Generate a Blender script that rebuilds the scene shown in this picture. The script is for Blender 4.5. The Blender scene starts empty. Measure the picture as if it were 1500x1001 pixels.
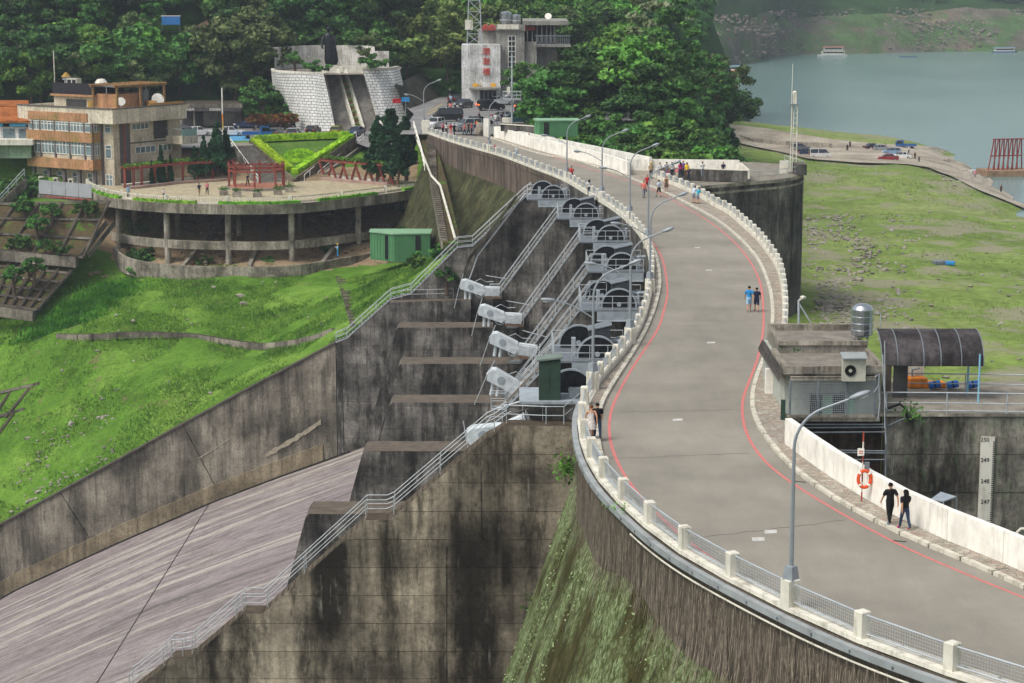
import bpy, bmesh, math, random
import numpy as np
from mathutils import Vector, Matrix, noise as mnoise
from mathutils.geometry import tessellate_polygon
random.seed(7); rng = np.random.default_rng(7)
S = bpy.context.scene; COL = S.collection
R = math.radians
# ------------------------------------------------------------------ camera
CH = 22.0; FP = 3000.0; PT = math.atan(540.5/3000.0)
cd = bpy.data.cameras.new('camera'); cam = bpy.data.objects.new('camera', cd); COL.objects.link(cam)
cam.location = (0, 0, CH); cam.rotation_euler = (R(90)-PT, 0, 0)
cd.sensor_width = 36; cd.lens = 72; cd.clip_start = 1; cd.clip_end = 6000
S.camera = cam
# ------------------------------------------------------------------ light
SUN_EL, SUN_AZ = 55, 215     # elevation, compass-like angle in the xy plane
w = bpy.data.worlds.new('World'); S.world = w; w.use_nodes = True
nt = w.node_tree; nt.nodes.clear()
sky = nt.nodes.new('ShaderNodeTexSky'); sky.sky_type = 'NISHITA'; sky.sun_disc = False
sky.sun_elevation = R(SUN_EL); sky.air_density = 1.0; sky.dust_density = 3.5; sky.ozone_density = 0.8
bg = nt.nodes.new('ShaderNodeBackground'); bg.inputs[1].default_value = 0.15
wo = nt.nodes.new('ShaderNodeOutputWorld')
hs = nt.nodes.new('ShaderNodeHueSaturation'); hs.inputs['Saturation'].default_value = .4   # thin overcast greys the blue
nt.links.new(sky.outputs[0], hs.inputs['Color']); nt.links.new(hs.outputs[0], bg.inputs[0]); nt.links.new(bg.outputs[0], wo.inputs[0])
sd = bpy.data.lights.new('sun', 'SUN'); sun = bpy.data.objects.new('sun', sd); COL.objects.link(sun)
sd.energy = 1.9; sd.angle = R(24); sd.color = (1.0, .96, .9)
az = R(SUN_AZ)
sdir = Vector((math.cos(az)*math.cos(R(SUN_EL)), math.sin(az)*math.cos(R(SUN_EL)), math.sin(R(SUN_EL))))
sun.rotation_euler = sdir.to_track_quat('Z', 'Y').to_euler()
sky.sun_rotation = R(90) - az
S.view_settings.view_transform = 'Standard'; S.view_settings.look = 'None'
S.view_settings.gamma = 1; S.view_settings.use_curve_mapping = False
S.view_settings.exposure = 0.25
S.cycles.max_bounces = 5; S.cycles.transparent_max_bounces = 6; S.cycles.volume_bounces = 0
S.cycles.diffuse_bounces = 3; S.cycles.glossy_bounces = 2; S.cycles.volume_step_rate = 4
# ------------------------------------------------------------------ picks -> world
SP, CP = math.sin(PT), math.cos(PT)
def ray(u, v):
    a = (u-750)/FP; b = (500.5-v)/FP
    return a, CP+b*SP, -SP+b*CP
def at(u, v, Y):
    a, y, z = ray(u, v); t = Y/y
    return Vector((a*t, Y, CH+z*t))
def on(u, v, z=0.0):
    a, y, zz = ray(u, v); t = (z-CH)/zz
    return Vector((a*t, y*t, z))
def proj(p):
    d = Vector(p)-Vector((0, 0, CH)); dep = d.y*CP-d.z*SP
    return 750+FP*d.x/dep, 500.5-FP*(d.y*SP+d.z*CP)/dep
def c(h, k=1.0):
    h = h.lstrip('#'); o = []
    for i in (0, 2, 4):
        x = int(h[i:i+2], 16)/255
        o.append((x/12.92 if x <= .04045 else ((x+.055)/1.055)**2.4)*k)
    return (*o, 1)
# ------------------------------------------------------------------ node helper
class NT:
    def __init__(s, name, rough=.85, metal=0.0, spec=.25):
        s.m = bpy.data.materials.new(name); s.m.use_nodes = True; s.t = s.m.node_tree
        s.b = s.t.nodes['Principled BSDF']
        s.b.inputs['Roughness'].default_value = rough; s.b.inputs['Metallic'].default_value = metal
        s.b.inputs['Specular IOR Level'].default_value = spec
        s.geo = None
    def n(s, typ, props=None, **inp):
        nd = s.t.nodes.new('ShaderNode'+typ)
        for k, v in (props or {}).items(): setattr(nd, k, v)
        for k, v in inp.items():
            key = int(k[1:]) if k[0] == '_' else k.replace('__', ' ')
            s.set(nd.inputs[key], v)
        return nd
    def set(s, sock, v):
        if isinstance(v, bpy.types.NodeSocket): s.t.links.new(v, sock)
        else: sock.default_value = v
    def pos(s, obj=False):
        if obj: return s.n('TexCoord').outputs['Object']
        if s.geo is None: s.geo = s.n('NewGeometry')
        return s.geo.outputs['Position']
    def normz(s):
        s.pos(); return s.n('SeparateXYZ', _0=s.geo.outputs['Normal']).outputs[2]
    def noise(s, scale, detail=4, rough=.55, stretch=(1, 1, 1), obj=False, vec=None, off=(0, 0, 0)):
        v = vec or s.pos(obj)
        mp = s.n('Mapping', _0=v); mp.inputs[3].default_value = stretch; mp.inputs[1].default_value = off
        return s.n('TexNoise', _0=mp.outputs[0], Scale=scale, Detail=detail, Roughness=rough).outputs[0]
    def ramp(s, fac, stops, const=False):
        r = s.n('ValToRGB', Fac=fac).color_ramp if False else None
        nd = s.n('ValToRGB', Fac=fac); cr = nd.color_ramp
        while len(cr.elements) < len(stops): cr.elements.new(.5)
        for e, (p, col) in zip(cr.elements, stops):
            e.position = p; e.color = col if isinstance(col, tuple) else (col, col, col, 1)
        if const: cr.interpolation = 'CONSTANT'
        return nd.outputs[0]
    def mix(s, fac, a, b, mode='MIX'):
        nd = s.n('Mix', {'data_type': 'RGBA', 'blend_type': mode}); s.set(nd.inputs[0], fac)
        s.set(nd.inputs[6], a); s.set(nd.inputs[7], b); return nd.outputs[2]
    def math(s, op, a, b=0.0):
        nd = s.n('Math', {'operation': op}); s.set(nd.inputs[0], a); s.set(nd.inputs[1], b); return nd.outputs[0]
    def bump(s, h, strength=.3, dist=.05):
        nd = s.n('Bump', Strength=strength, Distance=dist, Height=h); s.t.links.new(nd.outputs[0], s.b.inputs['Normal'])
    def col(s, v): s.set(s.b.inputs['Base Color'], v); return s.m
MC = {}
def plain(name, hx, rough=.7, metal=0.0, var=.18, sc=1.5, spec=.3, obj=True, k=1.0):
    """painted / cast surface with slight dirt"""
    key = (name, hx)
    if key in MC: return MC[key]
    N = NT(name, rough, metal, spec); a = c(hx, k)
    f = N.noise(sc, 5, .6, obj=obj)
    dark = tuple(x*(1-var*1.6) for x in a[:3])+(1,); lite = tuple(min(1, x*(1+var)) for x in a[:3])+(1,)
    MC[key] = N.col(N.ramp(f, [(.3, dark), (.5, a), (.72, lite)])); return MC[key]
def concrete(name, base, dark, light, streak=.6, top=None, white=.25, moss=None, sc=1.0, blotch=.5, thr=.5):
    N = NT(name, .9, 0, .15)
    b1 = N.noise(.18*sc, 5, .6, (1, 1, 1.3))
    col = N.ramp(b1, [(.32, c(dark)), (.5, c(base)), (.7, c(light))])
    # broad vertical stains, fading as they run down
    st = N.noise(.32*sc, 4, .6, (1, 1, .10))
    m1 = N.ramp(st, [(thr-.04, 0.0), (thr+.12, 1.0)])
    gr = N.noise(.45*sc, 6, .7, (1, 1, .5), off=(9, 4, 2))
    m1 = N.math('MULTIPLY', m1, N.ramp(gr, [(.3, .25), (.55, 1.0)]))
    col = N.mix(N.math('MULTIPLY', m1, streak), col, c(dark, .45))
    # fine runs
    fs = N.noise(2.6*sc, 5, .7, (1, 1, .07), off=(3, 1, 0))
    col = N.mix(.75, col, N.ramp(fs, [(.3, .45), (.5, 1.0), (.72, 1.25)]), 'MULTIPLY')
    ws = N.noise(1.3*sc, 6, .75, (1, 1, .16), off=(20, 7, 3))
    col = N.mix(N.math('MULTIPLY', N.ramp(ws, [(.6, 0.0), (.72, 1.0)]), white), col, c('b8b4a6'))
    gn = N.noise(3.5, 8, .78)
    col = N.mix(.75, col, N.ramp(gn, [(.34, .45), (.5, 1.0), (.64, 1.3)]), 'MULTIPLY')
    hs_ = N.noise(.55*sc, 7, .75, (1, 1, .22), off=(31, 2, 8))
    col = N.mix(N.math('MULTIPLY', N.ramp(hs_, [(.5, 0.0), (.6, 1.0)]), streak*.75), col, c(dark, .3))
    oi = N.n('ObjectInfo').outputs['Random']; vv = N.math('ADD', N.math('MULTIPLY', oi, .22), .89)
    col = N.n('HueSaturation', Color=col, Value=vv).outputs[0]
    if moss:
        mm = N.noise(.9*sc, 6, .75, (1, 1, .35), off=(5, 5, 5))
        col = N.mix(N.math('MULTIPLY', N.ramp(mm, [(.5, 0.0), (.62, 1.0)]), moss[1]), col, c(moss[0]))
    if top:
        tz = N.ramp(N.normz(), [(.45, 0.0), (.8, 1.0)])
        tn = N.ramp(N.noise(1.2, 5, .7), [(.35, c(top, .6)), (.65, c(top))])
        col = N.mix(tz, col, tn)
    N.bump(gn, .4, .06)
    return N.col(col)
# ------------------------------------------------------------------ mesh builder
class MB:
    def __init__(s): s.v = []; s.f = []; s.mi = []; s.sm = []; s.cur = 0; s.smooth = False
    def add(s, vs, fs):
        o = len(s.v); s.v += [tuple(p) for p in vs]
        for f in fs: s.f.append(tuple(i+o for i in f)); s.mi.append(s.cur); s.sm.append(s.smooth)
        return s
    def box(s, lo, hi, M=None, bevel=0):
        x0, y0, z0 = lo; x1, y1, z1 = hi
        vs = [(x0, y0, z0), (x1, y0, z0), (x1, y1, z0), (x0, y1, z0), (x0, y0, z1), (x1, y0, z1), (x1, y1, z1), (x0, y1, z1)]
        if bevel:
            b = bevel
            vs = [(x0+b, y0+b, z0), (x1-b, y0+b, z0), (x1-b, y1-b, z0), (x0+b, y1-b, z0)]
            vs = []
            for (z, q) in ((z0, b), (z0+b, 0), (z1-b, 0), (z1, b)):
                vs += [(x0+q, y0+q, z), (x1-q, y0+q, z), (x1-q, y1-q, z), (x0+q, y1-q, z)]
            fs = [(3, 2, 1, 0), (12, 13, 14, 15)]
            for k in range(3):
                for i in range(4):
                    j = (i+1) % 4; fs.append((4*k+i, 4*k+j, 4*k+4+j, 4*k+4+i))
        else: fs = [(3, 2, 1, 0), (4, 5, 6, 7), (0, 1, 5, 4), (1, 2, 6, 5), (2, 3, 7, 6), (3, 0, 4, 7)]
        if M is not None: vs = [M @ Vector(p) for p in vs]
        return s.add(vs, fs)
    def cbox(s, ctr, size, rz=0, bevel=0):
        M = Matrix.Translation(ctr) @ Matrix.Rotation(rz, 4, 'Z'); x, y, z = size
        return s.box((-x/2, -y/2, -z/2), (x/2, y/2, z/2), M, bevel)
    def beam(s, a, b, wd, h, up=(0, 0, 1)):
        """box bar from a to b"""
        a, b = Vector(a), Vector(b); d = (b-a); L = d.length
        if L < 1e-6: return s
        d.normalize(); u = Vector(up)
        if abs(d.dot(u)) > .98: u = Vector((0, 1, 0))
        sx = d.cross(u).normalized(); u = sx.cross(d)
        vs = [p+sx*i*wd/2+u*j*h/2 for p in (a, b) for (i, j) in ((-1, -1), (1, -1), (1, 1), (-1, 1))]
        return s.add(vs, [(0, 1, 2, 3), (7, 6, 5, 4), (0, 4, 5, 1), (1, 5, 6, 2), (2, 6, 7, 3), (3, 7, 4, 0)])
    def tube(s, pts, r, n=6, cap=True):
        pts = [Vector(p) for p in pts]; rs = r if isinstance(r, (list, tuple)) else [r]*len(pts)
        vs = []; up = None
        for i, p in enumerate(pts):
            d = (pts[min(i+1, len(pts)-1)]-pts[max(i-1, 0)]).normalized()
            if up is None: up = Vector((0, 0, 1)) if abs(d.z) < .9 else Vector((1, 0, 0))
            sx = d.cross(up)
            if sx.length < 1e-5: sx = Vector((1, 0, 0))
            sx.normalize(); u = sx.cross(d).normalized(); up = u
            for k in range(n):
                a = 2*math.pi*k/n; vs.append(p+sx*math.cos(a)*rs[i]+u*math.sin(a)*rs[i])
        fs = []
        for i in range(len(pts)-1):
            for k in range(n):
                j = (k+1) % n; fs.append((i*n+k, i*n+j, i*n+n+j, i*n+n+k))
        if cap: fs += [tuple(range(n))[::-1], tuple(range((len(pts)-1)*n, len(pts)*n))]
        return s.add(vs, fs)
    def prism(s, poly, ext, M=None):
        """poly: list of 3D points (planar loop), ext: extrusion vector"""
        n = len(poly); e = Vector(ext); P = [Vector(p) for p in poly]
        vs = P+[p+e for p in P]
        if M is not None: vs = [M @ p for p in vs]
        tris = tessellate_polygon([P])
        fs = [tuple(t) for t in tris]+[tuple(i+n for i in t)[::-1] for t in tris]
        for i in range(n): j = (i+1) % n; fs.append((i, j, j+n, i+n))
        return s.add(vs, fs)
    def flat(s, poly):
        P = [Vector(p) for p in poly]; return s.add(P, [tuple(t) for t in tessellate_polygon([P])])
    def strip(s, A, B):
        n = min(len(A), len(B)); return s.add(list(A[:n])+list(B[:n]), [(i, i+1, n+i+1, n+i) for i in range(n-1)])
    def lathe(s, prof, ctr=(0, 0, 0), n=16, M=None):
        vs = []
        for (r, z) in prof:
            for k in range(n):
                a = 2*math.pi*k/n; vs.append(Vector((ctr[0]+r*math.cos(a), ctr[1]+r*math.sin(a), ctr[2]+z)))
        if M is not None: vs = [M @ v for v in vs]
        fs = []
        for i in range(len(prof)-1):
            for k in range(n):
                j = (k+1) % n; fs.append((i*n+k, i*n+j, i*n+n+j, i*n+n+k))
        return s.add(vs, fs+[tuple(range(n))[::-1], tuple(range((len(prof)-1)*n, len(prof)*n))])
    def blob(s, ctr, rad, seed=0, sub=2, amp=.25, fr=1.5):
        bm = bmesh.new(); bmesh.ops.create_icosphere(bm, subdivisions=sub, radius=1)
        vs = []
        for v in bm.verts:
            p = v.co.copy(); k = 1+amp*mnoise.noise(p*fr+Vector((seed*3.7, seed*1.3, 0)))
            vs.append(Vector(ctr)+Vector((p.x*rad[0], p.y*rad[1], p.z*rad[2]))*k)
        fs = [tuple(v.index for v in f.verts) for f in bm.faces]; bm.free(); return s.add(vs, fs)
    def mesh(s, name, mats, off=(0, 0, 0), fixn=True):
        me = bpy.data.meshes.new(name); o = Vector(off)
        me.from_pydata([(p[0]-o.x, p[1]-o.y, p[2]-o.z) for p in s.v], [], s.f)
        for m in (mats if isinstance(mats, (list, tuple)) else [mats]): me.materials.append(m)
        if len(me.materials) > 1: me.polygons.foreach_set('material_index', s.mi)
        if any(s.sm): me.polygons.foreach_set('use_smooth', s.sm)
        if fixn:
            bm = bmesh.new(); bm.from_mesh(me); bmesh.ops.recalc_face_normals(bm, faces=bm.faces); bm.to_mesh(me); bm.free()
        me.update(); return me
    def build(s, name, mats, parent=None, fixn=True, **tags):
        off = Vector(parent.get('_o', parent.location)) if parent else Vector((0, 0, 0))
        if parent is None and 'origin' in tags: off = Vector(tags.pop('origin'))
        o = bpy.data.objects.new(name, s.mesh(name, mats, off, fixn)); COL.objects.link(o)
        if parent: o.parent = parent
        else: o.location = off
        o['_o'] = list(off)
        return tag(o, **tags)
def tag(o, label=None, cat=None, group=None, kind=None):
    if label: o['label'] = label
    if cat: o['category'] = cat
    if group: o['group'] = group
    if kind: o['kind'] = kind
    return o
def thing(name, label, cat, loc=(0, 0, 0), group=None):
    o = bpy.data.objects.new(name, None); COL.objects.link(o); o.location = loc; o.empty_display_size = .3
    o['_o'] = list(loc)
    return tag(o, label, cat, group)
def inst(name, me, parent=None, M=None, **tags):
    """another object of the same mesh data"""
    o = bpy.data.objects.new(name, me); COL.objects.link(o)
    if parent: o.parent = parent
    if M is not None: o.matrix_local = M
    return tag(o, **tags)
def copy_tree(o, parent=None):
    q = o.copy(); COL.objects.link(q)
    if parent: q.parent = parent
    for ch in list(o.children): copy_tree(ch, q)
    return q
def place(proto, loc, rz=0.0, label=None, group=None, sc=1.0, first=[None]):
    q = copy_tree(proto); q.location = loc; q.rotation_euler = (0, 0, rz); q.scale = (sc,)*3
    if label: q['label'] = label
    if group: q['group'] = group
    return q
def kill(o):
    for ch in list(o.children): kill(ch)
    bpy.data.objects.remove(o)
def recolor(root, slotname, m):
    """give a copy its own paint: object level material slots, mesh stays shared"""
    for o in [root]+list(root.children_recursive):
        if o.type == 'MESH':
            for i, sl in enumerate(o.material_slots):
                if sl.material and sl.material.name.startswith(slotname):
                    sl.link = 'OBJECT'; sl.material = m
def dense(P, step=1.0, smooth=0):
    """catmull-rom through world points, resampled evenly"""
    P = [Vector(p) for p in P]; Q = [P[0]*2-P[1]]+P+[P[-1]*2-P[-2]]; out = []
    for i in range(1, len(Q)-2):
        a, b, cc, d = Q[i-1:i+3]
        for k in range(12):
            t = k/12; out.append(.5*((2*b)+(cc-a)*t+(2*a-5*b+4*cc-d)*t*t+(3*b-a-3*cc+d)*t**3))
    out.append(P[-1])
    res = resample(out, step)
    for _ in range(smooth):
        res = [res[0]]+[(res[i-1]+res[i]*2+res[i+1])/4 for i in range(1, len(res)-1)]+[res[-1]]
    return res
def resample(P, step):
    L = [0]
    for a, b in zip(P, P[1:]): L.append(L[-1]+(b-a).length)
    n = max(2, int(round(L[-1]/step))); out = []; j = 0
    for i in range(n+1):
        t = L[-1]*i/n
        while j < len(L)-2 and L[j+1] < t: j += 1
        f = (t-L[j])/max(1e-9, L[j+1]-L[j]); out.append(P[j].lerp(P[j+1], min(1, f)))
    return out
def offs(P, d, z=None):
    """offset a polyline to its left (seen from above) by d (number or list)"""
    out = []
    for i, p in enumerate(P):
        t = (P[min(i+1, len(P)-1)]-P[max(i-1, 0)]); t.z = 0; t.normalize()
        q = p+Vector((-t.y, t.x, 0))*(d[i] if isinstance(d, (list, tuple)) else d)
        if z is not None: q.z = z
        out.append(q)
    return out
def lift(P, z): return [Vector((p.x, p.y, z)) for p in P]
def px(L, z=0.0): return [on(u, v, z) for u, v in L]
# ------------------------------------------------------------------ materials
M_conc = concrete('stained_concrete', '8d8373', '443f38', 'b9ad98', 1.0, top='5b5144', white=.45, thr=.46)
M_conc_dark = concrete('dark_stained_concrete', '6b6862', '383735', '96918a', .9, top='6b6257', white=.45, sc=1.6)
M_conc_mid = concrete('weathered_wall_concrete', '827b6f', '4c4943', 'a59d8e', .7, top='4c4439', white=.2, thr=.52)
M_conc_tower = concrete('tower_concrete', '605e59', '34322f', '85827a', .85, top='63605a', white=.15)
M_conc_light = concrete('pale_concrete', '9d9689', '645f55', 'b8b1a1', .5, top='8f897c', white=.2, sc=2)
M_conc_moss = concrete('lichened_concrete', '5b574c', '302e29', '7f796b', .8, top='4f4a3d', white=.3, moss=('5f7a4d', .5), sc=1.2)
M_patch = plain('cement_patch', 'a39a88', .9, 0, .2, 2, obj=False)
M_joint = plain('dark_joint', '2a2825', .95, 0, .1)
def white_paint(name, base='d8d5c8', grime=.35):
    N = NT(name, .75, 0, .25)
    a = N.noise(.8, 5, .65); b = N.noise(2.2, 5, .7, (1, 1, .2), off=(4, 4, 0))
    col = N.ramp(a, [(.3, c(base, .78)), (.55, c(base)), (.75, c(base, 1.06))])
    g = N.math('MULTIPLY', N.ramp(b, [(.5, 0.0), (.66, 1.0)]), grime)
    col = N.mix(g, col, c('8b8672'))
    N.bump(N.noise(8, 3), .15, .02); return N.col(col)
M_white = white_paint('white_painted_concrete', 'ebe8dd', .35)
M_white2 = white_paint('weathered_white_paint', 'd9d5c6', .65)
def asphalt():
    N = NT('worn_grey_asphalt', .93, 0, .15)
    a = N.noise(.12, 5, .6); f = N.noise(14, 3, .6); m = N.noise(.9, 6, .7, (1, .25, 1))
    col = N.ramp(a, [(.3, c('7e7a70')), (.5, c('8a857a')), (.7, c('969186'))])
    col = N.mix(.5, col, N.ramp(m, [(.3, .8), (.7, 1.1)]), 'MULTIPLY')
    col = N.mix(.35, col, N.ramp(f, [(.3, .75), (.7, 1.2)]), 'MULTIPLY')
    N.bump(f, .25, .01); return N.col(col)
M_asph = asphalt()
def asph2():
    N = NT('parking_asphalt', .93, 0, .15); a = N.noise(.2, 6, .65)
    return N.col(N.ramp(a, [(.3, c('6c6c6b')), (.5, c('7a7977')), (.7, c('8a8885'))]))
M_asph2 = asph2()
def paving():
    N = NT('crazy_paving', .9, 0, .2)
    v = N.n('TexVoronoi', {'feature': 'DISTANCE_TO_EDGE'}, _0=N.pos(), Scale=3.6).outputs[0]
    vc = N.n('TexVoronoi', _0=N.pos(), Scale=3.6).outputs[1]
    hue = N.n('SeparateColor', _0=vc).outputs[0]
    col = N.ramp(hue, [(0, c('8f897d')), (.35, c('a39d8f')), (.6, c('998779')), (1, c('b0aa9c'))])
    col = N.mix(N.ramp(v, [(.0, 1.0), (.05, 0.0)]), col, c('5e594e'))
    col = N.mix(.6, col, N.ramp(N.noise(1.1, 5, .7), [(.3, .6), (.7, 1.15)]), 'MULTIPLY')
    N.bump(N.ramp(v, [(0, 0.0), (.08, 1.0)]), .5, .02); return N.col(col)
M_pave = paving()
M_kerb = white_paint('grimy_kerb_paint', 'c9c4b4', .9)
M_red = plain('red_road_paint', 'c2706b', .8, 0, .12, 3, obj=False)
M_mark = plain('white_road_paint', 'b9b7b0', .85, 0, .2, 4, obj=False)
M_yel = plain('yellow_road_paint', 'b39a4a', .85, 0, .2, 4, obj=False)
M_galv = plain('galvanised_steel', 'b2b8bb', .5, .3, .15, 3, .5)
M_galv_d = plain('dull_grey_steel', '767d82', .6, .3, .2, 2, .4)
M_steel_p = plain('pale_grey_steel_paint', '959ea4', .55, 0, .15, 1.5, .4)
M_black = plain('black_mesh_guard', '14171b', .7, 0, .3, 4)
M_dark = plain('dark_rubber', '1c1c1d', .85, 0, .2)
def grassmat(name, cols, sc=.25, dirt=None):
    N = NT(name, .95, 0, .1)
    a = N.noise(sc, 6, .65); b = N.noise(sc*7, 5, .7); d = N.noise(sc*30, 3, .7)
    col = N.ramp(a, [(.3, c(cols[0])), (.5, c(cols[1])), (.7, c(cols[2]))])
    col = N.mix(.6, col, N.ramp(b, [(.3, .55), (.7, 1.35)]), 'MULTIPLY')
    col = N.mix(.6, col, N.ramp(d, [(.3, .5), (.7, 1.4)]), 'MULTIPLY')
    if dirt: col = N.mix(N.math('MULTIPLY', N.ramp(N.noise(sc*2.6, 6, .7, off=(3, 3, 3)), [(dirt[1], 0.0), (dirt[1]+.07, 1.0)]), dirt[2]), col, c(dirt[0]))
    N.bump(b, .5, .3); return N.col(col)
M_grass = grassmat('bright_hill_grass', ['41611f', '567a29', '72903c'], .12, ('6d6148', .6, .7))
M_plain = grassmat('lakeside_ground', ['5b6f33', '728642', '868c5c'], .03, ('88846f', .51, .85))
M_forest = grassmat('forest_floor', ['1d3312', '28451a', '355524'], .1)
M_dirt = grassmat('bare_dirt', ['7d6a54', '9a866b', '6e6348'], .4, ('3f5f25', .6, .6))

# ------------------------------------------------------------------ road lines on the dam crest (world polylines)
GLp = [(1392,988),(1271,945),(1170,900),(1086,857),(1019,822),(966,786),(925,748),(893,719),(872,687),(859,660),(853.5,632),(852,609),(856,592),(866,576),(889,548),(911,523),(931,494),(944,465),(951,436),(955,410),(954,386),(949,364),(938,345),(922,327),(903,311),(882,297),(864,287),(846,276),(821,262),(789,250),(735,229.5),(673,212),(627,196)]
GL = px(GLp); d0 = (GL[0]-GL[1]).normalized()
GL = dense([GL[0]+d0*14+Vector((3, 0, 0)), GL[0]+d0*7+Vector((.8, 0, 0))]+GL, 1.0, 10)
KLp = [(1392,975),(1271,933),(1170,889),(1086,847),(1023,812),(972,777),(932,740),(902,711),(886,680),(878,635),(883,596),(901,563),(937,506),(957,465),(966,435),(969,412),(964,380),(952,350),(936,330),(915,314),(893,299),(870,285),(852,274),(826,259),(794,248),(738,228.5),(677,211),(631,195.5)]
KL = px(KLp); KL = dense([KL[0]+d0*14+Vector((3, 0, 0)), KL[0]+d0*7+Vector((.8, 0, 0))]+KL, 1.0, 6)
KRp = [(1500,864),(1424,828),(1324,788),(1226,736),(1161,690),(1122,647),(1103,615),(1098,590),(1104,557),(1121,514),(1129,474),(1128,438),(1122,413),(1108,381),(1079,348),(1043,320),(982,287),(962,278),(920,261),(878,247),(836,234),(789,226),(710,200)]
KR = px(KRp); d1 = (KR[0]-KR[1]).normalized()
KR = dense([KR[0]+d1*16, KR[0]+d1*8]+KR, 1.0, 6)
GRa = px([(1500,842),(1468,829),(1388,797),(1316,763),(1219,705),(1149,654)])
GRa = dense([GRa[0]+d1*16, GRa[0]+d1*8]+GRa, 1.0, 3)
GRb = dense(px([(1134,562),(1141,530),(1148,500),(1150,476),(1150,452),(1147,424),(1144,407),(1137,390),(1124,371),(1110,353),(1085,330),(1065,313),(1046,304),(1025,290),(997,277),(970,266),(955,259)]), 1.0, 5)
GRc = dense(px([(919,258),(870,242),(789,222),(721,201)]), 1.0, 4)
RL = dense(px([(1500,1015),(1400,979),(1300,939),(1150,879),(1066,834),(994,782),(952,742),(927,714.6),(906,681),(893,643),(893.5,608),(903,582),(924,543),(946,510),(964,482),(973,453),(977.7,431),(975.5,402),(968,374),(953,352),(938,332),(915,313),(893,298)]), 1.0, 5)
RR = dense(px([(1560,900),(1500,876),(1407,838),(1324,802),(1244,759),(1172,716),(1125,681.5),(1100,649),(1090,625),(1087,600),(1089,580),(1101,550),(1112,518),(1118,482),(1118,453),(1115,420),(1104,392),(1086,366),(1065,345),(1036,323),(1000,301.6),(969,284),(934,269.5),(878,251.5),(836,239),(774,218),(716,201)]), 1.0, 5)

# deck slab, asphalt sheet
deck = MB(); dl = lift(GL, -.02); dr = lift(KR, -.02)
deck.flat([p for p in dl]+[p for p in dr][::-1])
deck.build('road_bed', M_conc_mid, kind='structure')
rd = MB(); rd.flat(lift(KL, .0)+lift(KR, 0)[::-1]); rd.build('dam_road', M_asph, kind='structure')
for nm, L in (('red_line', RL), ('red_line', RR)):
    m = MB(); m.strip(offs(L, -.07, .006), offs(L, .07, .006)); m.build(nm, M_red, kind='structure')
# fine transverse joints in the asphalt and faded patches
m = MB()
for (a, b) in (((905,604),(1088,600)), ((966,478),(1119,477)), ((893,672),(1098,664)), ((1010,790),(1240,762)), ((960,345),(1062,342)), ((930,302),(1000,301))):
    A, B = on(*a, .004), on(*b, .004); n = 14
    pts = [A.lerp(B, i/n)+Vector((0, random.uniform(-.12, .12), 0)) for i in range(n+1)]
    m.strip(pts, [p+Vector((0, .035, 0)) for p in pts])
m.build('road_crack', M_joint, kind='structure')
m = MB()
for (u, v) in ((1041,502),(1038,396),(992,615),(1128,779),(1021,363),(1110,790)):
    p = on(u, v, .005); m.add([p+Vector((-.25, -.3, 0)), p+Vector((.25, -.2, 0)), p+Vector((.3, .3, 0)), p+Vector((-.2, .25, 0))], [(0, 1, 2, 3)])
m.build('faded_road_mark', M_mark, kind='structure')

# left sidewalk + kerb: raised .14 strip between KL and GL
def walkway(name, inner, outer, h, mtop, kerbname='kerb_stone', kw=.17):
    m = MB(); m.flat(lift(inner, h)+lift(outer, h)[::-1]); m.build(name, mtop, kind='structure')
def kerb(L, side, h=.15, wd=.2, seg=1):
    """kerb stones of about 1 m, each its own piece"""
    a = offs(L, 0); b = offs(L, side*wd)
    for i in range(0, len(L)-1, seg):
        j = min(i+seg, len(L)-1); g = .03
        A, B = a[i].lerp(a[j], g), a[i].lerp(a[j], 1-g); C, D = b[i].lerp(b[j], g), b[i].lerp(b[j], 1-g)
        hh = h+random.uniform(-.012, .012)
        m = MB(); m.prism([lift([A], 0)[0], lift([B], 0)[0], lift([D], 0)[0], lift([C], 0)[0]], (0, 0, hh)); m.build('kerb_stone', M_kerb, kind='structure')
walkway('left_sidewalk', offs(KL, .1), GL, .13, M_pave)
kerb(KL, 1, .15, .22, 2)
GRall = GRa+[on(1150,640), on(1150,575)]+GRb+GRc[:1]+GRc
walkway('right_sidewalk', offs(KR, -.1), lift(GRall, 0), .13, M_pave)
kerb(KR, -1, .15, .22, 2)
# dark drain slots
m = MB()
for (u, v) in ((1172,706),(1318,793),(1131,546)):
    p = on(u, v, .006); m.add([p+Vector((-.25, .02, 0)), p+Vector((.25, -.16, 0)), p+Vector((.25, 0, 0)), p+Vector((-.25, .16, 0))], [(0, 1, 2, 3)])
m.build('drain_slot', M_joint, kind='structure')

# ------------------------------------------------------------------ the dam wall under the crest
iP7 = min(range(len(GL)), key=lambda i: abs(GL[i].y-110)); iP1 = min(range(len(GL)), key=lambda i: abs(GL[i].y-222))
def facemesh(a, b, prof):
    """prof(i) -> list of (offset outwards, z)"""
    rows = [prof(i) for i in range(a, b)]; P = GL; m = MB(); m.smooth = False
    k = len(rows[0]); vs = []
    for i in range(a, b):
        for (o, z) in prof(i): vs.append(offs(P[max(0, i-1):i+2], o, z)[1 if i > 0 else 0])
    n = b-a
    fs = [(i*k+j, i*k+j+1, (i+1)*k+j+1, (i+1)*k+j) for i in range(n-1) for j in range(k-1)]
    m.add(vs, fs); return m
def vinewall():
    N = NT('dry_vine_covered_concrete', .95, 0, .1)
    h = N.noise(9, 7, .82, (1, 1, .17)); b = N.noise(.35, 6, .7)
    col = N.ramp(h, [(.3, c('38322c')), (.48, c('5e554b')), (.62, c('766d61')), (.75, c('8e867a'))])
    col = N.mix(N.ramp(b, [(.4, 0.0), (.65, .6)]), col, c('4b463c')); N.bump(h, .4, .08); return N.col(col)
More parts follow.
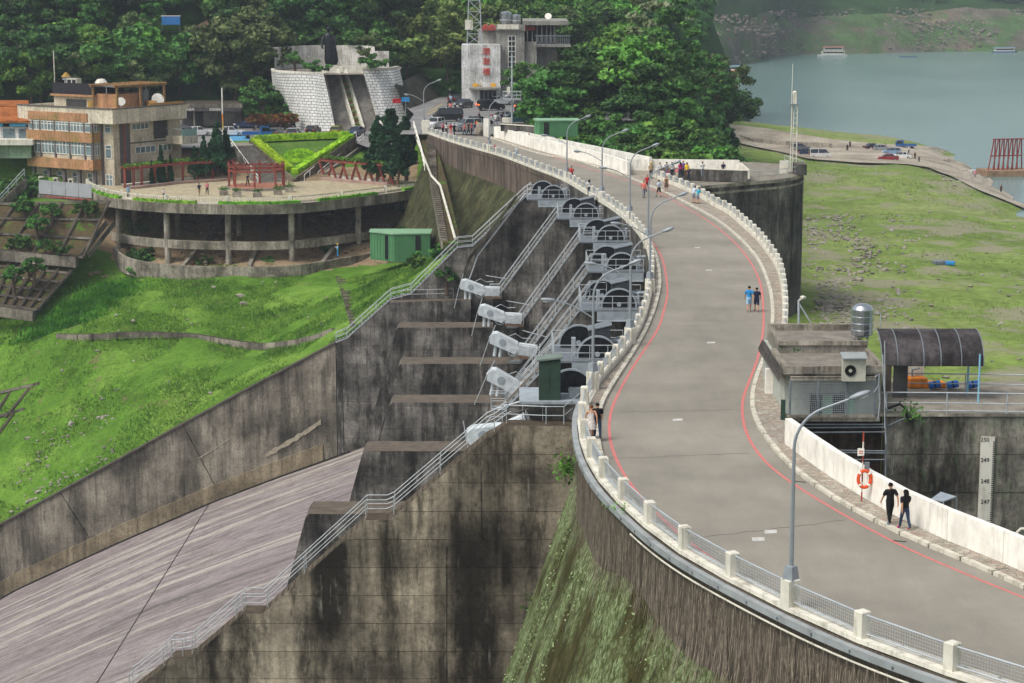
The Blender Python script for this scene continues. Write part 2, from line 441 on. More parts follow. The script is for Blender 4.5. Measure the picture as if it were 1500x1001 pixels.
def mosswall():
    N = NT('mossy_battered_concrete', .95, 0, .1)
    h = N.noise(1.3, 7, .75, (1, 1, .28)); b = N.noise(.25, 6, .7, (1, 1, .5)); s = N.noise(5, 5, .8, (1, 1, .5))
    col = N.ramp(h, [(.3, c('232212')), (.5, c('3d3b20')), (.7, c('544e33'))])
    pale = N.ramp(s, [(.42, c('566640')), (.55, c('7e8f63')), (.7, c('a6b18f'))])
    col = N.mix(N.math('MULTIPLY', N.ramp(b, [(.44, 0.0), (.58, 1.0)]), N.ramp(s, [(.4, .15), (.56, .95)])), col, pale)
    N.bump(s, .6, .15); return N.col(col)
M_vine = vinewall(); M_moss = mosswall(); M_moss2 = concrete('olive_moss_wall', '45432c', '2b2a1c', '5c5a3e', .6, white=.15, moss=('56663a', .5), sc=2)
def brownwall():
    N = NT('brown_streaked_wall', .95, 0, .1)
    h = N.noise(1.6, 5, .7, (1, 1, .08)); b = N.noise(.2, 4, .6)
    col = N.ramp(h, [(.32, c('3a322c')), (.5, c('655950')), (.68, c('80756a'))])
    col = N.mix(N.ramp(b, [(.45, 0.0), (.65, .5)]), col, c('3d3831')); N.bump(h, .3, .05); return N.col(col)
M_brown = brownwall()
dam = thing('arch_dam_wall', 'long curved concrete dam wall carrying the road, mossy and covered with dry vines below the crest', 'dam', (8, 100, -20))
def nearH(i): return -3.6+.5*math.sin(i*.21)+.3*math.sin(i*.55)
facemesh(0, iP7+2, lambda i: [(.25, -.02), (.25, -1.5), (.27, nearH(i))]).build('vine_covered_face', M_vine, dam, fixn=False)
facemesh(0, iP7+2, lambda i: [(.27, nearH(i)), (.75, nearH(i)-1.2), (.33*(22+nearH(i))+.4, -22.0), (.33*40, -42.0)]).build('mossy_face', M_moss, dam, fixn=False)
facemesh(iP7, iP1+1, lambda i: [(.2, -.02), (.2, -12)]).build('gate_wall', M_conc_dark, dam, fixn=False)
def farT(i): return (i-iP1)/(len(GL)-iP1)
facemesh(iP1, len(GL), lambda i: [(.22, -.02), (.22, -.5), (.15, -.5), (.15, -4.1+1.2*farT(i))]).build('brown_face', M_brown, dam, fixn=False)
facemesh(iP1, len(GL), lambda i: [(.15, -4.1+1.2*farT(i)), (5.6*(1-.35*farT(i)), -11), (9, -17)]).build('mossy_face', M_moss2, dam, fixn=False)
# upstream side of the crest
up = MB(); rp = [p for p in GRall]; rp = resample(rp, 3)
up.strip(lift(rp, .05), lift(rp, -22)); up.build('upstream_face', M_conc_tower, dam, fixn=False)
# grey cable trough along the near outer edge
m = MB(); L = GL[:iP7+3]
for (o0, o1, z0, z1) in ((.26, .52, -.36, -.1),):
    A, B, C, D = offs(L, o0, z1), offs(L, o1, z1), offs(L, o1, z0), offs(L, o0, z0)
    m.strip(A, B); m.strip(B, C); m.strip(C, D)
tr = m.build('cable_trough', plain('grey_trough_steel', '959a9b', .6, .1, .2, 1, obj=False), label='grey steel cable trough fixed along the outer edge of the near road bend', cat='cable trough')
m = MB()
for i in range(2, len(L)-1, 2):
    q = offs(L, .535, -.24)[i]; m.cbox(q, (.06, .06, .1))
m.build('bracket', M_galv_d, dam, kind='stuff')
# thin white conduit below it
m = MB(); m.tube(offs(L, .42, -.62)[:38], .035, 5); m.build('cable_conduit', M_white2, label='thin white conduit running below the grey cable trough', cat='conduit')
# dry hanging vines: thin strands
m = MB(); n = 0
Lo = offs(GL[:iP7+1], .32)
for _ in range(2600):
    i = random.uniform(0, len(Lo)-1.01); k = int(i); p = Lo[k].lerp(Lo[k+1], i-k); t = (Lo[k+1]-Lo[k]).normalized()
    z = random.uniform(-.5, -3.4); ln = random.uniform(.5, 2.2); wv = random.uniform(.008, .018); dx = random.uniform(-.25, .25)
    nn = Vector((-t.y, t.x, 0))*random.uniform(.02, .14)
    zb = z-ln; bo = max(0, (-3.7-zb))*.33
    m.add([p+nn+Vector((0, 0, z)), p+nn+t*wv*2+Vector((0, 0, z)), p+nn*1.5+t*(dx+wv)+Vector((0, 0, zb))+nn.normalized()*bo, p+nn*1.5+t*dx+Vector((0, 0, zb))+nn.normalized()*bo], [(0, 1, 2, 3)])
o = m.build('dry_vines', plain('dry_vine_stem', '857a6b', .95, 0, .5, 3, obj=False), fixn=False, kind='stuff', label='dense dry vine stems hanging over the near dam wall', cat='vines')

# ------------------------------------------------------------------ spillway piers
FLOOR = [(12, -17), (4, -18), (-3, -22), (-9, -26), (-13, -28.3), (-16.7, -30.0), (-26, -33.4), (-33.5, -36.3), (-44.6, -41.2), (-55.7, -46.4), (-90, -66)]
def floorz(X):
    for (a, za), (b, zb) in zip(FLOOR, FLOOR[1:]):
        if b <= X <= a: return za+(zb-za)*(X-a)/(b-a)
    return FLOOR[-1][1]
PD = {1: 222, 2: 201, 3: 182.5, 4: 164.5, 5: 146.5, 6: 128, 7: 110}
TH = {1: 3.0, 2: 3.2, 3: 3.2, 4: 3.2, 5: 3.2, 6: 3.2, 7: 1.3}
def xz(u, v, D): p = at(u, v, D); return (p.x, p.z)
STAIR = {2: ((817,318),(731,434)), 3: ((850,353),(757,482)), 4: ((866,394),(762,534)), 5: ((864,437),(752,582)), 6: ((826,512),(740,602))}
LEDGE = {2: (727, 480, 580), 3: (729, 533, 583), 4: (745, 590, 570), 5: (712, 661, 530), 6: (640, 753, 447)}
def pierpoly(k):
    D = PD[k]; (a, b) = STAIR[k]; lr, lv, ll = LEDGE[k]
    A = xz(*a, D); B = xz(*b, D); C = xz(ll, lv, D); zl = C[1]
    bx = B[0]-.6
    foot = -16.2 if C[0] > -14 else C[0]-3
    return [(12, A[1]), A, B, (bx, B[1]), (bx, zl), (C[0]+.25, zl), (C[0], zl-.3), (C[0]-3.4, zl-12.5), (C[0]-5.4, -34), (12, -34)]
def clip(poly, z0, z1):
    """clip a 2-D polygon (x,z) between two heights"""
    def half(P, z, keep):
        out = []
        for i in range(len(P)):
            a, b = P[i], P[(i+1) % len(P)]; ia, ib = keep(a[1], z), keep(b[1], z)
            if ia: out.append(a)
            if ia != ib:
                t = (z-a[1])/(b[1]-a[1]); out.append((a[0]+t*(b[0]-a[0]), z))
        return out
    P = half(poly, z0, lambda q, z: q >= z)
    return half(P, z1, lambda q, z: q <= z) if len(P) > 2 else P
def lifted_wall(root, poly, D, th, mat, hl=1.85, ztop=0, name='concrete_lift', gap=.03, zmin=-40):
    """a cast wall built of its separate pour lifts: each lift is a part, joints are recessed"""
    zt = max(p[1] for p in poly)
    core = MB(); core.prism([(x+.04, D+.06, z-.04) for (x, z) in poly], (0, th-.1, 0))
    core.build('wall_core', mat, root)
    z = zt; k = 0
    while z > zmin:
        z0 = z-hl; pp = clip(poly, z0+gap, z)
        if len(pp) > 2 and max(q[1] for q in pp)-min(q[1] for q in pp) > .1:
            d = random.uniform(0, .025)
            m = MB(); m.prism([(x, D-.02-d, zz+(.006 if zz == z else 0)) for (x, zz) in pp], (0, th+.05, 0)); m.build(name, mat, root)
        z = z0; k += 1
for k in (2, 3, 4, 5, 6):
    D = PD[k]; po = pierpoly(k)
    names = {2: 'second farthest', 3: 'third farthest', 4: 'middle', 5: 'third nearest', 6: 'second nearest'}
    pr = thing('spillway_pier', 'dark stained spillway pier with low tail ledge, %s of the row' % names[k], 'spillway pier', (0, D, -20), 'spillway piers')
    lifted_wall(pr, po, D, TH[k], M_conc_dark, 1.9, zmin=-34)
# far training wall with p1 stair, runs down the chute
D1 = 222
p1top = [(812,284),(778,284),(768,291),(692,362),(670,364),(602,432),(572,440),(508,497),(492,503),(370,567),(245,635),(120,704),(0,770),(-130,842),(-250,905)]
T1 = [xz(u, v, D1) for u, v in p1top]
fw = thing('training_wall', 'tall weathered concrete wall along the far side of the spillway chute, stairs on its crest', 'retaining wall', (-20, D1, -30))
low = [(x, floorz(x)-1.5) for (x, z) in T1[::-1]]
poly1 = [(12, T1[0][1])]+T1+low+[(12, -30)]
# upper steep block (from crest to the joint at 490 px) is dark, the long panels are browner
xs = [T1[8][0], xz(268,622,D1)[0], xz(88,722,D1)[0], T1[-1][0]]
def clipx(P, x0, x1):
    Q = clip([(z, x) for (x, z) in P], x0, x1); return [(x, z) for (z, x) in Q]
up1 = clipx(poly1, xs[0]+.03, 20)
lifted_wall(fw, up1, D1, 1.6, M_conc_dark, 2.1, zmin=-36)
prev = xs[0]
lean = 4.6
for i, x1 in enumerate(xs[1:]):
    # joints lean: the panel's lower edge lies further up the chute
    def topz(X):
        for (a, za), (b, zb) in zip(T1, T1[1:]):
            if b <= X <= a: return za+(zb-za)*(X-a)/(b-a)
        return T1[-1][1]
    seg = [(prev-.04, topz(prev-.04))]+[t for t in T1 if x1 < t[0] < prev-.1]+[(x1+.04, topz(x1+.04))]
    le = lean if i < 2 else 0
    ls = 0 if i == 0 else lean
    bl = x1+.04+le; br = prev-.04+ls if i else prev-.04
    seg += [(bl, floorz(bl)-1.2)]+[(x, floorz(x)-1.2) for (x, z) in T1[::-1] if bl < x < br]+[(br, floorz(br)-1.2)]
    m = MB(); m.prism([(x, D1+random.uniform(0, .03), z) for x, z in seg], (0, 1.0, 0)); m.build('wall_panel', M_conc_mid, fw)
    prev = x1
core = MB(); core.prism([(x, D1+.25, z) for x, z in clipx(poly1, -200, xs[0])], (0, .9, 0)); core.build('wall_core', M_joint, fw)
# pale base band and coping
m = MB(); bs = [x for x in np.arange(-72, xs[0]-.5, 1.5)]
A = [Vector((x, D1-.07, floorz(x)+2.0)) for x in bs]; B = [Vector((x, D1-.07, floorz(x)-.5)) for x in bs]; A2 = [p+Vector((0, .2, .05)) for p in A]
m.strip(A, B); m.strip(A2, A); m.build('base_band', concrete('tan_base_band', '93866f', '6a6050', 'a99c84', .4, white=.3), fw, fixn=False)
m = MB()
for (a, za), (b, zb) in zip(T1[8:], T1[9:]): m.beam((a, D1+.5, za+.05), (b, D1+.5, zb+.05), 1.25, .16)
m.build('coping', plain('dark_coping', '4b453d', .95, 0, .25, 1, obj=False), fw)
# cement patch strokes on the wall face
def patch(pts, wd, D, root, mt=M_patch):
    A = [at(u, v, D) for u, v in pts]; m = MB(); up = []; dn = []
    for i, (p, q) in enumerate(zip(A, A[1:])):
        n = 10
        for j in range(n+(i == len(A)-2)):
            t = p.lerp(q, j/n); e = .75+.6*mnoise.noise(t*2.1); up.append(t+Vector((0, 0, wd*e))); dn.append(t-Vector((0, 0, wd*e*(.8+.4*random.random()))))
    m.strip(up, dn); m.build('cement_patch', mt, root, fixn=False)
patch([(388,668),(420,650),(448,633),(470,618)], .33, D1-.04, fw)
patch([(292,671),(318,655),(340,640)], .09, D1-.04, fw)
# vertical joint strips of the upper block
m = MB()
for u in (500, 575):
    t = at(u, 505 if u == 500 else 445, D1-.05); b = at(u+4, 668 if u == 500 else 560, D1-.05)
    m.beam(t, b, .07, .03)
m.build('joint', M_joint, fw)

# near pier (p7), its face fills the bottom centre
D7 = 110
p7top = [(852,624),(742,624),(724,636),(713,641),(577,757),(566,762),(536,762),(528,770),(446,844),(392,893),(384,899),(356,899),(346,908),(282,962),(268,965),(252,966),(240,978),(190,1016),(60,1130),(-80,1240)]
T7 = [xz(u, v, D7) for u, v in p7top]
nw = thing('spillway_pier', 'near concrete pier with huge stained face and a steel stair down its sloping top', 'spillway pier', (-5, D7, -20), 'spillway piers')
poly7 = T7+[(T7[-1][0], -46), (14, -46), (14, T7[0][1])]
lifted_wall(nw, poly7, D7, 1.5, M_conc, 1.62, zmin=-32)
m = MB()   # vertical construction joints
for (u, v0, v1) in ((654, 800, 1080), (705, 690, 790)):
    m.beam(at(u, v0, D7-.05), at(u, v1, D7-.05), .03, .02)
m.build('joint', M_joint, nw)

# chute floor
def chutemat():
    N = NT('water_worn_chute_concrete', .8, 0, .25)
    n1 = N.noise(.34, 7, .62, (.05, 1, .05)); n2 = N.noise(2.2, 8, .82, (.16, 1, .16), off=(4, 0, 0)); n3 = N.noise(1.1, 8, .85, (.3, 1, .3)); n4 = N.noise(.5, 7, .8, (.12, 1, .12), off=(8, 2, 0))
    col = N.ramp(n1, [(.3, c('565352')), (.38, c('6e6564')), (.47, c('8a8080')), (.54, c('706665')), (.61, c('a8a298')), (.7, c('7f7575'))])
    col = N.mix(.8, col, N.ramp(n2, [(.36, .45), (.46, .85), (.56, 1.05), (.66, 1.5)]), 'MULTIPLY')
    col = N.mix(N.math('MULTIPLY', N.ramp(n3, [(.54, 0.0), (.6, 1.0)]), .5), col, c('3f3a39'))
    col = N.mix(N.math('MULTIPLY', N.math('MULTIPLY', N.ramp(n4, [(.46, 0.0), (.58, 1.0)]), N.ramp(n3, [(.38, 1.0), (.56, 0.0)])), .6), col, c('a59f97'))
    col = N.mix(.6, col, N.ramp(N.noise(5, 8, .8, (.6, 1, .6)), [(.35, .6), (.62, 1.3)]), 'MULTIPLY'); N.bump(n2, .3, .05); return N.col(col)
m = MB()
for (a, za), (b, zb) in zip(FLOOR, FLOOR[1:]):
    n = max(1, int((a-b)/2)); 
    for i in range(n):
        x0 = a+(b-a)*i/n; x1 = a+(b-a)*(i+1)/n
        m.add([(x0, 111.2, floorz(x0)), (x0, D1+.6, floorz(x0)), (x1, D1+.6, floorz(x1)), (x1, 111.2, floorz(x1))], [(0, 1, 2, 3)])
m.build('spillway_floor', chutemat(), kind='structure')
m = MB()
for X0 in (-33.8, -60):
    pts = [Vector((X0+(y-222)*-.17*-1*0+ (222-y)*-.02, y, 0)) for y in np.linspace(221.8, 112, 40)]
    for p in pts: p.z = floorz(p.x)+.03
    m.strip(pts, [Vector((p.x-.12, p.y, floorz(p.x-.12)+.03)) for p in pts])
m.build('floor_joint', M_joint, kind='structure')
m = MB(); pts = [(x, D1-.25, floorz(x)+.1) for x in np.arange(-70, -16, 2.)]
m.tube(pts, .1, 5); m.build('edge_gutter', M_joint, fw)

# ------------------------------------------------------------------ terrain (thin plate splines through surveyed points)
def tps(P):
    P = np.array(P, float); n = len(P); xy = P[:, :2]/50; r = np.linalg.norm(xy[:, None]-xy[None], axis=2)
    K = np.where(r > 0, r*r*np.log(r+1e-12), 0)+np.eye(n)*.02
    A = np.zeros((n+3, n+3)); A[:n, :n] = K; A[:n, n] = 1; A[:n, n+1:] = xy; A[n, :n] = 1; A[n+1:, :n] = xy.T
    wv = np.linalg.solve(A, np.concatenate([P[:, 2], [0, 0, 0]]))
    def f(X, Y):
        q = np.stack([np.asarray(X, float), np.asarray(Y, float)], -1)/50
        r = np.linalg.norm(q[..., None, :]-xy, axis=-1); U = np.where(r > 0, r*r*np.log(r+1e-12), 0)
        return U @ wv[:n]+wv[n]+q @ wv[n+1:]
    return f
def A3(u, v, D): p = at(u, v, D); return (p.x, p.y, p.z)
ctl = []
for (u, v) in ((492,506),(430,538),(370,570),(245,638),(120,707),(0,773),(-130,845),(-250,908),(-330,950)): ctl.append(A3(u, v, D1+1)); 
for (u, v, D) in ((180,395,273),(240,405,266),(330,411,262),(430,409,263),(520,393,272),(600,386,262),(620,352,285),
                  (640,402,226),(600,425,226),(668,368,226),(575,440,226),(540,470,226),(510,432,245),
                  (120,490,246),(250,495,246),(370,515,241),(450,505,233),(250,560,233),(100,600,236),(0,600,242),
                  (0,470,258),(100,470,256),(150,400,270),(-100,480,262),(-200,700,235),
                  (0,380,272),(110,378,272),(0,300,285),(130,291,284),(60,285,286),(-100,300,292),(-150,400,275)): ctl.append(A3(u, v, D))
for X in (-58, -45, -34, -24, -12): ctl += [(X, 274, -14.6), (X, 283, -12.2), (X, 292, -10.2)]
for X in (-58, -47): ctl += [(X, 298, -8.7), (X, 303, -4.4)]
ctl += [(-34, 299, -8.6), (-34, 307, -6.2), (-26, 301, -8.4), (-24, 309, -5.6), (-14, 300, -9), (-14, 309, -4)]
for X in (-130, -100, -75, -55, -35, -15): ctl += [(X, 318, -3.7), (X, 336, -3.7)]
ctl += [(-75, 300, -8.2), (-70, 290, -9.5), (-100, 305, -6)]
ctl += [(0, 300, -1.2), (5, 320, -.6), (10, 345, -.5), (20, 330, -.8), (30, 320, -2), (0, 270, -9), (3, 250, -9), (8, 236, -8)]
ctl += [(12, 262, -4), (22, 250, -6), (30, 262, -7), (18, 285, -2), (30, 290, -3), (40, 300, -8), (45, 270, -14), (40, 245, -17), (30, 232, -18)]
HILL = [(-190, 360, 2), (-190, 420, 30), (-190, 500, 60), (-120, 352, -2), (-120, 385, 14), (-120, 440, 38), (-120, 520, 70),
        (-60, 352, -2), (-60, 385, 14), (-60, 430, 34), (-60, 520, 68), (-15, 362, 1), (-14, 400, 12), (-5, 450, 33), (0, 540, 62),
        (22, 400, 5), (28, 450, 14), (34, 540, 26), (36, 350, -3), (48, 380, -14), (50, 430, -16), (58, 500, -10), (68, 580, 0), (58, 380, -24), (64, 440, -26), (78, 520, -26), (92, 590, -24), (110, 560, -34), (100, 460, -34), (120, 380, -36),
        (-190, 330, -2), (-250, 400, 20), (60, 270, -24), (80, 300, -28), (46, 310, -14), (52, 330, -22)]
ctl += HILL
tz = tps(ctl)
def tzp(x, y): return float(tz(x, y))
def sheet(name, f, xs, ys, keep, mats, pick=None, rough=.3, seed=0, clampz=None):
    X, Y = np.meshgrid(xs, ys); Z = f(X, Y)
    for (sc, am) in ((9, rough), (3.1, rough*.45)):
        Z = Z+np.array([[mnoise.noise(Vector((x/sc, y/sc, seed))) for x in xs] for y in ys])*am
    if clampz: Z = clampz(X, Y, Z)
    ny, nx = X.shape; me = bpy.data.meshes.new(name)
    V = np.stack([X, Y, Z], -1).reshape(-1, 3); k = keep(X, Y)
    idx = np.arange(ny*nx).reshape(ny, nx)
    q = np.stack([idx[:-1, :-1], idx[:-1, 1:], idx[1:, 1:], idx[1:, :-1]], -1)
    ok = k[:-1, :-1] & k[:-1, 1:] & k[1:, 1:] & k[1:, :-1]; F = q[ok]
    me.from_pydata(V.tolist(), [], F.tolist()); 
    for m_ in mats: me.materials.append(m_)
    if pick is not None:
        C = V[F].mean(1); me.polygons.foreach_set('material_index', pick(C[:, 0], C[:, 1]).astype(np.int32))
    me.polygons.foreach_set('use_smooth', [True]*len(F)); me.update()
    o = bpy.data.objects.new(name, me); COL.objects.link(o); o['kind'] = 'structure'; return o
GLx = np.array([p.x for p in GL[iP1-4:]]); GLy = np.array([p.y for p in GL[iP1-4:]])
def crestx(Y): return np.interp(Y, GLy, GLx)
def lclamp(X, Y, Z):
    # flat made ground where road, car park and terrace lie
    car = (Y > 316) & (Y < 349) & (X < -14) | (Y > 303.5) & (Y < 318) & (X > -80) & (X < -43); Z = np.where(car, np.clip(Z, -4.6, -3.62), Z)
    pl = (X > -16) & (X < 30) & (Y > 286) & (Y < 372); Z = np.where(pl, np.minimum(Z, -.3), Z)
    road = (X > crestx(Y)-1) & (X < crestx(Y)+16) & (Y < 292); Z = np.where(road, np.minimum(Z, -1.6), Z)
    Z = Z-np.maximum(0, X-(0.089*Y+2.5))*1.5*(Y > 245)
    ter = (X > -60) & (X < -9) & (Y > 262) & (Y < 297); Z = np.where(ter, np.minimum(Z, -9.6), Z)
    return Z
def lpick(x, y):
    out = np.zeros(len(x)); out[(y > 350)] = 1; out[(x > 5) & (y > 225)] = 1
    out[(x > -57) & (x < -14) & (y > 264.8+.02*(x+34)**2) & (y < 306)] = 2
    return out
sheet('hillside', tz, np.arange(-270, 130, 1.6), np.arange(223, 600, 1.6), lambda X, Y: ~((X > -5) & (Y < 226)) & ~((X > 24) & (Y < 262)), [M_grass, M_forest, M_dirt], lpick, .8, 2, lclamp)

# lakeside plain, right
def W3(u, v, z): p = on(u, v, z); return (p.x, p.y, p.z)
pc = [W3(1190,300,-16.5), W3(1250,380,-16.2), W3(1190,470,-16.5), W3(1350,400,-17), W3(1500,400,-17.2), W3(1500,560,-17.6), W3(1300,560,-17.4), W3(1400,300,-17), W3(1500,330,-17.4),
      W3(1120,225,-15.6), W3(1200,235,-16), W3(1330,235,-16), W3(1250,215,-16), W3(1180,260,-15), W3(1440,275,-17), W3(1100,215,-15.5),
      (60, 120, -18), (120, 120, -18.5), (30, 180, -18), (20, 120, -20), (130, 200, -18), (200, 260, -18.3)]
wl = [(1040,168),(1069,193),(1104,198),(1165,204),(1225,209),(1300,213),(1369,218),(1400,226),(1424,243),(1450,262),(1480,284),(1505,302),(1560,330)]
SH = [on(u, v, -19) for u, v in wl]
for (u, v) in wl:
    p = on(u, v, -19); pc.append((p.x, p.y, -18.7)); e = Vector((.5, .85, 0))*9; pc.append((p.x+e.x, p.y+e.y, -22.5)); pc.append((p.x+e.x*4, p.y+e.y*4, -25))
pz = tps(pc)
shx = np.array([p.x for p in SH]); shy = np.array([p.y for p in SH])
def pclamp(X, Y, Z): return np.clip(Z, -26, -12)
sheet('lakeside_plain', pz, np.arange(14, 330, 2.0), np.arange(100, 520, 2.0), lambda X, Y: (X > 14+np.maximum(0, (Y-240))*.10) & ((Y > 112) | (X > 500)), [M_plain], None, .28, 5, pclamp)

def watermat():
    N = NT('reservoir_water', .14, 0, .5)
    b = N.noise(.5, 4, .65, (1, .35, 1)); b2 = N.noise(.02, 3, .5, (1, .4, 1))
    N.set(N.b.inputs['Roughness'], .2)
    N.bump(b, .5, .35)
    return N.col(N.ramp(b2, [(.35, c('607d79')), (.65, c('728e89'))]))
m = MB(); m.add([(10, 60, -19), (1500, 60, -19), (1500, 1500, -19), (10, 1500, -19)], [(0, 1, 2, 3)])
m.build('reservoir_water', watermat(), kind='structure')
m = MB(); m.add([(-2500, -600, -72), (2500, -600, -72), (2500, 4000, -72), (-2500, 4000, -72)], [(0, 1, 2, 3)])
m.build('ground', M_forest, kind='structure')
# far shore: bare draw-down band, then forested hills
def shoremat():
    N = NT('bare_shore_rock', .95, 0, .1)
    a = N.noise(.02, 6, .7); b = N.noise(.12, 6, .75); g = N.noise(.035, 5, .7, (1, 1, 2), off=(50, 0, 0))
    col = N.ramp(a, [(.3, c('565248')), (.5, c('6d675a')), (.7, c('85715c'))])
    col = N.mix(N.ramp(g, [(.42, 0.0), (.52, .9)]), col, c('4c6c38'))
    col = N.mix(.8, col, N.ramp(b, [(.3, .45), (.55, 1.0), (.72, 1.6)]), 'MULTIPLY'); N.bump(b, .8, 3); return N.col(col)
shp = [(940,112,780),(1010,104,830),(1060,99,870),(1088,94,905),(1113,91,930),(1125,84,1000),(1168,80,1045),(1264,79,1060),(1340,77,1080),(1420,76,1095),(1500,75,1110),(1700,74,1110)]
SB = dense([at(u, v, 1).normalized() and on(u, v, -19) for u, v, D in shp], 8, 3)
fm = MB(); rows = [(-30, -26), (-6, -21), (2, -18.2), (14, -10), (28, -4), (42, 1), (60, 8), (95, 24), (150, 44), (240, 60), (400, 75)]
mats_idx = []
V = []
for i, p in enumerate(SB):
    for j, (o, z) in enumerate(rows):
        k = 1+.25*mnoise.noise(Vector((i*.13, j*.4, 3))); zz = z+(5*mnoise.noise(Vector((i*.16, j*.5, 9))) if j > 1 else 0)+(1.6*mnoise.noise(Vector((i*.6, j*1.5, 1))) if j > 2 else 0)
        V.append(p+Vector((o*.25, o*k, 0))); V[-1].z = zz
n = len(rows); fs = []
for i in range(len(SB)-1):
    for j in range(n-1): fs.append((i*n+j, i*n+j+1, (i+1)*n+j+1, (i+1)*n+j))
for f in fs: fm.cur = 0 if (f[0] % n) < 5 else 1; fm.f.append(f); fm.mi.append(fm.cur); fm.sm.append(True)
fm.v = [tuple(p) for p in V]
fm.build('far_shore', [shoremat(), M_forest], fixn=False, kind='structure')
# haze
# ------------------------------------------------------------------ railings
_cyl = MB(); _cyl.tube([(0, 0, 0), (0, 0, 1)], 1, 6); ME_POST = {}
def railpost(mat, r):
    k = (mat.name, r)
    if k not in ME_POST:
        m = MB(); m.tube([(0, 0, 0), (0, 0, 1)], r, 6); ME_POST[k] = m.mesh('rail_post', mat)
    return ME_POST[k]
def railing(root, pts, h=1.05, r=.03, mids=(.5,), sp=2.2, mat=None, post=True, cnr=True):
    mat = mat or M_galv; P = [Vector(p) for p in pts]
    m = MB(); m.tube([p+Vector((0, 0, h)) for p in P], r, 6); m.build('top_rail', mat, root)
    for q in mids:
        m = MB(); m.tube([p+Vector((0, 0, h*q)) for p in P], r*.85, 6); m.build('mid_rail', mat, root)
    if post:
        me = railpost(mat, r); o = Vector(root['_o']); done = []
        for a, b in zip(P, P[1:]):
            n = max(1, int(round((b-a).length/sp)))
            for i in range(n+1):
                p = a.lerp(b, i/n)
                if all((p-q).length > .5 for q in done):
                    done.append(p); inst('rail_post', me, root, Matrix.Translation(p-o) @ Matrix.Diagonal((1, 1, h, 1)))
# concrete guard rail: posts, base, panels
def chpost(w, h):
    m = MB(); b = .04
    m.box((-w/2, -w/2, 0), (w/2, w/2, h-b)); 
    vs = [(-w/2, -w/2, h-b), (w/2, -w/2, h-b), (w/2, w/2, h-b), (-w/2, w/2, h-b)]+[(-w/2+b, -w/2+b, h), (w/2-b, -w/2+b, h), (w/2-b, w/2-b, h), (-w/2+b, w/2-b, h)]
    m.add(vs, [(4, 5, 6, 7), (0, 1, 5, 4), (1, 2, 6, 5), (2, 3, 7, 6), (3, 0, 4, 7)]); return m.mesh('post', M_white2)
def panelmesh(h0, h1, nb, r=.028, mesh=True):
    m = MB()
    return m
ME_RAIL = MB().tube([(0, 0, 0), (1, 0, 0)], .033, 6).mesh('rail', M_galv)
_w = MB()
for i in range(36): _w.box(((i+.5)/36-.0009, -.006, 0), ((i+.5)/36+.0009, .006, 1))
for j in range(5): _w.box((0, -.006, j/5+.1-.006), (1, .006, j/5+.1+.006))
ME_MESH = _w.mesh('wire_mesh', M_galv)
def guard(name, label, L, sp, ph, base, bw, postw, cat='guard rail', skip=()):
    L = resample(L, sp) if sp else L; root = thing(name, label, cat, tuple(L[0])); o = Vector(root['_o'])
    me = chpost(postw, ph)
    A, B = offs(L, bw/2), offs(L, -bw/2); Lf = []
    for i in range(len(L)-1):
        d = L[i+1]-L[i]; ln = d.length; rz = math.atan2(d.y, d.x)
        m = MB(); m.prism([A[i], A[i+1], B[i+1], B[i]], (0, 0, base)); m.build('base_block', M_white2, root)
        for z in ((ph-.12), (base+.16)):
            M = Matrix.Translation(L[i]-o+Vector((0, 0, z))) @ Matrix.Rotation(rz, 4, 'Z') @ Matrix.Diagonal((ln, 1, 1, 1))
            inst('rail', ME_RAIL, root, M)
        M = Matrix.Translation(L[i]-o+Vector((0, 0, base+.18))) @ Matrix.Rotation(rz, 4, 'Z') @ Matrix.Diagonal((ln, 1, ph-base-.32, 1))
        inst('wire_mesh', ME_MESH, root, M)
    for i in range(len(L)):
        d = L[min(i+1, len(L)-1)]-L[max(0, i-1)]
        inst('post', me, root, Matrix.Translation(L[i]-o) @ Matrix.Rotation(math.atan2(d.y, d.x)+random.uniform(-.04, .04), 4, 'Z'))
    return L
i0 = 2; iA = min(range(len(GL)), key=lambda i: abs(GL[i].y-106.5)); iB = min(range(len(GL)), key=lambda i: abs(GL[i].y-219))
iq = min(range(iA), key=lambda i: abs(proj(GL[i])[0]-1168))   # one post carries the nearest lamp
NL = resample(GL[:iq+1][::-1], 3.75)[::-1][:-1]+resample(GL[iq:iA+1], 3.75)
N_posts = guard('guard_rail', 'white concrete guard rail with steel tubes and wire mesh round the near left bend', NL, 0, 1.08, .16, .5, .4)
guard('guard_rail', 'white concrete guard rail beside the gate hoists along the middle of the road', offs(GL[iA:iB+1], .0), 2.7, 1.15, .42, .34, .34)
guard('guard_rail', 'white concrete guard rail on the far straight stretch leading to the car park', GL[iB:], 2.75, 1.0, .22, .4, .34)
guard('guard_rail', 'white guard rail on the right side between viewing platform and pump hut', GRb, 2.6, 1.12, .45, .34, .36)
# solid white parapets built of panels
def parapet(label, L, sp, h, th, mat=M_white):
    L = resample(L, sp); root = thing('parapet', label, 'parapet wall', tuple(L[0]))
    for i in range(len(L)-1):
        a, b = L[i], L[i+1]; d = (b-a).normalized()*.012; n = 4
        P = [a+d, b-d]; q = offs(P, -th); dz = random.uniform(-.01, .01)
        m = MB(); m.prism([P[0], P[1], q[1], q[0]], (0, 0, h+dz)); m.build('wall_panel', mat, root)
        ch = MB(); ch.prism([P[0]+Vector((0, 0, h+dz)), P[1]+Vector((0, 0, h+dz)), q[1]+Vector((0, 0, h+dz)), q[0]+Vector((0, 0, h+dz))], (0, 0, .03))
        ch.build('coping', mat, root)
parapet('long solid white parapet beside the near right sidewalk, in front of the gauge wall', GRa, 3.6, 1.32, .3)
parapet('plain white parapet wall along the right of the far road, below the bushes', GRc+[on(955,251)], 6, 1.55, .35)
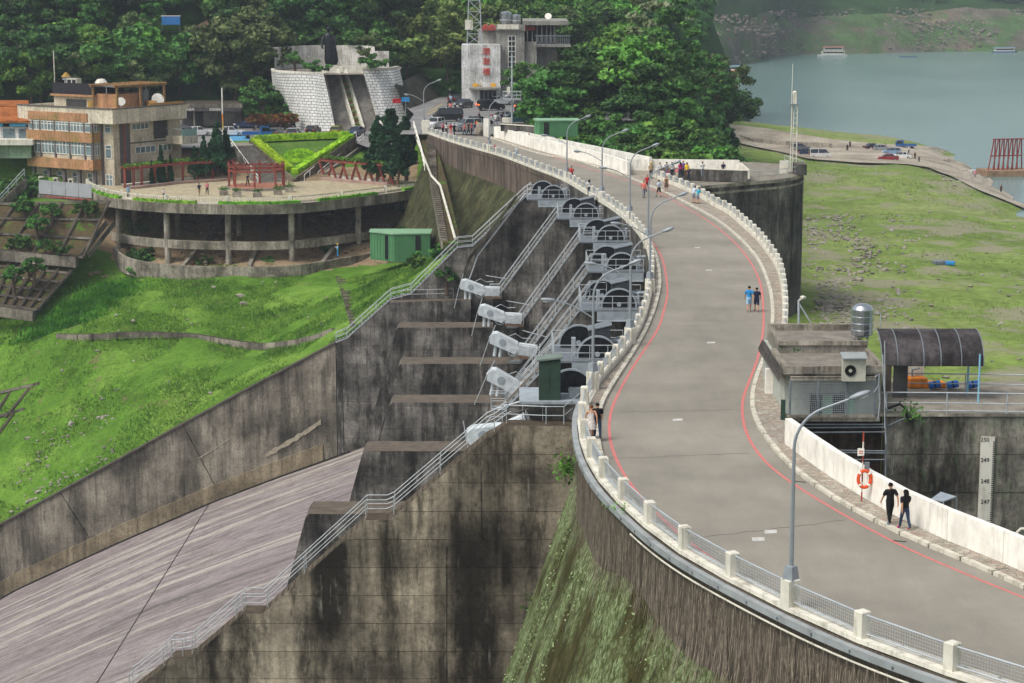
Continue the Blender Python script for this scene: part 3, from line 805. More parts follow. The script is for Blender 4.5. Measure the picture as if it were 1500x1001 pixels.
# end wall by the hut
pr = thing('parapet', 'short white wall end standing on the paving beside the pump hut', 'parapet wall', tuple(on(1128, 576)))
a, b = on(1128, 577, .1), on(1160, 578, .1)
m = MB(); m.cbox((a.x, a.y+.1, .75), (.5, .5, 1.35)); m.build('end_post', M_white, pr)
m = MB(); m.cbox((a.x+.95, a.y+.25, .72), (1.4, .22, 1.2)); m.build('wall_panel', M_white, pr)

# ------------------------------------------------------------------ street lamps
M_lampgrey = plain('grey_lamp_paint', '8e959a', .5, .2, .1, 2, .4)
M_lens = plain('frosted_lamp_lens', 'c9ccc8', .3, 0, .05)
def lamp(label, base0, right=True, left=True, foot=1.08, h=6.0, group='street lamps along the left edge of the dam road', rs=1.0):
    base = base0 if base0 in N_posts else min(GL, key=lambda p: (p-base0).length); base = base if (base-base0).length < 3 else base0
    root = thing('street_lamp', label, 'street lamp', (base.x, base.y, foot), group)
    o = Vector(root['_o'])
    m = MB(); m.cbox((base.x, base.y, foot/2+.02), (.5, .5, foot+.04), .5, .03); m.build('plinth', M_white2, root)
    m = MB(); m.lathe([(.30, 0), (.22, .5), (.14, .52)], o, 4); m.build('base_cover', M_lampgrey, root)
    H = h-foot+.2; pts = [o+Vector((0, 0, z)) for z in (.3, 1.5, 3, H-1.3)]; rr = [.085, .08, .07, .06]
    for k in range(1, 8):
        t = k/7; a = t*R(68); pts.append(o+Vector((1.5*(1-math.cos(a))*rs, 0, H-1.3+1.5*math.sin(a)))); rr.append(.06-.012*t)
    e = pts[-1]; dd = Vector((math.cos(R(22))*rs, -.12, math.sin(R(22)))); 
    pts.append(e+dd*1.05); rr.append(.045)
    m = MB(); m.tube(pts, rr, 7); m.build('pole', M_lampgrey, root)
    hd = MB(); q = pts[-1]; M = Matrix.Translation(q) @ dd.to_track_quat('X', 'Z').to_matrix().to_4x4()
    def head(M, nm='lamp_head'):
        hm = MB(); hm.smooth = True; hm.blob((.3, 0, .02), (.42, .15, .11), 3, 2, .0)
        for i in range(len(hm.v)):
            p = Vector(hm.v[i]); hm.v[i] = tuple(M @ p)
        ho = hm.build(nm, M_lampgrey, root)
        ln = MB(); ln.smooth = True; ln.blob((.38, 0, -.07), (.26, .11, .07), 1, 1, 0); ln.v = [tuple(M @ Vector(p)) for p in ln.v]
        l = ln.build('lens', M_lens, ho); l.location = (0, 0, 0)
    head(M)
    if left:
        s0 = o+Vector((0, 0, 2.9)); pts = [s0]
        for k in range(1, 9):
            t = k/8; a = t*R(75); pts.append(s0+Vector((-(1.9*math.sin(a)), 0, 1.15*(1-math.cos(a))*1.0+.0)) if False else s0+Vector((-2.0*t, 0, .95*math.sin(t*R(80)))))
        dl_ = Vector((-1, -.1, .1)); pts.append(pts[-1]+dl_*.1)
        m = MB(); m.tube(pts, .04, 6); m.build('lower_arm', M_lampgrey, root)
        head(Matrix.Translation(pts[-1]) @ dl_.to_track_quat('X', 'Z').to_matrix().to_4x4())
    return root
LMP = [((1169,899), 0, 'nearest grey street lamp, single arm, on the guard rail of the near bend'),
       ((870,574), 1, 'grey double-arm street lamp where the left sidewalk meets the near bend'),
       ((925,505), 1, 'second double-arm lamp beyond the nearest gate hoists'),
       ((950,430), 1, 'double-arm lamp beside the narrow middle of the left sidewalk'),
       ((947,364), 0, 'single-arm street lamp where the red line starts to curve'),
       ((921,327), 1, 'double-arm street lamp left of the man in the white shirt'),
       ((881,297), 1, 'double-arm street lamp next to the woman with long black hair'),
       ((831,267), 1, 'double-arm street lamp next to the man in the red shirt'),
       ((718,224), 0, 'single-arm lamp on the far straight rail near the two white-shirted people'),
       ((621,190), 1, 'double-arm lamp at the far end of the rail beside the car park')]
for k_, ((u, v), d, lb) in enumerate(LMP): lamp(lb, on(u, v) if k_ else min(N_posts, key=lambda p: abs(proj(p)[0]-1168)), True, bool(d), h=6.2 if k_ else 6.9)

# ------------------------------------------------------------------ stairs on the piers
M_tread = plain('dark_grating', '4a4d4e', .8, .1, .3, 3)
def stair(name, label, pts, D, w=.95, treads=True, stringer=True, rails=2, h=1.0, mids=(.5,), sp=2.4, yo=-.05, group='steel stairs on the spillway piers', steprun=.34):
    """pts: (X, z) polyline, highest first"""
    root = thing(name, label, 'staircase', (pts[-1][0], D, pts[-1][1]), group)
    P0 = [Vector((x, D+yo, z)) for x, z in pts]; P1 = [p+Vector((0, w, 0)) for p in P0]
    if stringer:
        for P in (P0, P1):
            m = MB()
            for a, b in zip(P, P[1:]): m.beam(a+Vector((0, 0, .12)), b+Vector((0, 0, .12)), .05, .11)
            m.build('stringer', M_galv, root)
    if treads:
        m = MB(); dz_ = 0 if stringer else .2
        for a, b in zip(P0, P0[1:]):
            d = b-a; n = int(abs(d.x)/steprun)
            if abs(d.z) < .3: m.box((min(a.x, b.x), D+yo+.02, a.z+.02-dz_), (max(a.x, b.x), D+yo+w-.02, a.z+.05-dz_)); continue
            for i in range(n):
                p = a.lerp(b, (i+.5)/n); m.box((p.x-.11, D+yo+.03, p.z+.14-dz_), (p.x+.11, D+yo+w-.03, p.z+.17-dz_))
        m.build('treads', M_tread if stringer else M_conc_mid, root, kind='stuff')
    for k, P in enumerate((P0, P1)[:rails]):
        Q = [p+Vector((0, .03 if k == 0 else -.03, .15)) for p in P]
        railing(root, Q, h, .027, mids, sp)
    return root
nm = {2: 'second farthest', 3: 'third farthest', 4: 'middle', 5: 'third nearest', 6: 'second nearest'}
for k in (2, 3, 4, 5, 6):
    D = PD[k]; A, B = [xz(*q, D) for q in STAIR[k]]
    stair('steel_staircase', 'steep galvanised steel stair with handrails, on the %s pier' % nm[k], [(A[0]+1.2, A[1]), A, B, (B[0]-.9, B[1])], D, .8, mids=(.5,), sp=2.6)
stair('steel_staircase', 'long zigzag steel-railed stair down the far training wall beside the grass', T1[1:9], D1, 1.1, sp=2.4, mids=(.5,))
stair('steel_staircase', 'steel-railed stair down the nearest pier in the foreground, with three small landings', [(x, z) for x, z in T7[1:18]], D7, 1.15, sp=3.0, mids=(.5,), stringer=False, steprun=.3)
# hand rails round the near platform
rp = thing('platform_railing', 'curved steel railing round the near hoist platform on top of the foreground pier', 'railing', tuple(at(742,620,D7)))
railing(rp, [at(736,622,D7+.2)+Vector((0,0,.1)), at(800,622,D7-.1), at(826,622,D7-.1), at(852,600,D7+1.6)], 1.0, .032, (.5,), 1.7)
railing(rp, [at(736,622,D7+1.4), at(795,606,D7+3.4), at(795,616,D7+1.2)], 1.0, .03, (.5,), 1.6)
# rail on the far ledge
lg = thing('ledge_railing', 'short steel railing on the mossy ledge at the foot of the far stair', 'railing', tuple(at(590,436,D1)))
railing(lg, [at(588,438,D1-.3), at(664,436,D1-.3), at(664,432,D1+2)], .95, .03, (.5,), 2.4)
lw = MB(); lw.prism([(x, D1-1.6, z) for x, z in (xz(572,440,D1), xz(690,436,D1), (xz(690,436,D1)[0], -30), (xz(560,640,D1)[0], -30))], (0, 1.55, 0))
lw.build('wall_foot', M_conc_dark, fw)
# sloping drain channel beside the far stair
dc = thing('drain_channel', 'narrow sloping concrete drain channel with a grey pipe, beside the far stair', 'drain', tuple(at(692,412,D1-2)))
pts = [at(769,288,D1-1.2), at(700,378,D1-1.2), at(688,412,D1-1.2)]
m = MB()
for a, b in zip(pts, pts[1:]): m.beam(a+Vector((-.9, 0, 0)), b+Vector((-.9, 0, 0)), 1.2, .3)
m.build('channel', M_conc_moss, dc)
m = MB(); m.tube([p+Vector((0, -.3, .3)) for p in [at(785,287,D1-1.2)]+pts], .1, 6); m.build('pipe', M_galv, dc)
# pier wedge behind the channel : mossy shoulder
# ------------------------------------------------------------------ gate hoists
M_glass_d = plain('dark_window_glass', '23292c', .15, 0, .2, 1, .6)
M_green_d = plain('dark_green_paint', '2f4438', .6, 0, .2, 1.2)
def ring(m, ctr, r, tr, a0, a1, n=18, wy=.12):
    """half ring in the XZ plane"""
    pts = []
    for i in range(n+1):
        a = a0+(a1-a0)*i/n; pts.append((math.cos(a), math.sin(a)))
    for (p, q) in zip(pts, pts[1:]):
        P = [Vector((ctr[0]+s[0]*rr, ctr[1]-wy/2, ctr[2]+s[1]*rr)) for s, rr in ((p, r-tr), (q, r-tr), (q, r+tr), (p, r+tr))]
        m.prism(P, (0, wy, 0))
def wheel(root, ctr, r, depth=.5):
    m = MB(); prof = [(math.cos(R(a))*(r-.04), math.sin(R(a))*(r-.04)) for a in range(-8, 189, 14)]
    m.prism([(ctr[0]+x, ctr[1], ctr[2]+z) for x, z in prof], (0, depth, 0)); w_ = m.build('gear_guard', M_black, root)
    m = MB(); ring(m, ctr, r, .055, R(-8), R(188)); m.build('guard_rim', M_steel_p, root)
    m = MB(); m.lathe([(.16, -.06), (.16, .06)], (0, 0, 0), 10, Matrix.Translation((ctr[0], ctr[1]-.06, ctr[2]+.1)) @ Matrix.Rotation(R(90), 4, 'X')); m.build('hub', M_steel_p, w_)
    for a in (30, 75, 115, 150):
        m = MB(); m.beam((ctr[0], ctr[1]-.03, ctr[2]+.1), (ctr[0]+math.cos(R(a))*(r-.1), ctr[1]-.03, ctr[2]+math.sin(R(a))*(r-.1)), .03, .05); m.build('spoke', M_spoke, w_)
M_spoke = plain('dark_spoke', '24292c', .6, .2)
def make_hoist():
    root = thing('gate_hoist', '', 'gate hoist', (0, 0, 0), 'gate hoists beside the road')
    m = MB(); m.box((-2.7, -1.1, -.12), (1.9, 4.6, 0)); m.build('deck', M_galv_d, root)
    m = MB(); m.box((-1.5, -1.15, -.75), (1.8, -1.0, -.13)); m.box((-1.5, -1.32, -.8), (1.8, -.85, -.75)); m.build('girder', M_steel_p, root)
    m = MB(); m.box((-1.5, 3.0, -.75), (1.8, 3.15, -.13)); m.build('girder', M_steel_p, root)
    wheel(root, (.1, 0, .12), 1.22); wheel(root, (-.95, 3.3, .25), 1.22)
    m = MB()   # mesh covered drum cowl with sloped top
    m.prism([(-.35, 1.1, 0), (.95, 1.1, 0), (.95, 1.1, 1.75), (-.35, 1.1, 1.45)], (0, 1.5, 0)); cw = m.build('drum_cowl', M_black if False else plain('dark_grey_mesh_cover', '3a4044', .7, .1, .3, 3), root)
    m = MB(); m.beam((-.45, 1.9, 1.5), (1.05, 1.9, 1.85), 1.7, .06); m.build('cowl_lid', M_galv_d, cw)
    m = MB(); m.lathe([(.62, 0), (.62, 1.3)], (0, 0, 0), 14, Matrix.Translation((.3, 2.3, .6)) @ Matrix.Rotation(R(90), 4, 'X')); m.build('cable_drum', M_black, root)
    m = MB(); m.cbox((1.35, .5, .3), (.55, .7, .6)); m.build('gearbox', M_galv_d, root)
    m = MB(); m.tube([(1.0, 1.6, .75), (2.1, 1.6, .8)], .13, 8); m.build('drive_shaft', M_steel_p, root)
    m = MB(); m.tube([(1.5, .2, 0), (1.5, .2, .9)], .1, 8); m.lathe([(.14, 0), (.16, .12), (.04, .2)], (1.5, .2, .9), 8); m.build('motor', M_steel_p, root)
    m = MB(); m.cbox((-1.35, .9, .55), (.25, .45, 1.1)); m.build('control_box', M_steel_p, root)
    m = MB(); m.lathe([(.35, 0), (.35, .5)], (0, 0, 0), 12, Matrix.Translation((1.6, 2.9, .5)) @ Matrix.Rotation(R(90), 4, 'X')); m.build('brake_wheel', M_galv_d, root)
    railing(root, [(-2.6, 3.6, 0), (-2.6, -.95, 0), (1.8, -.95, 0)], .95, .028, (.5,), 1.1)
    railing(root, [(-2.6, 4.4, 0), (-.2, 4.5, 0)], .95, .026, (.5,), 1.1)
    railing(root, [(1.0, 4.4, 0), (1.9, 4.4, 0)], .95, .026, (.5,), .8)
    return root
hp = make_hoist(); zH = -1.35
HO = {1: (809, 291), 2: (857, 319), 3: (893, 353), 4: (909, 396), 5: (905, 452), 6: (873, 526)}
nh = {1: 'farthest, at the head of the far stair', 2: 'second from the far end', 3: 'third from the far end', 4: 'fourth from the far end, beside a double lamp', 5: 'third nearest to the camera', 6: 'second nearest, just above the green cabinet'}
for k, (u, v) in HO.items():
    p = on(u, v, zH); q = place(hp, (p.x, p.y+.4, zH), 0, 'grey gate hoist with black guards, '+nh[k])
    if k in (1,):
        for ch in list(q.children):
            if ch.name.startswith(('drum_cowl',)): kill(ch)
kill(hp)
# p7 : dark green cabinet and one wheel
r7 = thing('gate_hoist', 'nearest gate hoist with one half-round black gear guard behind the green cabinet', 'gate hoist', tuple(at(830,592,112.5)), 'gate hoists beside the road')
q = at(836, 592, 113); q.z = -1.2
wheel(r7, (q.x, q.y, q.z), 1.25, .4)
m = MB(); m.box((q.x-2.9, 110.6, -1.45), (q.x+1.2, 114.6, -1.3)); m.build('deck', M_steel_p, r7)
m = MB(); m.cbox((q.x+.3, 111.6, -1.0), (.9, .5, .55)); m.build('gearbox', M_galv_d, r7)
m = MB(); m.cbox((q.x-.75, 112.3, -.7), (.3, .5, 1.2)); m.build('motor', M_galv_d, r7)
g = at(805, 606, 111.4)
cb = thing('cabinet', 'tall dark green steel cabinet on the near hoist platform', 'cabinet', (g.x, g.y, -1.3))
m = MB(); m.cbox((g.x, g.y, -.2), (1.2, .9, 2.2)); m.build('body', M_green_d, cb)
m = MB(); m.beam((g.x-.72, g.y, .95), (g.x+.72, g.y, 1.12), 1.15, .1); m.build('lid', plain('grey_green_lid', '6d7a70', .6), cb)
for dx in (-.3, .3):
    m = MB(); m.box((g.x+dx-.27, g.y-.47, -1.1), (g.x+dx+.27, g.y-.455, .75)); m.build('door', M_green_d, cb)
# trunnion housings
M_wht_m = plain('chalky_white_paint', 'c4ccce', .7, 0, .22, 1.5)
def make_trun():
    root = thing('trunnion_housing', '', 'gate housing', (0, 0, 0), 'white trunnion housings')
    pf = [(-2.6, .25), (-2.35, .85), (-1.9, .95), (.1, .25), (.3, -.3), (-.1, -.75), (-2.0, -.2), (-2.5, -.05)]
    m = MB(); m.prism([(x, 0, z) for x, z in pf], (0, 1.5, 0)); b = m.build('housing', M_wht_m, root)
    m = MB(); m.lathe([(.34, 0), (.34, .03)], (0, 0, 0), 14, Matrix.Translation((-1.35, -.0, .2)) @ Matrix.Rotation(R(90), 4, 'X')); m.build('round_hatch', M_steel_p, b)
    m = MB(); m.box((.2, .0, -.75), (1.9, 1.6, .15)); m.build('rear_box', M_wht_m, root)
    m = MB(); m.box((.25, -.25, -1.0), (2.1, 1.6, -.8)); m.build('walkway', plain('rusty_plate', '6e5a49', .9, .1, .4, 3), root)
    for x in (-1.9, -1.4):
        m = MB(); m.tube([(x, .5, -1.25), (x, .5, .1)], .16, 8); m.build('support_tube', M_wht_m, root)
    m = MB(); m.tube([(-3.1, -.2, -2.2), (-2.6, 0, .3), (-2.2, .2, 1.7)], .04, 5); m.build('guy_bar', M_galv, root)
    m = MB(); m.tube([(-.3+.45*math.cos(a), -.1, -.55+.35*math.sin(a)) for a in np.linspace(0, 6.28, 14)], .025, 5); m.build('cable_loop', M_galv, root)
    m = MB(); m.tube([(-.9, .1, .8), (-.3, .2, 1.15), (.4, .3, .8), (1.2, .2, .9)], .03, 5); m.build('cable', M_galv, root)
    m = MB(); m.tube([(.3, -.2, 1.6), (2.6, -.2, 1.3)], .05, 5); m.build('bar', M_galv, root)
    railing(root, [(.3, -.2, -.8), (2.1, -.2, -.8), (2.1, 1.5, -.8)], 1.1, .028, (.5,), .9)
    return root
tp = make_trun()
TR = {2: (707, 424, 'at the foot of the farthest pier stair'), 3: (737, 463, 'second from the top of the descending row'), 4: (757, 508, 'third of the descending row, above a long bar'),
      5: (757, 566, 'fourth of the descending row, tilted beside the long stair'), 6: (734, 630, 'lowest, half hidden behind the foreground handrail')}
for k, (u, v, lb) in TR.items():
    p = at(u, v, PD[k]-1.8); q = place(tp, tuple(p), 0, 'chalky white housing with round hatch, '+lb, sc=.88); q.rotation_euler = (0, R({2: 2, 3: 3, 4: 8, 5: 12, 6: -25}[k]), 0)
kill(tp)

# ------------------------------------------------------------------ viewing platform + intake tower
it = thing('intake_tower', 'massive dark stained round-fronted concrete intake tower standing in the lake bed', 'tower', (24, 225, -25))
plan = [(12.9, 213), (19.6, 218), (25.2, 222.6), (29.4, 225.5), (32.2, 229.5), (33.9, 236), (32.7, 244), (27, 248), (13.5, 246)]
def rounded(pl, n=4, closed=True):
    out = []
    for i in range(len(pl)):
        a, b, cc = Vector(pl[i-1]), Vector(pl[i]), Vector(pl[(i+1) % len(pl)])
        p = b.lerp(a, .4); q = b.lerp(cc, .4)
        for k in range(n+1): t = k/n; out.append(p*(1-t)**2+b*2*t*(1-t)+q*t*t)
    return out
rp2 = rounded(plan)
zz = -.8; k = 0
m = MB(); m.prism([(p.x*.999+.03, p.y+.08, -26) for p in rp2], (0, 0, 25.15)); m.build('wall_core', M_conc_tower, it)
while zz > -25:
    m = MB(); m.prism([(p.x, p.y, zz-2.2+.04) for p in rp2], (0, 0, 2.2-.04)); m.build('concrete_lift', M_conc_tower, it); zz -= 2.2
m = MB()
for (z0, z1, e) in ((-.8, -.45, .25), (-1.5, -1.25, .15)):
    m.prism([(p.x+(p.x-24)*.008*e*4, p.y-e, z0) for p in rp2], (0, 0, z1-z0))
m.build('deck_edge', M_conc_light, it)
railing(it, [Vector((p[0]-.2, p[1]+.3, -.45)) for p in plan[2:7]], 1.0, .04, (.5,), 2.2)
m = MB(); m.cbox((30.9, 232.5, .2), (.9, .9, 1.5)); m.build('white_pillar', M_white2, it)
m = MB(); m.cbox((32.5, 231.2, .2), (1.2, 3.0, 1.2)); m.build('corner_wall', M_conc_tower, it)
vp = thing('viewing_platform', 'white-walled viewing platform full of people between road and tower', 'platform', (18, 222, 0))
m = MB(); P = [on(955,259,0), on(968,258,0)+Vector((0,1,0)), Vector((25.5, 221.6, 0)), Vector((25.3, 229.5, 0)), Vector((13.0, 231, 0)), on(919,259,0)]
m.flat([Vector((p.x, p.y, .05)) for p in P]); m.build('floor', M_pave, vp)
m = MB(); a, b = Vector((P[1].x, P[1].y-.6, -.4)), Vector((25.5, 221.4, -.4)); 
m.prism([a, b, b+Vector((0, .35, 0)), a+Vector((0, .35, 0))], (0, 0, 1.25)); m.build('front_wall', M_conc_tower, vp)
m = MB(); m.prism([a+Vector((0, -.03, 1.26)), b+Vector((0, -.03, 1.26)), b+Vector((0, .4, 1.26)), a+Vector((0, .4, 1.26))], (0, 0, .1)); m.build('coping', M_white2, vp)
m = MB()
a2, b2 = Vector((12.8, 231, 0)), Vector((25.5, 229.6, 0)); m.prism([a2, b2, b2+Vector((0, .3, 0)), a2+Vector((0, .3, 0))], (0, 0, 1.3)); m.build('back_wall', M_white, vp)
m = MB(); c0 = on(919,258,0); m.prism([c0, a2, a2+Vector((.2, .3, 0)), c0+Vector((0, .4, 0))], (0, 0, 1.5)); m.build('back_wall', M_white, vp)
m = MB(); m.prism([b2, b+Vector((.0, 0, .4)), b+Vector((.25, 0, .4)), b2+Vector((.25, 0, 0))], (0, 0, 1.0)); m.build('side_wall', M_white2, vp)
# lattice mast
mt = thing('lattice_mast', 'slim white lattice mast with aerial on the intake tower', 'mast', (32.2, 234.5, -.8))
mx, my = 32.2, 234.5; top = 7.2
for (dx, dy) in ((-.35, -.2), (.35, -.2), (0, .4)):
    m = MB(); m.tube([(mx+dx, my+dy, -.8), (mx+dx*.9, my+dy, top)], .07, 6); m.build('leg', M_white2, mt)
for i in range(14):
    z = -.6+i*.57; m = MB(); m.beam((mx-.35, my-.2, z), (mx+.35, my-.2, z+.0), .05, .05); m.beam((mx-.35, my-.2, z), (mx, my+.4, z+.5), .03, .03) if False else None
    m.build('rung', M_white2, mt)
m = MB(); m.cbox((mx, my, top+.04), (1.1, 1.0, .08)); m.build('top_plate', M_galv_d, mt)
m = MB(); m.cbox((mx, my, top+.6), (.4, .4, 1.1)); m.lathe([(.22, 0), (.26, .25), (.1, .4)], (mx, my, top+1.15), 10); m.build('beacon', M_white2, mt)
m = MB(); m.tube([(mx-.35, my, top), (mx-.3, my, top+4.6)], .035, 5); m.build('aerial', M_white2, mt)
for i in range(4):
    m = MB(); m.beam((mx-.4-i*.3, my, top-.1), (mx-.4-i*.3, my, top-1.3), .03, .03); m.build('side_aerial', M_galv_d, mt)
m = MB(); m.beam((mx-1.5, my, top-.3), (mx, my, top-.3), .04, .04); m.build('aerial_arm', M_galv_d, mt)

# ------------------------------------------------------------------ pump hut
hut = thing('pump_hut', 'small grey flat-roofed control hut with mesh cage over green-paned windows', 'hut', (16, 101, 0))
M_roof = concrete('flat_roof_concrete', '8f8a80', '625d54', 'a8a297', .3, top='8b857b', white=.3, moss=('3f4b2a', .15))
hx0, hx1 = at(1150,600,101).x, at(1291,600,101).x
def bx(root, nm, lo, hi, mat, **k):
    m = MB(); m.box(lo, hi); return m.build(nm, mat, root, **k)
bx(hut, 'wall', (hx0, 101.3, 0), (hx1, 110.4, 2.2), plain('pale_grey_green_wall', 'a3a89e', .85, 0, .2, 1))
bx(hut, 'roof_slab', (hx0-.15, 100.6, 2.2), (hx1+.1, 105.8, 2.32), M_roof)
bx(hut, 'roof_edge', (hx0-.15, 100.6, 2.321), (hx1+.1, 100.85, 2.62), M_conc_light)
bx(hut, 'roof_edge', (hx0-.15, 100.851, 2.321), (hx0+.1, 105.79, 2.6), M_conc_light)
bx(hut, 'roof_edge', (hx1-.1, 100.851, 2.321), (hx1+.1, 105.79, 2.6), M_conc_light)
bx(hut, 'rear_block', (hx0+.2, 105.8, 2.21), (hx1+.05, 110.4, 2.75), M_roof)
bx(hut, 'rear_roof_edge', (hx0+.2, 105.7, 2.75), (hx1+.05, 105.95, 2.98), M_conc_light)
bx(hut, 'rear_roof_edge', (hx0+.2, 110.2, 2.751), (hx1+.05, 110.45, 3.1), M_conc_light)
bx(hut, 'rear_roof_edge', (hx0+.2, 105.951, 2.751), (hx0+.42, 110.19, 3.0), M_conc_light)
m = MB(); m.prism([(hx0-.15, 100.9, 2.25), (hx0-.36, 100.9, 1.75), (hx0-.36, 109.5, 1.75), (hx0-.1, 109.5, 2.25)], (0, 0, .12)); m.build('side_awning', plain('dark_corrugated_sheet', '5b5854', .8, .1, .3, 2), hut)
m = MB()
for i in range(20): m.beam((hx0-.17, 101+i*.44, 2.4), (hx0-.38, 101+i*.44, 1.88), .06, .05)
m.build('awning_ribs', plain('dark_corrugated_sheet', '5b5854', .8, .1, .3, 2), hut, kind='stuff')
# windows
for (u0, u1, mt_) in ((1187,1204,M_glass_d),(1204.6,1219,plain('pale_green_blind','7fa58d',.6)),(1219.6,1237,M_glass_d),(1237.6,1252,plain('pale_green_blind','7fa58d',.6))):
    a, b = at(u0, 579, 101.25), at(u1, 607, 101.25); bx(hut, 'window_pane', (a.x, 101.2, b.z), (b.x, 101.3, a.z), mt_)
a, b = at(1186, 577.5, 101.2), at(1253, 608.5, 101.2)
for (x0, x1, z0, z1) in ((a.x-.05, b.x+.05, a.z, a.z+.06), (a.x-.05, b.x+.05, b.z-.06, b.z)):
    bx(hut, 'window_frame', (x0, 101.13, z0), (x1, 101.22, z1), M_galv_d)
# cage
cgx0, cgx1 = at(1157,600,100.6).x, at(1281,600,100.6).x
for (lo, hi) in (((cgx0, 100.55, 1.9), (cgx1, 100.66, 2.08)), ((cgx0, 100.55, .0), (cgx1, 100.66, .14))): bx(hut, 'cage_frame', lo, hi, M_conc_light)
for t in (0, .33, .67, 1):
    x = cgx0+(cgx1-cgx0)*t; bx(hut, 'cage_post', (x-.05, 100.56, .141), (x+.05, 100.65, 1.899), M_galv_d)
m = MB()
for i in range(44): x = cgx0+(cgx1-cgx0)*(i+.5)/44; m.beam((x-.04, 100.6, .14), (x+.04, 100.6, 1.9), .014, .014)
for i in range(16): z = .2+i*.11; m.beam((cgx0, 100.6, z), (cgx1, 100.6, z), .014, .014)
m.build('cage_mesh', M_galv, hut, kind='stuff')
bx(hut, 'cage_top', (cgx0, 100.5, 2.081), (cgx1, 101.29, 2.12), M_conc_light)
bx(hut, 'junction_box', (at(1175,543,100.5).x, 100.5, 2.25), (at(1191,543,100.5).x, 100.59, 2.6), plain('rusty_grey_box', '6a625b', .7))
for pts in ([(1296,500),(1296,620),(1298,650)], [(1287,560),(1289,590),(1286,615)], [(1293,520),(1294,560),(1299,600)], [(1282,552),(1288,548),(1287,565),(1280,575)]):
    m = MB(); m.tube([at(u, v, 100.4) for u, v in pts], .03, 5); m.build('conduit', M_galv, hut)
# tank
tc = at(1262, 503, 107.2)
tk = thing('water_tank', 'round stainless steel water tank with ribbed bands on the hut roof', 'water tank', (tc.x, 107.2, 2.76))
M_inox = plain('stainless_steel', 'b9bec0', .22, .9, .08, 3, .5)
prof = [(.3, .18)]
for k in range(4): z = .3+k*.36; prof += [(.57, z), (.6, z+.03), (.6, z+.28), (.57, z+.31)]
prof += [(.57, 1.7), (.45, 1.86), (.2, 1.97), (.0, 2.0)]
m = MB(); m.smooth = False; m.lathe(prof, (tc.x, 107.2, 2.76), 24); m.build('tank_body', M_inox, tk)
for a in range(4):
    x, y = tc.x+.42*math.cos(a*1.57+.7), 107.2+.42*math.sin(a*1.57+.7); m = MB(); m.beam((x, y, 2.76), (x, y, 3.1), .06, .06); m.build('leg', M_galv, tk)
m = MB(); m.tube([(tc.x+.55, 107.1, 4.2), (tc.x+.95, 107.1, 4.2), (tc.x+.95, 107.1, 2.8)], .03, 5); m.build('pipe', M_galv, tk)
# air conditioner
ac0 = at(1250, 557, 100.5)
ac = thing('air_conditioner', 'white air-conditioner outdoor unit with grille fan on the front roof edge of the hut', 'air conditioner', (ac0.x, 100.5, 1.95))
X, Zb = ac0.x, ac0.z; M_acw = plain('aged_white_casing', 'b5b4a4', .6, 0, .2, 2)
bx(ac, 'casing', (X-.6, 100.15, Zb), (X+.55, 100.55, Zb+1.15), M_acw)
m = MB(); ring(m, (X-.22, 100.12, Zb+.55), .25, .03, 0, 6.283, 20, .04); ring(m, (X-.22, 100.12, Zb+.55), .14, .01, 0, 6.283, 16, .03)
m.build('fan_grille', M_dark, ac, kind='stuff')
m = MB(); m.lathe([(.27, 0), (.27, .01)], (0, 0, 0), 18, Matrix.Translation((X-.22, 100.148, Zb+.55)) @ Matrix.Rotation(R(90), 4, 'X')); m.build('fan_opening', M_dark, ac)
m = MB(); m.lathe([(.09, 0), (.09, .05)], (0, 0, 0), 12, Matrix.Translation((X-.22, 100.14, Zb+.55)) @ Matrix.Rotation(R(90), 4, 'X')); m.build('fan_hub', M_acw, ac)
m = MB(); m.prism([(X-.66, 99.95, Zb+1.16), (X+.6, 99.95, Zb+1.16), (X+.6, 100.75, Zb+1.34), (X-.66, 100.75, Zb+1.34)], (0, 0, .05)); m.build('lid', plain('grey_sheet', '8b908f', .7), ac)
# pole with brace on the hut's far left
bp = thing('braced_pole', 'white steel pole with diagonal brace rising behind the hut roof', 'pole', tuple(at(1170,486,112)))
m = MB(); m.tube([at(1170,486,112), at(1170,440,112)], .07, 6); m.build('pole', M_galv, bp)
m = MB(); m.tube([at(1171,446,112), at(1197,488,112)], .05, 6); m.build('brace', M_galv, bp)
m = MB(); m.blob(at(1176,436,112), (.2, .15, .12), 1, 1, .1); m.tube([at(1170,440,112), at(1176,438,112)], .05, 5); m.build('floodlight', M_white2, bp)
# ------------------------------------------------------------------ walkway, gauge wall, canopy
M_gwall = concrete('dark_gauge_wall', '7a756b', '34322e', 'aca698', .95, top='66625a', white=.8, moss=('6f8f63', .25), sc=1.3)
gw = thing('gauge_wall', 'dark water-stained concrete wall below the walkway, carrying the water-level gauge', 'retaining wall', (22, 101, -12))
gx0 = at(1298, 620, 101.4).x
for k in range(6):
    z1 = -.12-k*2.0; m = MB(); m.box((gx0, 101.4-random.uniform(0, .03), z1-1.96), (34, 102.4, z1)); m.build('concrete_lift', M_gwall, gw)
bx(gw, 'wall_core', (gx0+.03, 101.45, -12), (33.9, 102.3, -.2), M_gwall)
lw_ = concrete('brown_stained_wall', '5d5046', '332c27', '7d6e60', .6, white=.2)
for k in range(4):
    z1 = -.3-k*1.9; m = MB(); m.box((12.5, 102.4, z1-1.86), (gx0-.01, 103.4, z1)); m.build('side_lift', lw_, gw)
bx(gw, 'side_core', (12.6, 102.45, -12), (gx0-.02, 103.3, -.35), lw_)
wd = thing('walkway', 'concrete walkway with two pipe railings beyond the pump hut', 'walkway', (22, 102, 0))
bx(wd, 'deck', (gx0-.4, 101.3, -.11), (34, 109.5, .05), M_conc_light)
bx(wd, 'deck_under_hut', (12.5, 100.9, -.28), (gx0-.41, 110.5, -.02), M_conc_light)
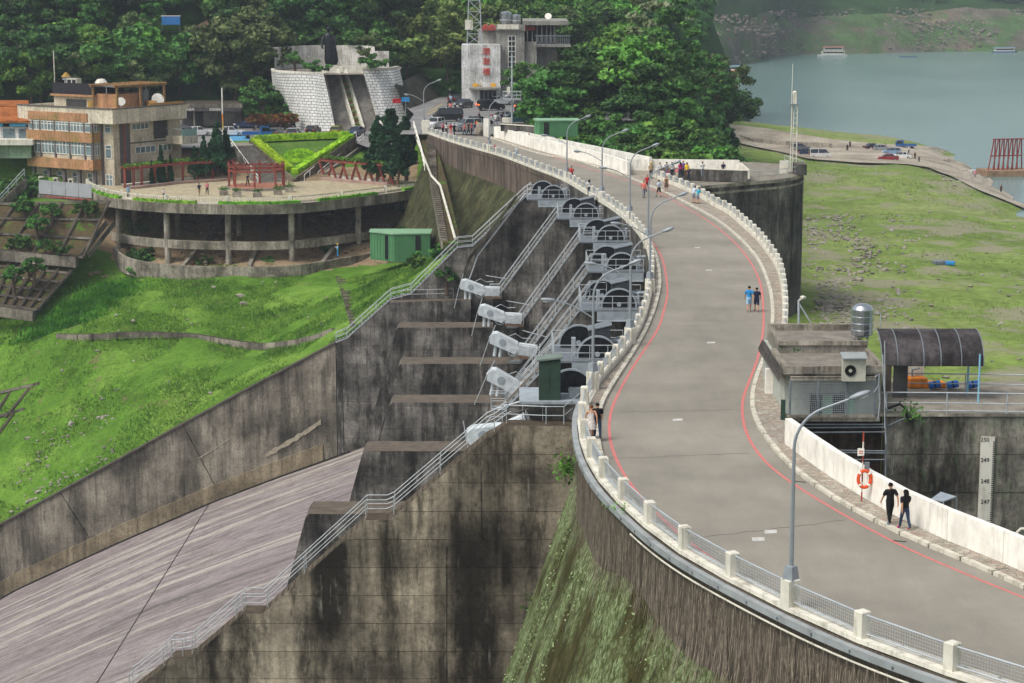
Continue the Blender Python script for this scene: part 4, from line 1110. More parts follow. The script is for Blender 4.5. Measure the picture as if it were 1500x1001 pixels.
railing(wd, [(gx0, 101.5, .05), (22, 101.4, .05), (28, 101.0, .05), (33, 100.4, .05)], 1.05, .035, (.5, .12), 3.2)
railing(wd, [(gx0+1.5, 106.5, .05), (24, 106.3, .05), (28, 106.0, .05), (34, 105.2, .05)], 1.05, .035, (.5,), 3.2)
# pipes under the hut
pp_ = thing('pipe_run', 'bundle of grey pipes bracketed across the wall under the hut', 'pipes', tuple(at(1240,625,101)))
for (v, vv, r_) in ((622, 622, .05), (627, 626, .045), (634, 633, .05), (660, 661, .045), (663, 664, .04), (673.5, 673.5, .035)):
    m = MB(); m.tube([at(1168 if v < 640 else (1218 if v < 670 else 1228), v, 101.0), at(1296, vv, 101.0)], r_, 6); m.build('pipe', M_galv_d, pp_)
m = MB(); m.tube([at(1296,612,101), at(1298,655,101), at(1297,700,101)], .05, 6); m.build('pipe', M_galv_d, pp_)
m = MB(); m.tube([at(1298,625,101.2), at(1330,611,101.2)], .05, 6); m.build('pipe', M_galv_d, pp_)
m = MB(); m.tube([at(1296,600,101.2), at(1318,592,101.2), at(1328,600,101.2), at(1328,614,101.2)], .07, 6); m.build('hose', M_dark, pp_)
# canopy
cn = thing('canopy', 'half-barrel dark weathered corrugated canopy on pale blue posts over the walkway', 'canopy', (22, 106, 0))
M_can = concrete('weathered_dark_sheeting', '474344', '2c2a2b', '5f5a5a', .5, white=.15, sc=2)
def arc(n=12): return [(104.0+2.1*(1-math.cos(R(95)*i/n)), 2.0+1.55*math.sin(R(95)*i/n)) for i in range(n+1)]
cx0, cx1 = at(1288,500,105).x, at(1436,500,105).x; br = [cx0, at(1311,500,105).x, at(1349,500,105).x, at(1374,500,105).x, at(1404,500,105).x, cx1]
A_ = arc()
for a, b in zip(br, br[1:]):
    m = MB(); L1 = [Vector((a+.02, y, z)) for y, z in A_]; L2 = [Vector((b-.02, y, z)) for y, z in A_]; m.strip(L1, L2); m.strip([p+Vector((0, .05, -.05)) for p in L1], [p+Vector((0, .05, -.05)) for p in L2])
    m.build('roof_sheet', M_can, cn, fixn=False)
for a in br:
    m = MB(); m.tube([Vector((a, y-.01, z+.02)) for y, z in A_], .03, 5); m.build('rib', M_galv_d, cn)
M_blue = plain('pale_blue_paint', '7fb3c9', .6, 0, .15)
for (u, dy) in ((1430.5, 2.0), (1434, 0)):
    x = at(u, 560, 104).x; m = MB(); m.tube([(x, 104+dy, .05), (x, 104+dy, 2.6)], .055, 6); m.build('post', M_blue, cn)
bx(cn, 'sheet_wall', (at(1310,550,105).x, 105.2, .05), (at(1331,550,105).x, 105.3, 2.3), plain('dark_grey_sheet', '4d4e4d', .7, 0, .2, 1))
bx(cn, 'sheet_wall', (at(1295,550,105).x, 105.6, .3), (at(1309,550,105).x, 105.7, 2.2), plain('brown_panel', '5d544c', .8, 0, .3, 1))
# machine & barrels
mc = at(1352, 568, 108)
mach = thing('pump_machine', 'orange pump machine lying on the walkway behind the railing', 'machine', (mc.x, 108, .05))
M_or = plain('orange_paint', 'cf7a2a', .6, 0, .3, 2)
m = MB(); m.cbox((mc.x-.4, 108, .35), (1.0, .9, .55), .15, .05); m.build('engine', M_or, mach)
m = MB(); m.cbox((mc.x+.55, 108, .2), (1.2, .7, .3), .1, .04); m.build('frame', M_or, mach)
m = MB(); m.tube([(mc.x-.6, 108, .6), (mc.x-.6, 108, 1.0), (mc.x-.2, 108, 1.1)], .06, 6); m.build('exhaust', M_galv_d, mach)
wb = at(1339,545,108.5); bx(thing('storage_box', 'white lidded box standing behind the canopy panel', 'box', (wb.x, 108.6, .05)), 'body', (wb.x-.55, 108.2, .05), (wb.x+.45, 109, 1.2), M_white2)
for (u, v, lb) in ((1369,567,'blue plastic drum lying next to the orange machine'), (1395,574,'blue drum lying alone in the middle of the walkway'), (1424,580,'small blue drum by the blue canopy posts')):
    p = at(u, v, 107.3); m = MB(); m.lathe([(.17, -.3), (.2, -.28), (.2, .28), (.17, .3)], (0, 0, 0), 14, Matrix.Translation((p.x, p.y, .33)) @ Matrix.Rotation(R(80), 4, 'Y'))
    dr_ = thing('drum', lb, 'drum', (p.x, p.y, .05)); m.build('barrel', plain('blue_plastic', '2a6fc0', .5, 0, .1), dr_)
    m = MB(); m.lathe([(.21, -.03), (.21, .03)], (0, 0, 0), 14, Matrix.Translation((p.x, p.y, .33)) @ Matrix.Rotation(R(80), 4, 'Y')); m.build('hoop', M_dark, dr_)
# gauge board
def text_mesh(s, size, ext=.006, sx=1.0):
    cu = bpy.data.curves.new('txt', 'FONT'); cu.body = s; cu.size = size; cu.extrude = ext; cu.align_x = 'CENTER'; cu.align_y = 'CENTER'
    o = bpy.data.objects.new('txt', cu); COL.objects.link(o); dg = bpy.context.evaluated_depsgraph_get()
    me = bpy.data.meshes.new_from_object(o.evaluated_get(dg)); bpy.data.objects.remove(o); return me
def text(nm, s, size, loc, rz, mat, parent, sx=1.0, ext=.006):
    me = text_mesh(s, size, ext); me.materials.clear(); me.materials.append(mat)
    o = bpy.data.objects.new(nm, me); COL.objects.link(o); o.parent = parent
    o.matrix_local = Matrix.Translation(Vector(loc)-Vector(parent['_o'])) @ Matrix.Rotation(rz, 4, 'Z') @ Matrix.Rotation(R(90), 4, 'X') @ Matrix.Diagonal((sx, 1, 1, 1)); return o
gb = thing('level_gauge', 'tall white water-level gauge board numbered 250 to 246', 'water gauge', (24, 101.3, -6))
ga, gbx = at(1437, 640, 101.3), at(1451, 790, 101.3)
bx(gb, 'board', (ga.x, 101.28, -7.5), (gbx.x, 101.34, ga.z), M_white2)
for i, (v, s_) in enumerate(((644.5,'250'),(674.5,'249'),(705.5,'248'),(735.5,'247'),(765.5,'246'))):
    p = at(1443, v, 101.26); text('number', s_, .3, (p.x, 101.27, p.z), 0, M_dark, gb)
m = MB(); zt, zb = at(1450, 648, 101.2).z, at(1450, 790, 101.2).z; dz = (zt-zb)/47
for i in range(47): m.box((gbx.x-.09, 101.265, zt-i*dz-.03), (gbx.x, 101.279, zt-i*dz+.02))
m.build('tick_marks', M_dark, gb, kind='stuff')
# life buoy post
lb0 = on(1262, 735, .13)
lp = thing('sign_post', 'red and white striped post with small sign carrying the life buoy', 'post', tuple(lb0))
for i in range(7):
    m = MB(); z = .13+i*.42; m.tube([lb0+Vector((0, 0, i*.43)), lb0+Vector((0, 0, i*.43+.43))], .035, 6); m.build('pole', M_white2 if i % 2 else plain('rusty_red', '9a4636', .8), lp)
m = MB(); m.cbox(lb0+Vector((-.1, -.05, 2.15)), (.28, .02, .32)); m.build('sign', M_white, lp)
m = MB(); m.cbox(lb0+Vector((-.1, -.062, 2.18)), (.18, .004, .05)); m.cbox(lb0+Vector((-.1, -.062, 2.09)), (.18, .004, .04)); m.build('sign_print', M_red, lp, kind='stuff')
m = MB(); m.cbox(lb0+Vector((.18, 0, 1.5)), (.2, .12, .4)); m.build('meter_box', M_galv_d, lp)
by = thing('life_buoy', 'orange life buoy ring hanging on the striped post by the parapet', 'life buoy', tuple(lb0+Vector((.08, -.1, 1.0))))
bc = Vector(by['_o'])
def torus(ctr, Rr, r, a0, a1, n=24, k=8): 
    m = MB(); m.smooth = True; pts = [Vector(ctr)+Vector((math.cos(a)*Rr*.85, 0, math.sin(a)*Rr*1.15)) for a in np.linspace(a0, a1, n)]; m.tube(pts, r, k, True); return m
torus(bc, .31, .075, 0, 6.283, 28).build('ring', plain('orange_buoy', 'd5532b', .6, 0, .08), by)
for a in (.8, 2.35, 3.9, 5.5): torus(bc, .31, .08, a-.14, a+.14, 5).build('white_band', M_white, by)
# little instrument roof on the gauge wall side
ir = at(1380, 745, 88.5)
io_ = thing('instrument_shelter', 'small metal-roofed instrument frame standing behind the white parapet', 'shelter', tuple(ir))
m = MB(); m.prism([at(1363,733,89.4), at(1385,727,90.6) if False else at(1378,722,91), at(1401,729,90.2), at(1382,736,88.4)], (0, 0, .05)); m.build('roof', M_steel_p, io_)
for (u, v, d) in ((1363,733,89.4),(1401,729,90.2),(1382,736,88.4)): p = at(u, v, d); m = MB(); m.beam(p, p+Vector((0, 0, -1.4)), .05, .05); m.build('leg', M_galv, io_)
cm = at(1490, 780, 84)
m = MB(); m.tube([cm+Vector((0,0,-.8)), cm, cm+Vector((.15, 0, .15)), cm+Vector((.45, 0, .15))], .07, 7); m.tube([cm+Vector((.4,0,.15)), cm+Vector((.9,0,-.1))], .13, 8)
cc_ = thing('floodlight', 'white floodlight bracket behind the parapet at the right edge', 'floodlight', tuple(cm)); m.build('bracket', M_white2, cc_)
gp = at(1146, 622, 99.5); bx(thing('notice_board', 'narrow dark green board fixed at the left of the hut', 'board', (gp.x, 99.5, .1)), 'board', (gp.x-.1, 99.4, .15), (gp.x+.12, 99.5, 1.15), M_green_d)
op = on(1132, 547, .1); m = MB(); m.cbox((0, 0, 0), (.28, .06, .75), 0, .01); m.v = [tuple(Matrix.Translation(op+Vector((.05, 0, .55))) @ Matrix.Rotation(R(-14), 4, 'Y') @ Vector(p)) for p in m.v]
ob_ = thing('warning_board', 'orange board leaning against the end of the right guard rail', 'board', tuple(op)); m.build('board', plain('dull_orange', 'b8672f', .8), ob_)
sp_ = on(1131, 545, .1)
for i in range(5):
    m = MB(); m.tube([sp_+Vector((-.35, 0, i*.38)), sp_+Vector((-.35, 0, i*.38+.38))], .04, 6); 
    if i == 0: bpq = thing('marker_post', 'thin grey and white marker post at the kerb by the hut', 'post', tuple(sp_+Vector((-.35, 0, 0))))
    m.build('band', M_white2 if i % 2 else M_galv_d, bpq)
# ------------------------------------------------------------------ leaf card meshes
def leafmesh(name, C, size, mat, aspect=.6, flat=0.0, extra=None):
    """one small pointed face per leaf clump, random orientation"""
    C = np.asarray(C, float); n = len(C)
    a = rng.normal(size=(n, 3)); a[:, 2] *= (1-flat); a /= np.linalg.norm(a, axis=1, keepdims=True)
    b = rng.normal(size=(n, 3)); b[:, 2] *= (1-flat); b -= (b*a).sum(1, keepdims=True)*a; b /= np.linalg.norm(b, axis=1, keepdims=True)
    s = (np.asarray(size)*rng.uniform(.6, 1.3, n))[:, None]
    V = np.stack([C-a*s, C-b*s*aspect, C+a*s, C+b*s*aspect], 1).reshape(-1, 3)
    F = np.arange(4*n).reshape(n, 4); vs = V.tolist(); fs = F.tolist()
    if extra: o = len(vs); vs += extra[0]; fs += [[i+o for i in f] for f in extra[1]]
    me = bpy.data.meshes.new(name); me.from_pydata(vs, [], fs); me.materials.append(mat); me.update(); return me
def leafmat(name, dark, mid, light, sc=.5, rnd=.25):
    N = NT(name, .75, 0, .2)
    oi = N.n('ObjectInfo').outputs['Random']; f = N.noise(sc, 3, .6); g = N.noise(sc*6, 2, .6)
    col = N.ramp(f, [(.32, c(dark)), (.5, c(mid)), (.68, c(light))])
    col = N.mix(.5, col, N.ramp(g, [(.3, .6), (.7, 1.35)]), 'MULTIPLY')
    hsv = N.n('HueSaturation', Color=col); N.set(hsv.inputs['Value'], N.math('ADD', N.math('MULTIPLY', oi, rnd*2), 1-rnd))
    N.set(hsv.inputs['Hue'], N.math('ADD', N.math('MULTIPLY', oi, .03), .485))
    return N.col(hsv.outputs[0])
ML_dark = leafmat('dark_foliage', '263f1d', '365628', '4c7236')
ML_mid = leafmat('mid_green_foliage', '304c20', '456b2f', '618a40')
ML_lite = leafmat('light_green_foliage', '3c6122', '578532', '7ba548')
ML_olive = leafmat('olive_foliage', '3a4a26', '55683a', '7c8a58')
ML_hedge = leafmat('clipped_hedge', '6a9018', '8cb41f', 'a8cb2c', 1.0, .08)
ML_conif = leafmat('dark_conifer_foliage', '15301a', '1f4224', '2c5730')
ML_blue = leafmat('pale_flowering_foliage', '51683a', '76885a', 'a9b095')
ML_vine = leafmat('climbing_vine_foliage', '37601c', '4c7f26', '70a53a')
M_bark = plain('grey_brown_bark', '5a4c3d', .95, 0, .3, 2)
def hedge(root, P, wd, h, name='hedge', mat=None, dens=26, base=True):
    mat = mat or ML_hedge; P = [Vector(p) for p in P]; C = []; ex = MB()
    for a, b in zip(P, P[1:]):
        L = (b-a).length; t = (b-a).normalized(); s = Vector((-t.y, t.x, 0)).normalized(); n = int(L*dens*(wd+2*h)*.9)
        for _ in range(n):
            f = random.random(); k = random.random()*(wd+2*h)
            if k < wd: q = (k-wd/2, h)
            elif k < wd+h: q = (-wd/2, k-wd)
            else: q = (wd/2, k-wd-h)
            C.append(a.lerp(b, f)+s*q[0]+Vector((0, 0, q[1]+random.uniform(-.08, .06))))
        ex.beam(a+Vector((0, 0, h*.47)), b+Vector((0, 0, h*.47)), wd*.9, h*.92)
    off = Vector(root['_o']) if root else P[0]
    C = [tuple(Vector(q)-off) for q in C]; ev = [tuple(Vector(q)-off) for q in ex.v]
    me = leafmesh(name, C, .13, mat, .7, 0, (ev, [list(f) for f in ex.f]))
    o = bpy.data.objects.new(name, me); COL.objects.link(o)
    if root: o.parent = root
    else: o.location = off
    o['_o'] = list(off); return o
# ------------------------------------------------------------------ terrace
ZT = -8.0
TE = dense(px([(118,274),(131,281),(162,291),(228,298),(317,301),(429,300),(545,288),(600,280),(648,272)], ZT), 1.0, 3)
te = thing('round_terrace', 'big half-round concrete terrace raised on tall columns with hedge along its rim', 'terrace', (-34, 280, -17))
M_tconc = concrete('terrace_concrete', '9a9284', '5a554b', 'b8b0a0', .6, top='9f9784', white=.3, moss=('4d5a2e', .35), sc=1.5)
M_tfloor = concrete('sandy_terrace_floor', 'a99c80', '887c63', 'bfb397', .15, top='b5a98c', white=.1)
back = [Vector((-9.5, 300, 0)), Vector((-16, 303, 0)), Vector((-27, 302, 0)), Vector((-36, 300, 0)), Vector((-46, 300.5, 0)), Vector((-57, 300, 0)), Vector((-66, 299, 0)), Vector((-66, 288, 0))]
m = MB(); m.prism(lift(TE, ZT-.35)+lift(back, ZT-.35), (0, 0, .35)); m.build('deck_slab', M_tfloor, te)
m = MB(); o_, i_ = offs(TE, -.25), offs(TE, .5)
for (A, B) in ((lift(o_, ZT+.15), lift(o_, ZT-1.15)), (lift(i_, ZT+.15), lift(o_, ZT+.15)), (lift(o_, ZT-1.15), lift(i_, ZT-1.15)), (lift(i_, ZT-1.15), lift(i_, ZT-.36))): m.strip(A, B)
m.build('edge_beam', M_tconc, te, fixn=False)
ri = offs(TE, .9)
m = MB()
mid = lift(ri[3:], -12.9)
for (A, B) in ((mid, lift(mid, -14.0)), (lift(offs(mid, .45), -12.9), mid)): m.strip(A, B)
m.build('ring_beam', M_tconc, te, fixn=False)
m = MB(); bi = lift(offs(TE, 2.9), 0); 
for (u) in (172, 243, 330, 429, 524, 597, 628):
    j = min(range(len(ri)), key=lambda i: abs(proj(lift(ri, -12)[i])[0]-u)); p = ri[j]
    m = MB(); m.tube([(p.x, p.y+.35, -18.3), (p.x, p.y+.35, ZT-1.1)], .42, 12); m.build('column', M_conc_light, te)
for (u, dy) in ((190, 3.5), (240, 9), (330, 11), (430, 11), (520, 9), (612, 7)):
    j = min(range(len(ri)), key=lambda i: abs(proj(lift(ri, -12)[i])[0]-u)); p = ri[j]
    m = MB(); m.tube([(p.x, p.y+dy, -18), (p.x, p.y+dy, ZT-.3)], .38, 10); m.build('column', M_tconc, te)
    m = MB(); m.beam((p.x, p.y+.3, -9.0), (p.x, p.y+dy+4, -9.0), .5, .9); m.build('cross_beam', M_tconc, te)
# low wall at the foot
FW = dense([at(u, v, D) for u, v, D in ((168,375,274),(185,391,268),(240,401,265),(330,405,263.5),(430,403,264),(500,392,269),(548,384,275))], 1.2, 3)
fw_ = thing('foot_wall', 'low stained concrete wall curving round the foot of the terrace columns', 'low wall', tuple(FW[0]))
m = MB(); A = offs(FW, -.15); B = offs(FW, .2)
up_ = lambda L, d: [p+Vector((0, 0, d)) for p in L]
for (P, Q) in ((up_(A, 1.25), up_(A, -1.0)), (up_(B, 1.25), up_(A, 1.25)), (up_(B, -1), up_(B, 1.25))): m.strip(P, Q)
m.build('wall', concrete('foot_wall_concrete', '9a9384', '5c574b', 'b8b1a1', .5, white=.2, sc=2), fw_, fixn=False)
# sloping struts and rubble beneath
for i, (a, b) in enumerate((((262,400,266),(330,352,284)), ((365,402,266),(400,350,286)), ((470,398,268),(520,350,285)))):
    q = thing('sloping_kerb', 'sloping concrete kerb on the bare earth under the terrace, ' + ['left one','middle one','right one'][i], 'kerb', tuple(at(*a)))
    A_, B_ = at(*a), at(*b); A_.z = tzp(A_.x, A_.y)+.4; B_.z = min(tzp(B_.x, B_.y)+.5, -9.9); m = MB(); m.beam(A_, B_, .5, .5); m.build('kerb', M_conc_light, q)
# rim hedge pieces
hs_ = offs(TE, .15)
rim = [(2, 8), (9, 17), (18, 31), (32, 39), (40, 52)]
k_ = len(TE)
for i, (a, b) in enumerate([(int(k_*x0), int(k_*x1)) for x0, x1 in ((.04, .13), (.145, .27), (.29, .44), (.46, .62), (.645, .80), (.86, .98))]):
    h = hedge(None, lift(hs_[a:b], ZT+.1), .6, .42, 'rim_hedge', leafmat('rim_hedge_leaves', '4a7a1a', '649a26', '86b63a', 1, .1) if i == 0 else bpy.data.materials['rim_hedge_leaves'], 16)
    tag(h, ['low green hedge on the terrace rim, leftmost piece beside the grey fence', 'low rim hedge below the person in light blue on the terrace', 'low rim hedge in front of the two walking people', 'low rim hedge in front of the row of planters', 'long low rim hedge in front of the right pergola', 'low rim hedge at the right end by the wire fence'][i], 'hedge', 'hedges on the terrace rim')
# white balustrade
bl = thing('balustrade', 'white lattice balustrade curving along the terrace rim', 'balustrade', tuple(lift(TE, ZT)[0]))
bp_ = lift(offs(TE, 1.0), ZT)
m = MB(); m.strip([p+Vector((0, 0, .95)) for p in bp_], [p+Vector((0, 0, .82)) for p in bp_]); m.build('top_rail', M_white2, bl, fixn=False)
m = MB(); m.strip([p+Vector((0, 0, .35)) for p in bp_], [p+Vector((0, 0, .0)) for p in bp_]); m.build('bottom_board', M_white2, bl, fixn=False)
m = MB()
for i in range(0, len(bp_)-1):
    for t in (0, .33, .66): q = bp_[i].lerp(bp_[i+1], t); m.cbox(q+Vector((0, 0, .58)), (.06, .05, .5))
m.build('balusters', M_white2, bl, kind='stuff')
me_ = MB().box((-.2, -.2, 0), (.2, .2, 1.1)).mesh('pillar', M_white2)
for i in range(0, len(bp_), 9): inst('pillar', me_, bl, Matrix.Translation(bp_[i]-Vector(bl['_o'])))
# pergolas
M_perg = plain('red_brown_painted_timber', '84453a', .8, 0, .2, 1.5)
def pergola(label, bases, tops, vines=True, lean=False):
    P = [on(u, v, ZT) for u, v in bases]; root = thing('pergola', label, 'pergola', tuple(P[0])); D_ = dense(P, 1.2, 0)
    T = [p+Vector((0, .2, 2.75)) for p in P]
    for p, t in zip(P, T):
        if lean:
            for s in (-.5, .5): m = MB(); m.beam(p+Vector((s*.4, 0, 0)), t+Vector((s*2.2, 0, 0)), .25, .3); m.build('post', M_perg, root)
        else: m = MB(); m.beam(p, t, .3, .4); m.build('post', M_perg, root)
    for off, z in ((-.9, 2.8), (.9, 2.8)):
        L = offs(dense(T, 1.5, 0), off); m = MB()
        for a, b in zip(L, L[1:]): m.beam(a, b, .16, .24)
        m.build('top_beam', M_perg, root)
    L0, L1 = offs(resample(T, .9), -1.2), offs(resample(T, .9), 1.2); m = MB()
    me = None
    for a, b in zip(L0, L1):
        m = MB(); m.beam(a+Vector((0, 0, .2)), b+Vector((0, 0, .2)), .1, .14); m.build('slat', M_perg, root)
    # curved seat behind
    S_ = offs(dense(P, 1.2, 0), .9, ZT); m = MB(); A, B = offs(S_, -.5), offs(S_, .5)
    m.strip([p+Vector((0, 0, .5)) for p in A], [p+Vector((0, 0, .5)) for p in B]); m.strip([p+Vector((0, 0, .5)) for p in A], A); m.build('bench', M_white2, root, fixn=False)
    S2 = offs(S_, -2.2, ZT); A, B = offs(S2, -.5), offs(S2, .5); m = MB()
    m.strip([p+Vector((0, 0, .35)) for p in A], [p+Vector((0, 0, .35)) for p in B]); m.strip([p+Vector((0, 0, .35)) for p in A], A); m.build('step_bench', plain('worn_pink_terracotta', '9c8478', .9, 0, .2), root, fixn=False)
    if vines:
        C = []; LL = resample(T, .3)
        for p in LL:
            for _ in range(16): C.append(tuple(p+Vector((random.gauss(0, .2), random.uniform(-1.3, 1.3), .35+random.uniform(-.1, .3)*(1+.5*mnoise.noise(p*.7))))-P[0]))
        o = bpy.data.objects.new('vine', leafmesh('vine', C, .17, ML_vine)); COL.objects.link(o); o.parent = root
    return root
pergola('long curved red-brown pergola roofed with green vines, at the left of the terrace', [(183,276),(196,275),(208,273.5),(227,271.5),(247,269),(268,267.5),(290,266),(312,265),(336,263)], None)
pergola('shorter curved red-brown pergola with splayed posts, at the right of the terrace', [(478,262),(495,264),(512,265.5),(531,267),(549,268.5),(566,270),(578,271)], None, True, True)
ce = thing('open_pergola', 'bare red-brown open pergola standing on the round brick dais', 'pergola', tuple(on(377,281,ZT)))
cc0 = on(377, 276, ZT)
m = MB(); m.lathe([(4.4, 0), (4.4, .35), (4.2, .36)], (cc0.x, cc0.y, ZT), 28); m.build('dais', M_conc_light, ce)
m = MB(); m.lathe([(4.1, .365), (4.1, .4)], (cc0.x, cc0.y, ZT), 28); m.build('brick_floor', plain('salmon_brick_floor', 'a5705a', .9, 0, .15, 3), ce)
hexp = [(cc0.x+4.0*math.cos(R(a)), cc0.y+2.9*math.sin(R(a))) for a in (195, 225, 270, 315, 345, 30, 90, 150)]
for (x, y) in hexp: m = MB(); m.beam((x, y, ZT+.3), (x, y, ZT+3.7), .28, .28); m.build('post', M_perg, ce)
for z in (2.55, 3.15):
    for (a, b) in zip(hexp, hexp[1:]+hexp[:1]): m = MB(); m.beam((*a, ZT+z), (*b, ZT+z), .16, .26); m.build('top_beam', M_perg, ce)
for k in range(9):
    x = cc0.x-3.6+k*.9; m = MB(); m.beam((x, cc0.y-2.7, ZT+3.35), (x, cc0.y+2.7, ZT+3.35), .1, .14); m.build('slat', M_perg, ce)
for i, (u, v) in enumerate(((328,286),(347,288),(377,288.5),(407,285),(424,281.5))):
    p = on(u, v, ZT); r_ = thing('planter', ['square white concrete planter at the left end of the row before the open pergola', 'second planter from the left, before the open pergola', 'middle planter of the five, before the open pergola', 'fourth planter from the left, before the open pergola', 'rightmost planter of the five, holding the taller shrub'][i], 'planter', tuple(p), 'planters round the open pergola')
    m = MB(); m.cbox(p+Vector((0, 0, .32)), (1.15, 1.0, .64), .1, .05); m.build('box', M_conc_light, r_)
    C = [(random.gauss(0, .32), random.gauss(0, .3), .75+abs(random.gauss(0, .2+.12*(i == 4)))) for _ in range(170)]
    o = bpy.data.objects.new('shrub', leafmesh('shrub', C, .11, ML_mid)); COL.objects.link(o); o.parent = r_
# V bed and topiary face
TLc, TRc, BTc = at(374,208,312), at(515,203,314), at(431,257,299.5)
def bed(u, v, dz=0):
    n = (TRc-TLc).cross(BTc-TLc).normalized(); a, y, z = ray(u, v); d = Vector((a, y, z)); o = Vector((0, 0, CH))
    t = (TLc-o).dot(n)/d.dot(n); return o+d*t+Vector((0, 0, dz))
M_lawn = grassmat('worn_lawn', ['3d5a22', '4f6f2c', '66763c'], .3)
vb = thing('flower_bed', 'sloping triangular lawn bed between the two stairs', 'flower bed', tuple(BTc))
m = MB(); m.prism([bed(366,205,-.1), bed(522,199,-.1), bed(431,262,-.1)], (0, 0, -2.5)); m.build('bank', M_lawn, vb)
m = MB()
for a, b in ((bed(366,206), bed(431,264)), (bed(431,264), bed(521,201))): m.beam(a+Vector((0, -.3, -.6)), b+Vector((0, -.3, -.6)), .35, 1.6)
m.build('stone_edge', concrete('rubble_stone_edge', '6b6152', '4a4338', '8a7f6c', .1, sc=4), vb)
hd = thing('triangle_hedge', 'bright yellow-green clipped hedge framing the triangular lawn bed', 'hedge', tuple(bed(431,255)))
hedge(hd, [bed(374,208), bed(430,205), bed(512,202)], 1.3, .95); hedge(hd, [bed(372,208), bed(424,251)], 1.3, .8); hedge(hd, [bed(514,203), bed(432,255)], 1.3, .8)
sm = thing('topiary_face', 'round yellow-green topiary face clipped in the middle of the triangular bed', 'topiary', tuple(bed(438,230)))
cs = bed(438,230); C = []; ev = MB()
U = (TRc-TLc).normalized(); Vv = (BTc-(TLc+TRc)/2).normalized()
for _ in range(5200):
    r_ = math.sqrt(random.random()); a = random.random()*6.283; x, y = r_*math.cos(a), r_*math.sin(a)
    if (x+.36)**2/.07+(y+.34)**2/.05 < 1 or (x-.36)**2/.07+(y+.34)**2/.05 < 1: continue
    if .3 < math.hypot(x, y-.0) < .66 and y > .12: continue
    C.append(tuple(U*x*2.3+Vv*y*2.35+Vector((0, 0, .36+.1*random.random()-.25*(r_ > .93)))))
base_ = MB()
for i in range(-13, 14):
    for j in range(-13, 14):
        x, y = i/13, j/13
        if math.hypot(x, y) > .97 or (x+.36)**2/.07+(y+.34)**2/.05 < 1 or (x-.36)**2/.07+(y+.34)**2/.05 < 1 or (.3 < math.hypot(x, y) < .66 and y > .12): continue
        q = U*x*2.3+Vv*y*2.35; base_.cbox(q+Vector((0, 0, .15)), (.19, .34, .4))
fb = MB(); fb.prism([cs+U*2.2*math.cos(a)+Vv*2.25*math.sin(a)+Vector((0, 0, .12)) for a in np.arange(0, 6.28, .3)], (0, 0, .06)); fb.build('dark_bedding', plain('dark_bedding_plants', '22401a', .9), sm)
me = leafmesh('face_hedge', C, .085, ML_hedge, .6, 0, ([tuple(v) for v in base_.v], [list(f) for f in base_.f])); o = bpy.data.objects.new('face_hedge', me); COL.objects.link(o); o.parent = sm
# stairs between car park and terrace
def flight(root, BL, BR, TL, TR, n, mat, nm='steps'):
    m = MB()
    for i in range(n):
        a, b = i/n, (i+1)/n; P = [BL.lerp(TL, a), BR.lerp(TR, a), BR.lerp(TR, b), BL.lerp(TL, b)]; z = P[2].z
        m.prism([Vector((p.x, p.y, z)) for p in P], (0, 0, -1.2))
    return m.build(nm, mat, root, kind='stuff')
M_step = concrete('worn_grey_steps', '77746c', '55524b', '8f8c83', .3, top='7b776d', white=.1, sc=3)
sL = thing('stone_stair', 'wide grey stone stair down to the terrace, left of the triangular bed', 'stair', tuple(on(390,266,ZT)))
flight(sL, on(378,268,ZT), on(420,267,ZT), on(341,214,-3.6), on(370,213,-3.6), 26, M_step)
for (a, b) in (((378,268),(337,212)),): 
    A_, B_ = on(*a, ZT), on(*b, -3.6); railing(sL, [A_, B_], 1.0, .05, (.5,), 2.5, M_white)
sR = thing('stone_stair', 'grey stone stair with white rails, right of the triangular bed', 'stair', tuple(on(460,262,ZT)))
flight(sR, on(438,266,ZT), on(472,262,ZT), on(521,202,-3.6), on(545,204,-3.6), 26, M_step)
railing(sR, [on(466,262,ZT), on(533,206,-3.6)], 1.0, .05, (.5,), 2.5, M_white); railing(sR, [on(446,266,ZT), on(522,203,-3.6)], 1.0, .05, (), 2.5, M_white)
m = MB(); m.beam(on(474,262,ZT)+Vector((0, 0, .2)), on(547,205,-3.6)+Vector((0, 0, .1)), .4, 1.0); m.build('side_wall', M_conc_light, sR)
# car park surface + accessible bay
m = MB(); P = [Vector((-62, 304, 0)), Vector((-42, 304, 0)), Vector((-40.5, 314, 0)), Vector((-24.5, 315.5, 0)), Vector((-21, 303.5, 0)), Vector((-17.5, 303.5, 0)), Vector((-14.5, 318, 0)), Vector((-14.5, 341, 0)), Vector((-46, 348, 0)), Vector((-95, 348, 0)), Vector((-95, 310, 0))]
m.flat(lift(P, -3.6)); m.build('car_park', M_asph2, kind='structure')
m = MB(); m.flat(px([(333,198),(362,196),(371,207),(342,209)], -3.592)); m.build('blue_parking_bay', plain('blue_bay_paint', '4f8fb5', .85, 0, .15, 2), kind='structure')
m = MB(); m.flat(px([(342,209),(371,207),(371,213),(341,214)], -3.592)); m.build('pale_kerb_strip', M_conc_light, kind='structure')
for (u0, v0, u1, v1) in ((440,186,560,181),(476,196,480,190),(503,196,506,190)):
    a, b = on(u0, v0, -3.588), on(u1, v1, -3.588); m = MB(); m.strip([a, b], [a+Vector((0, .3, 0)), b+Vector((0, .3, 0))]); m.build('parking_line', M_mark, kind='structure')
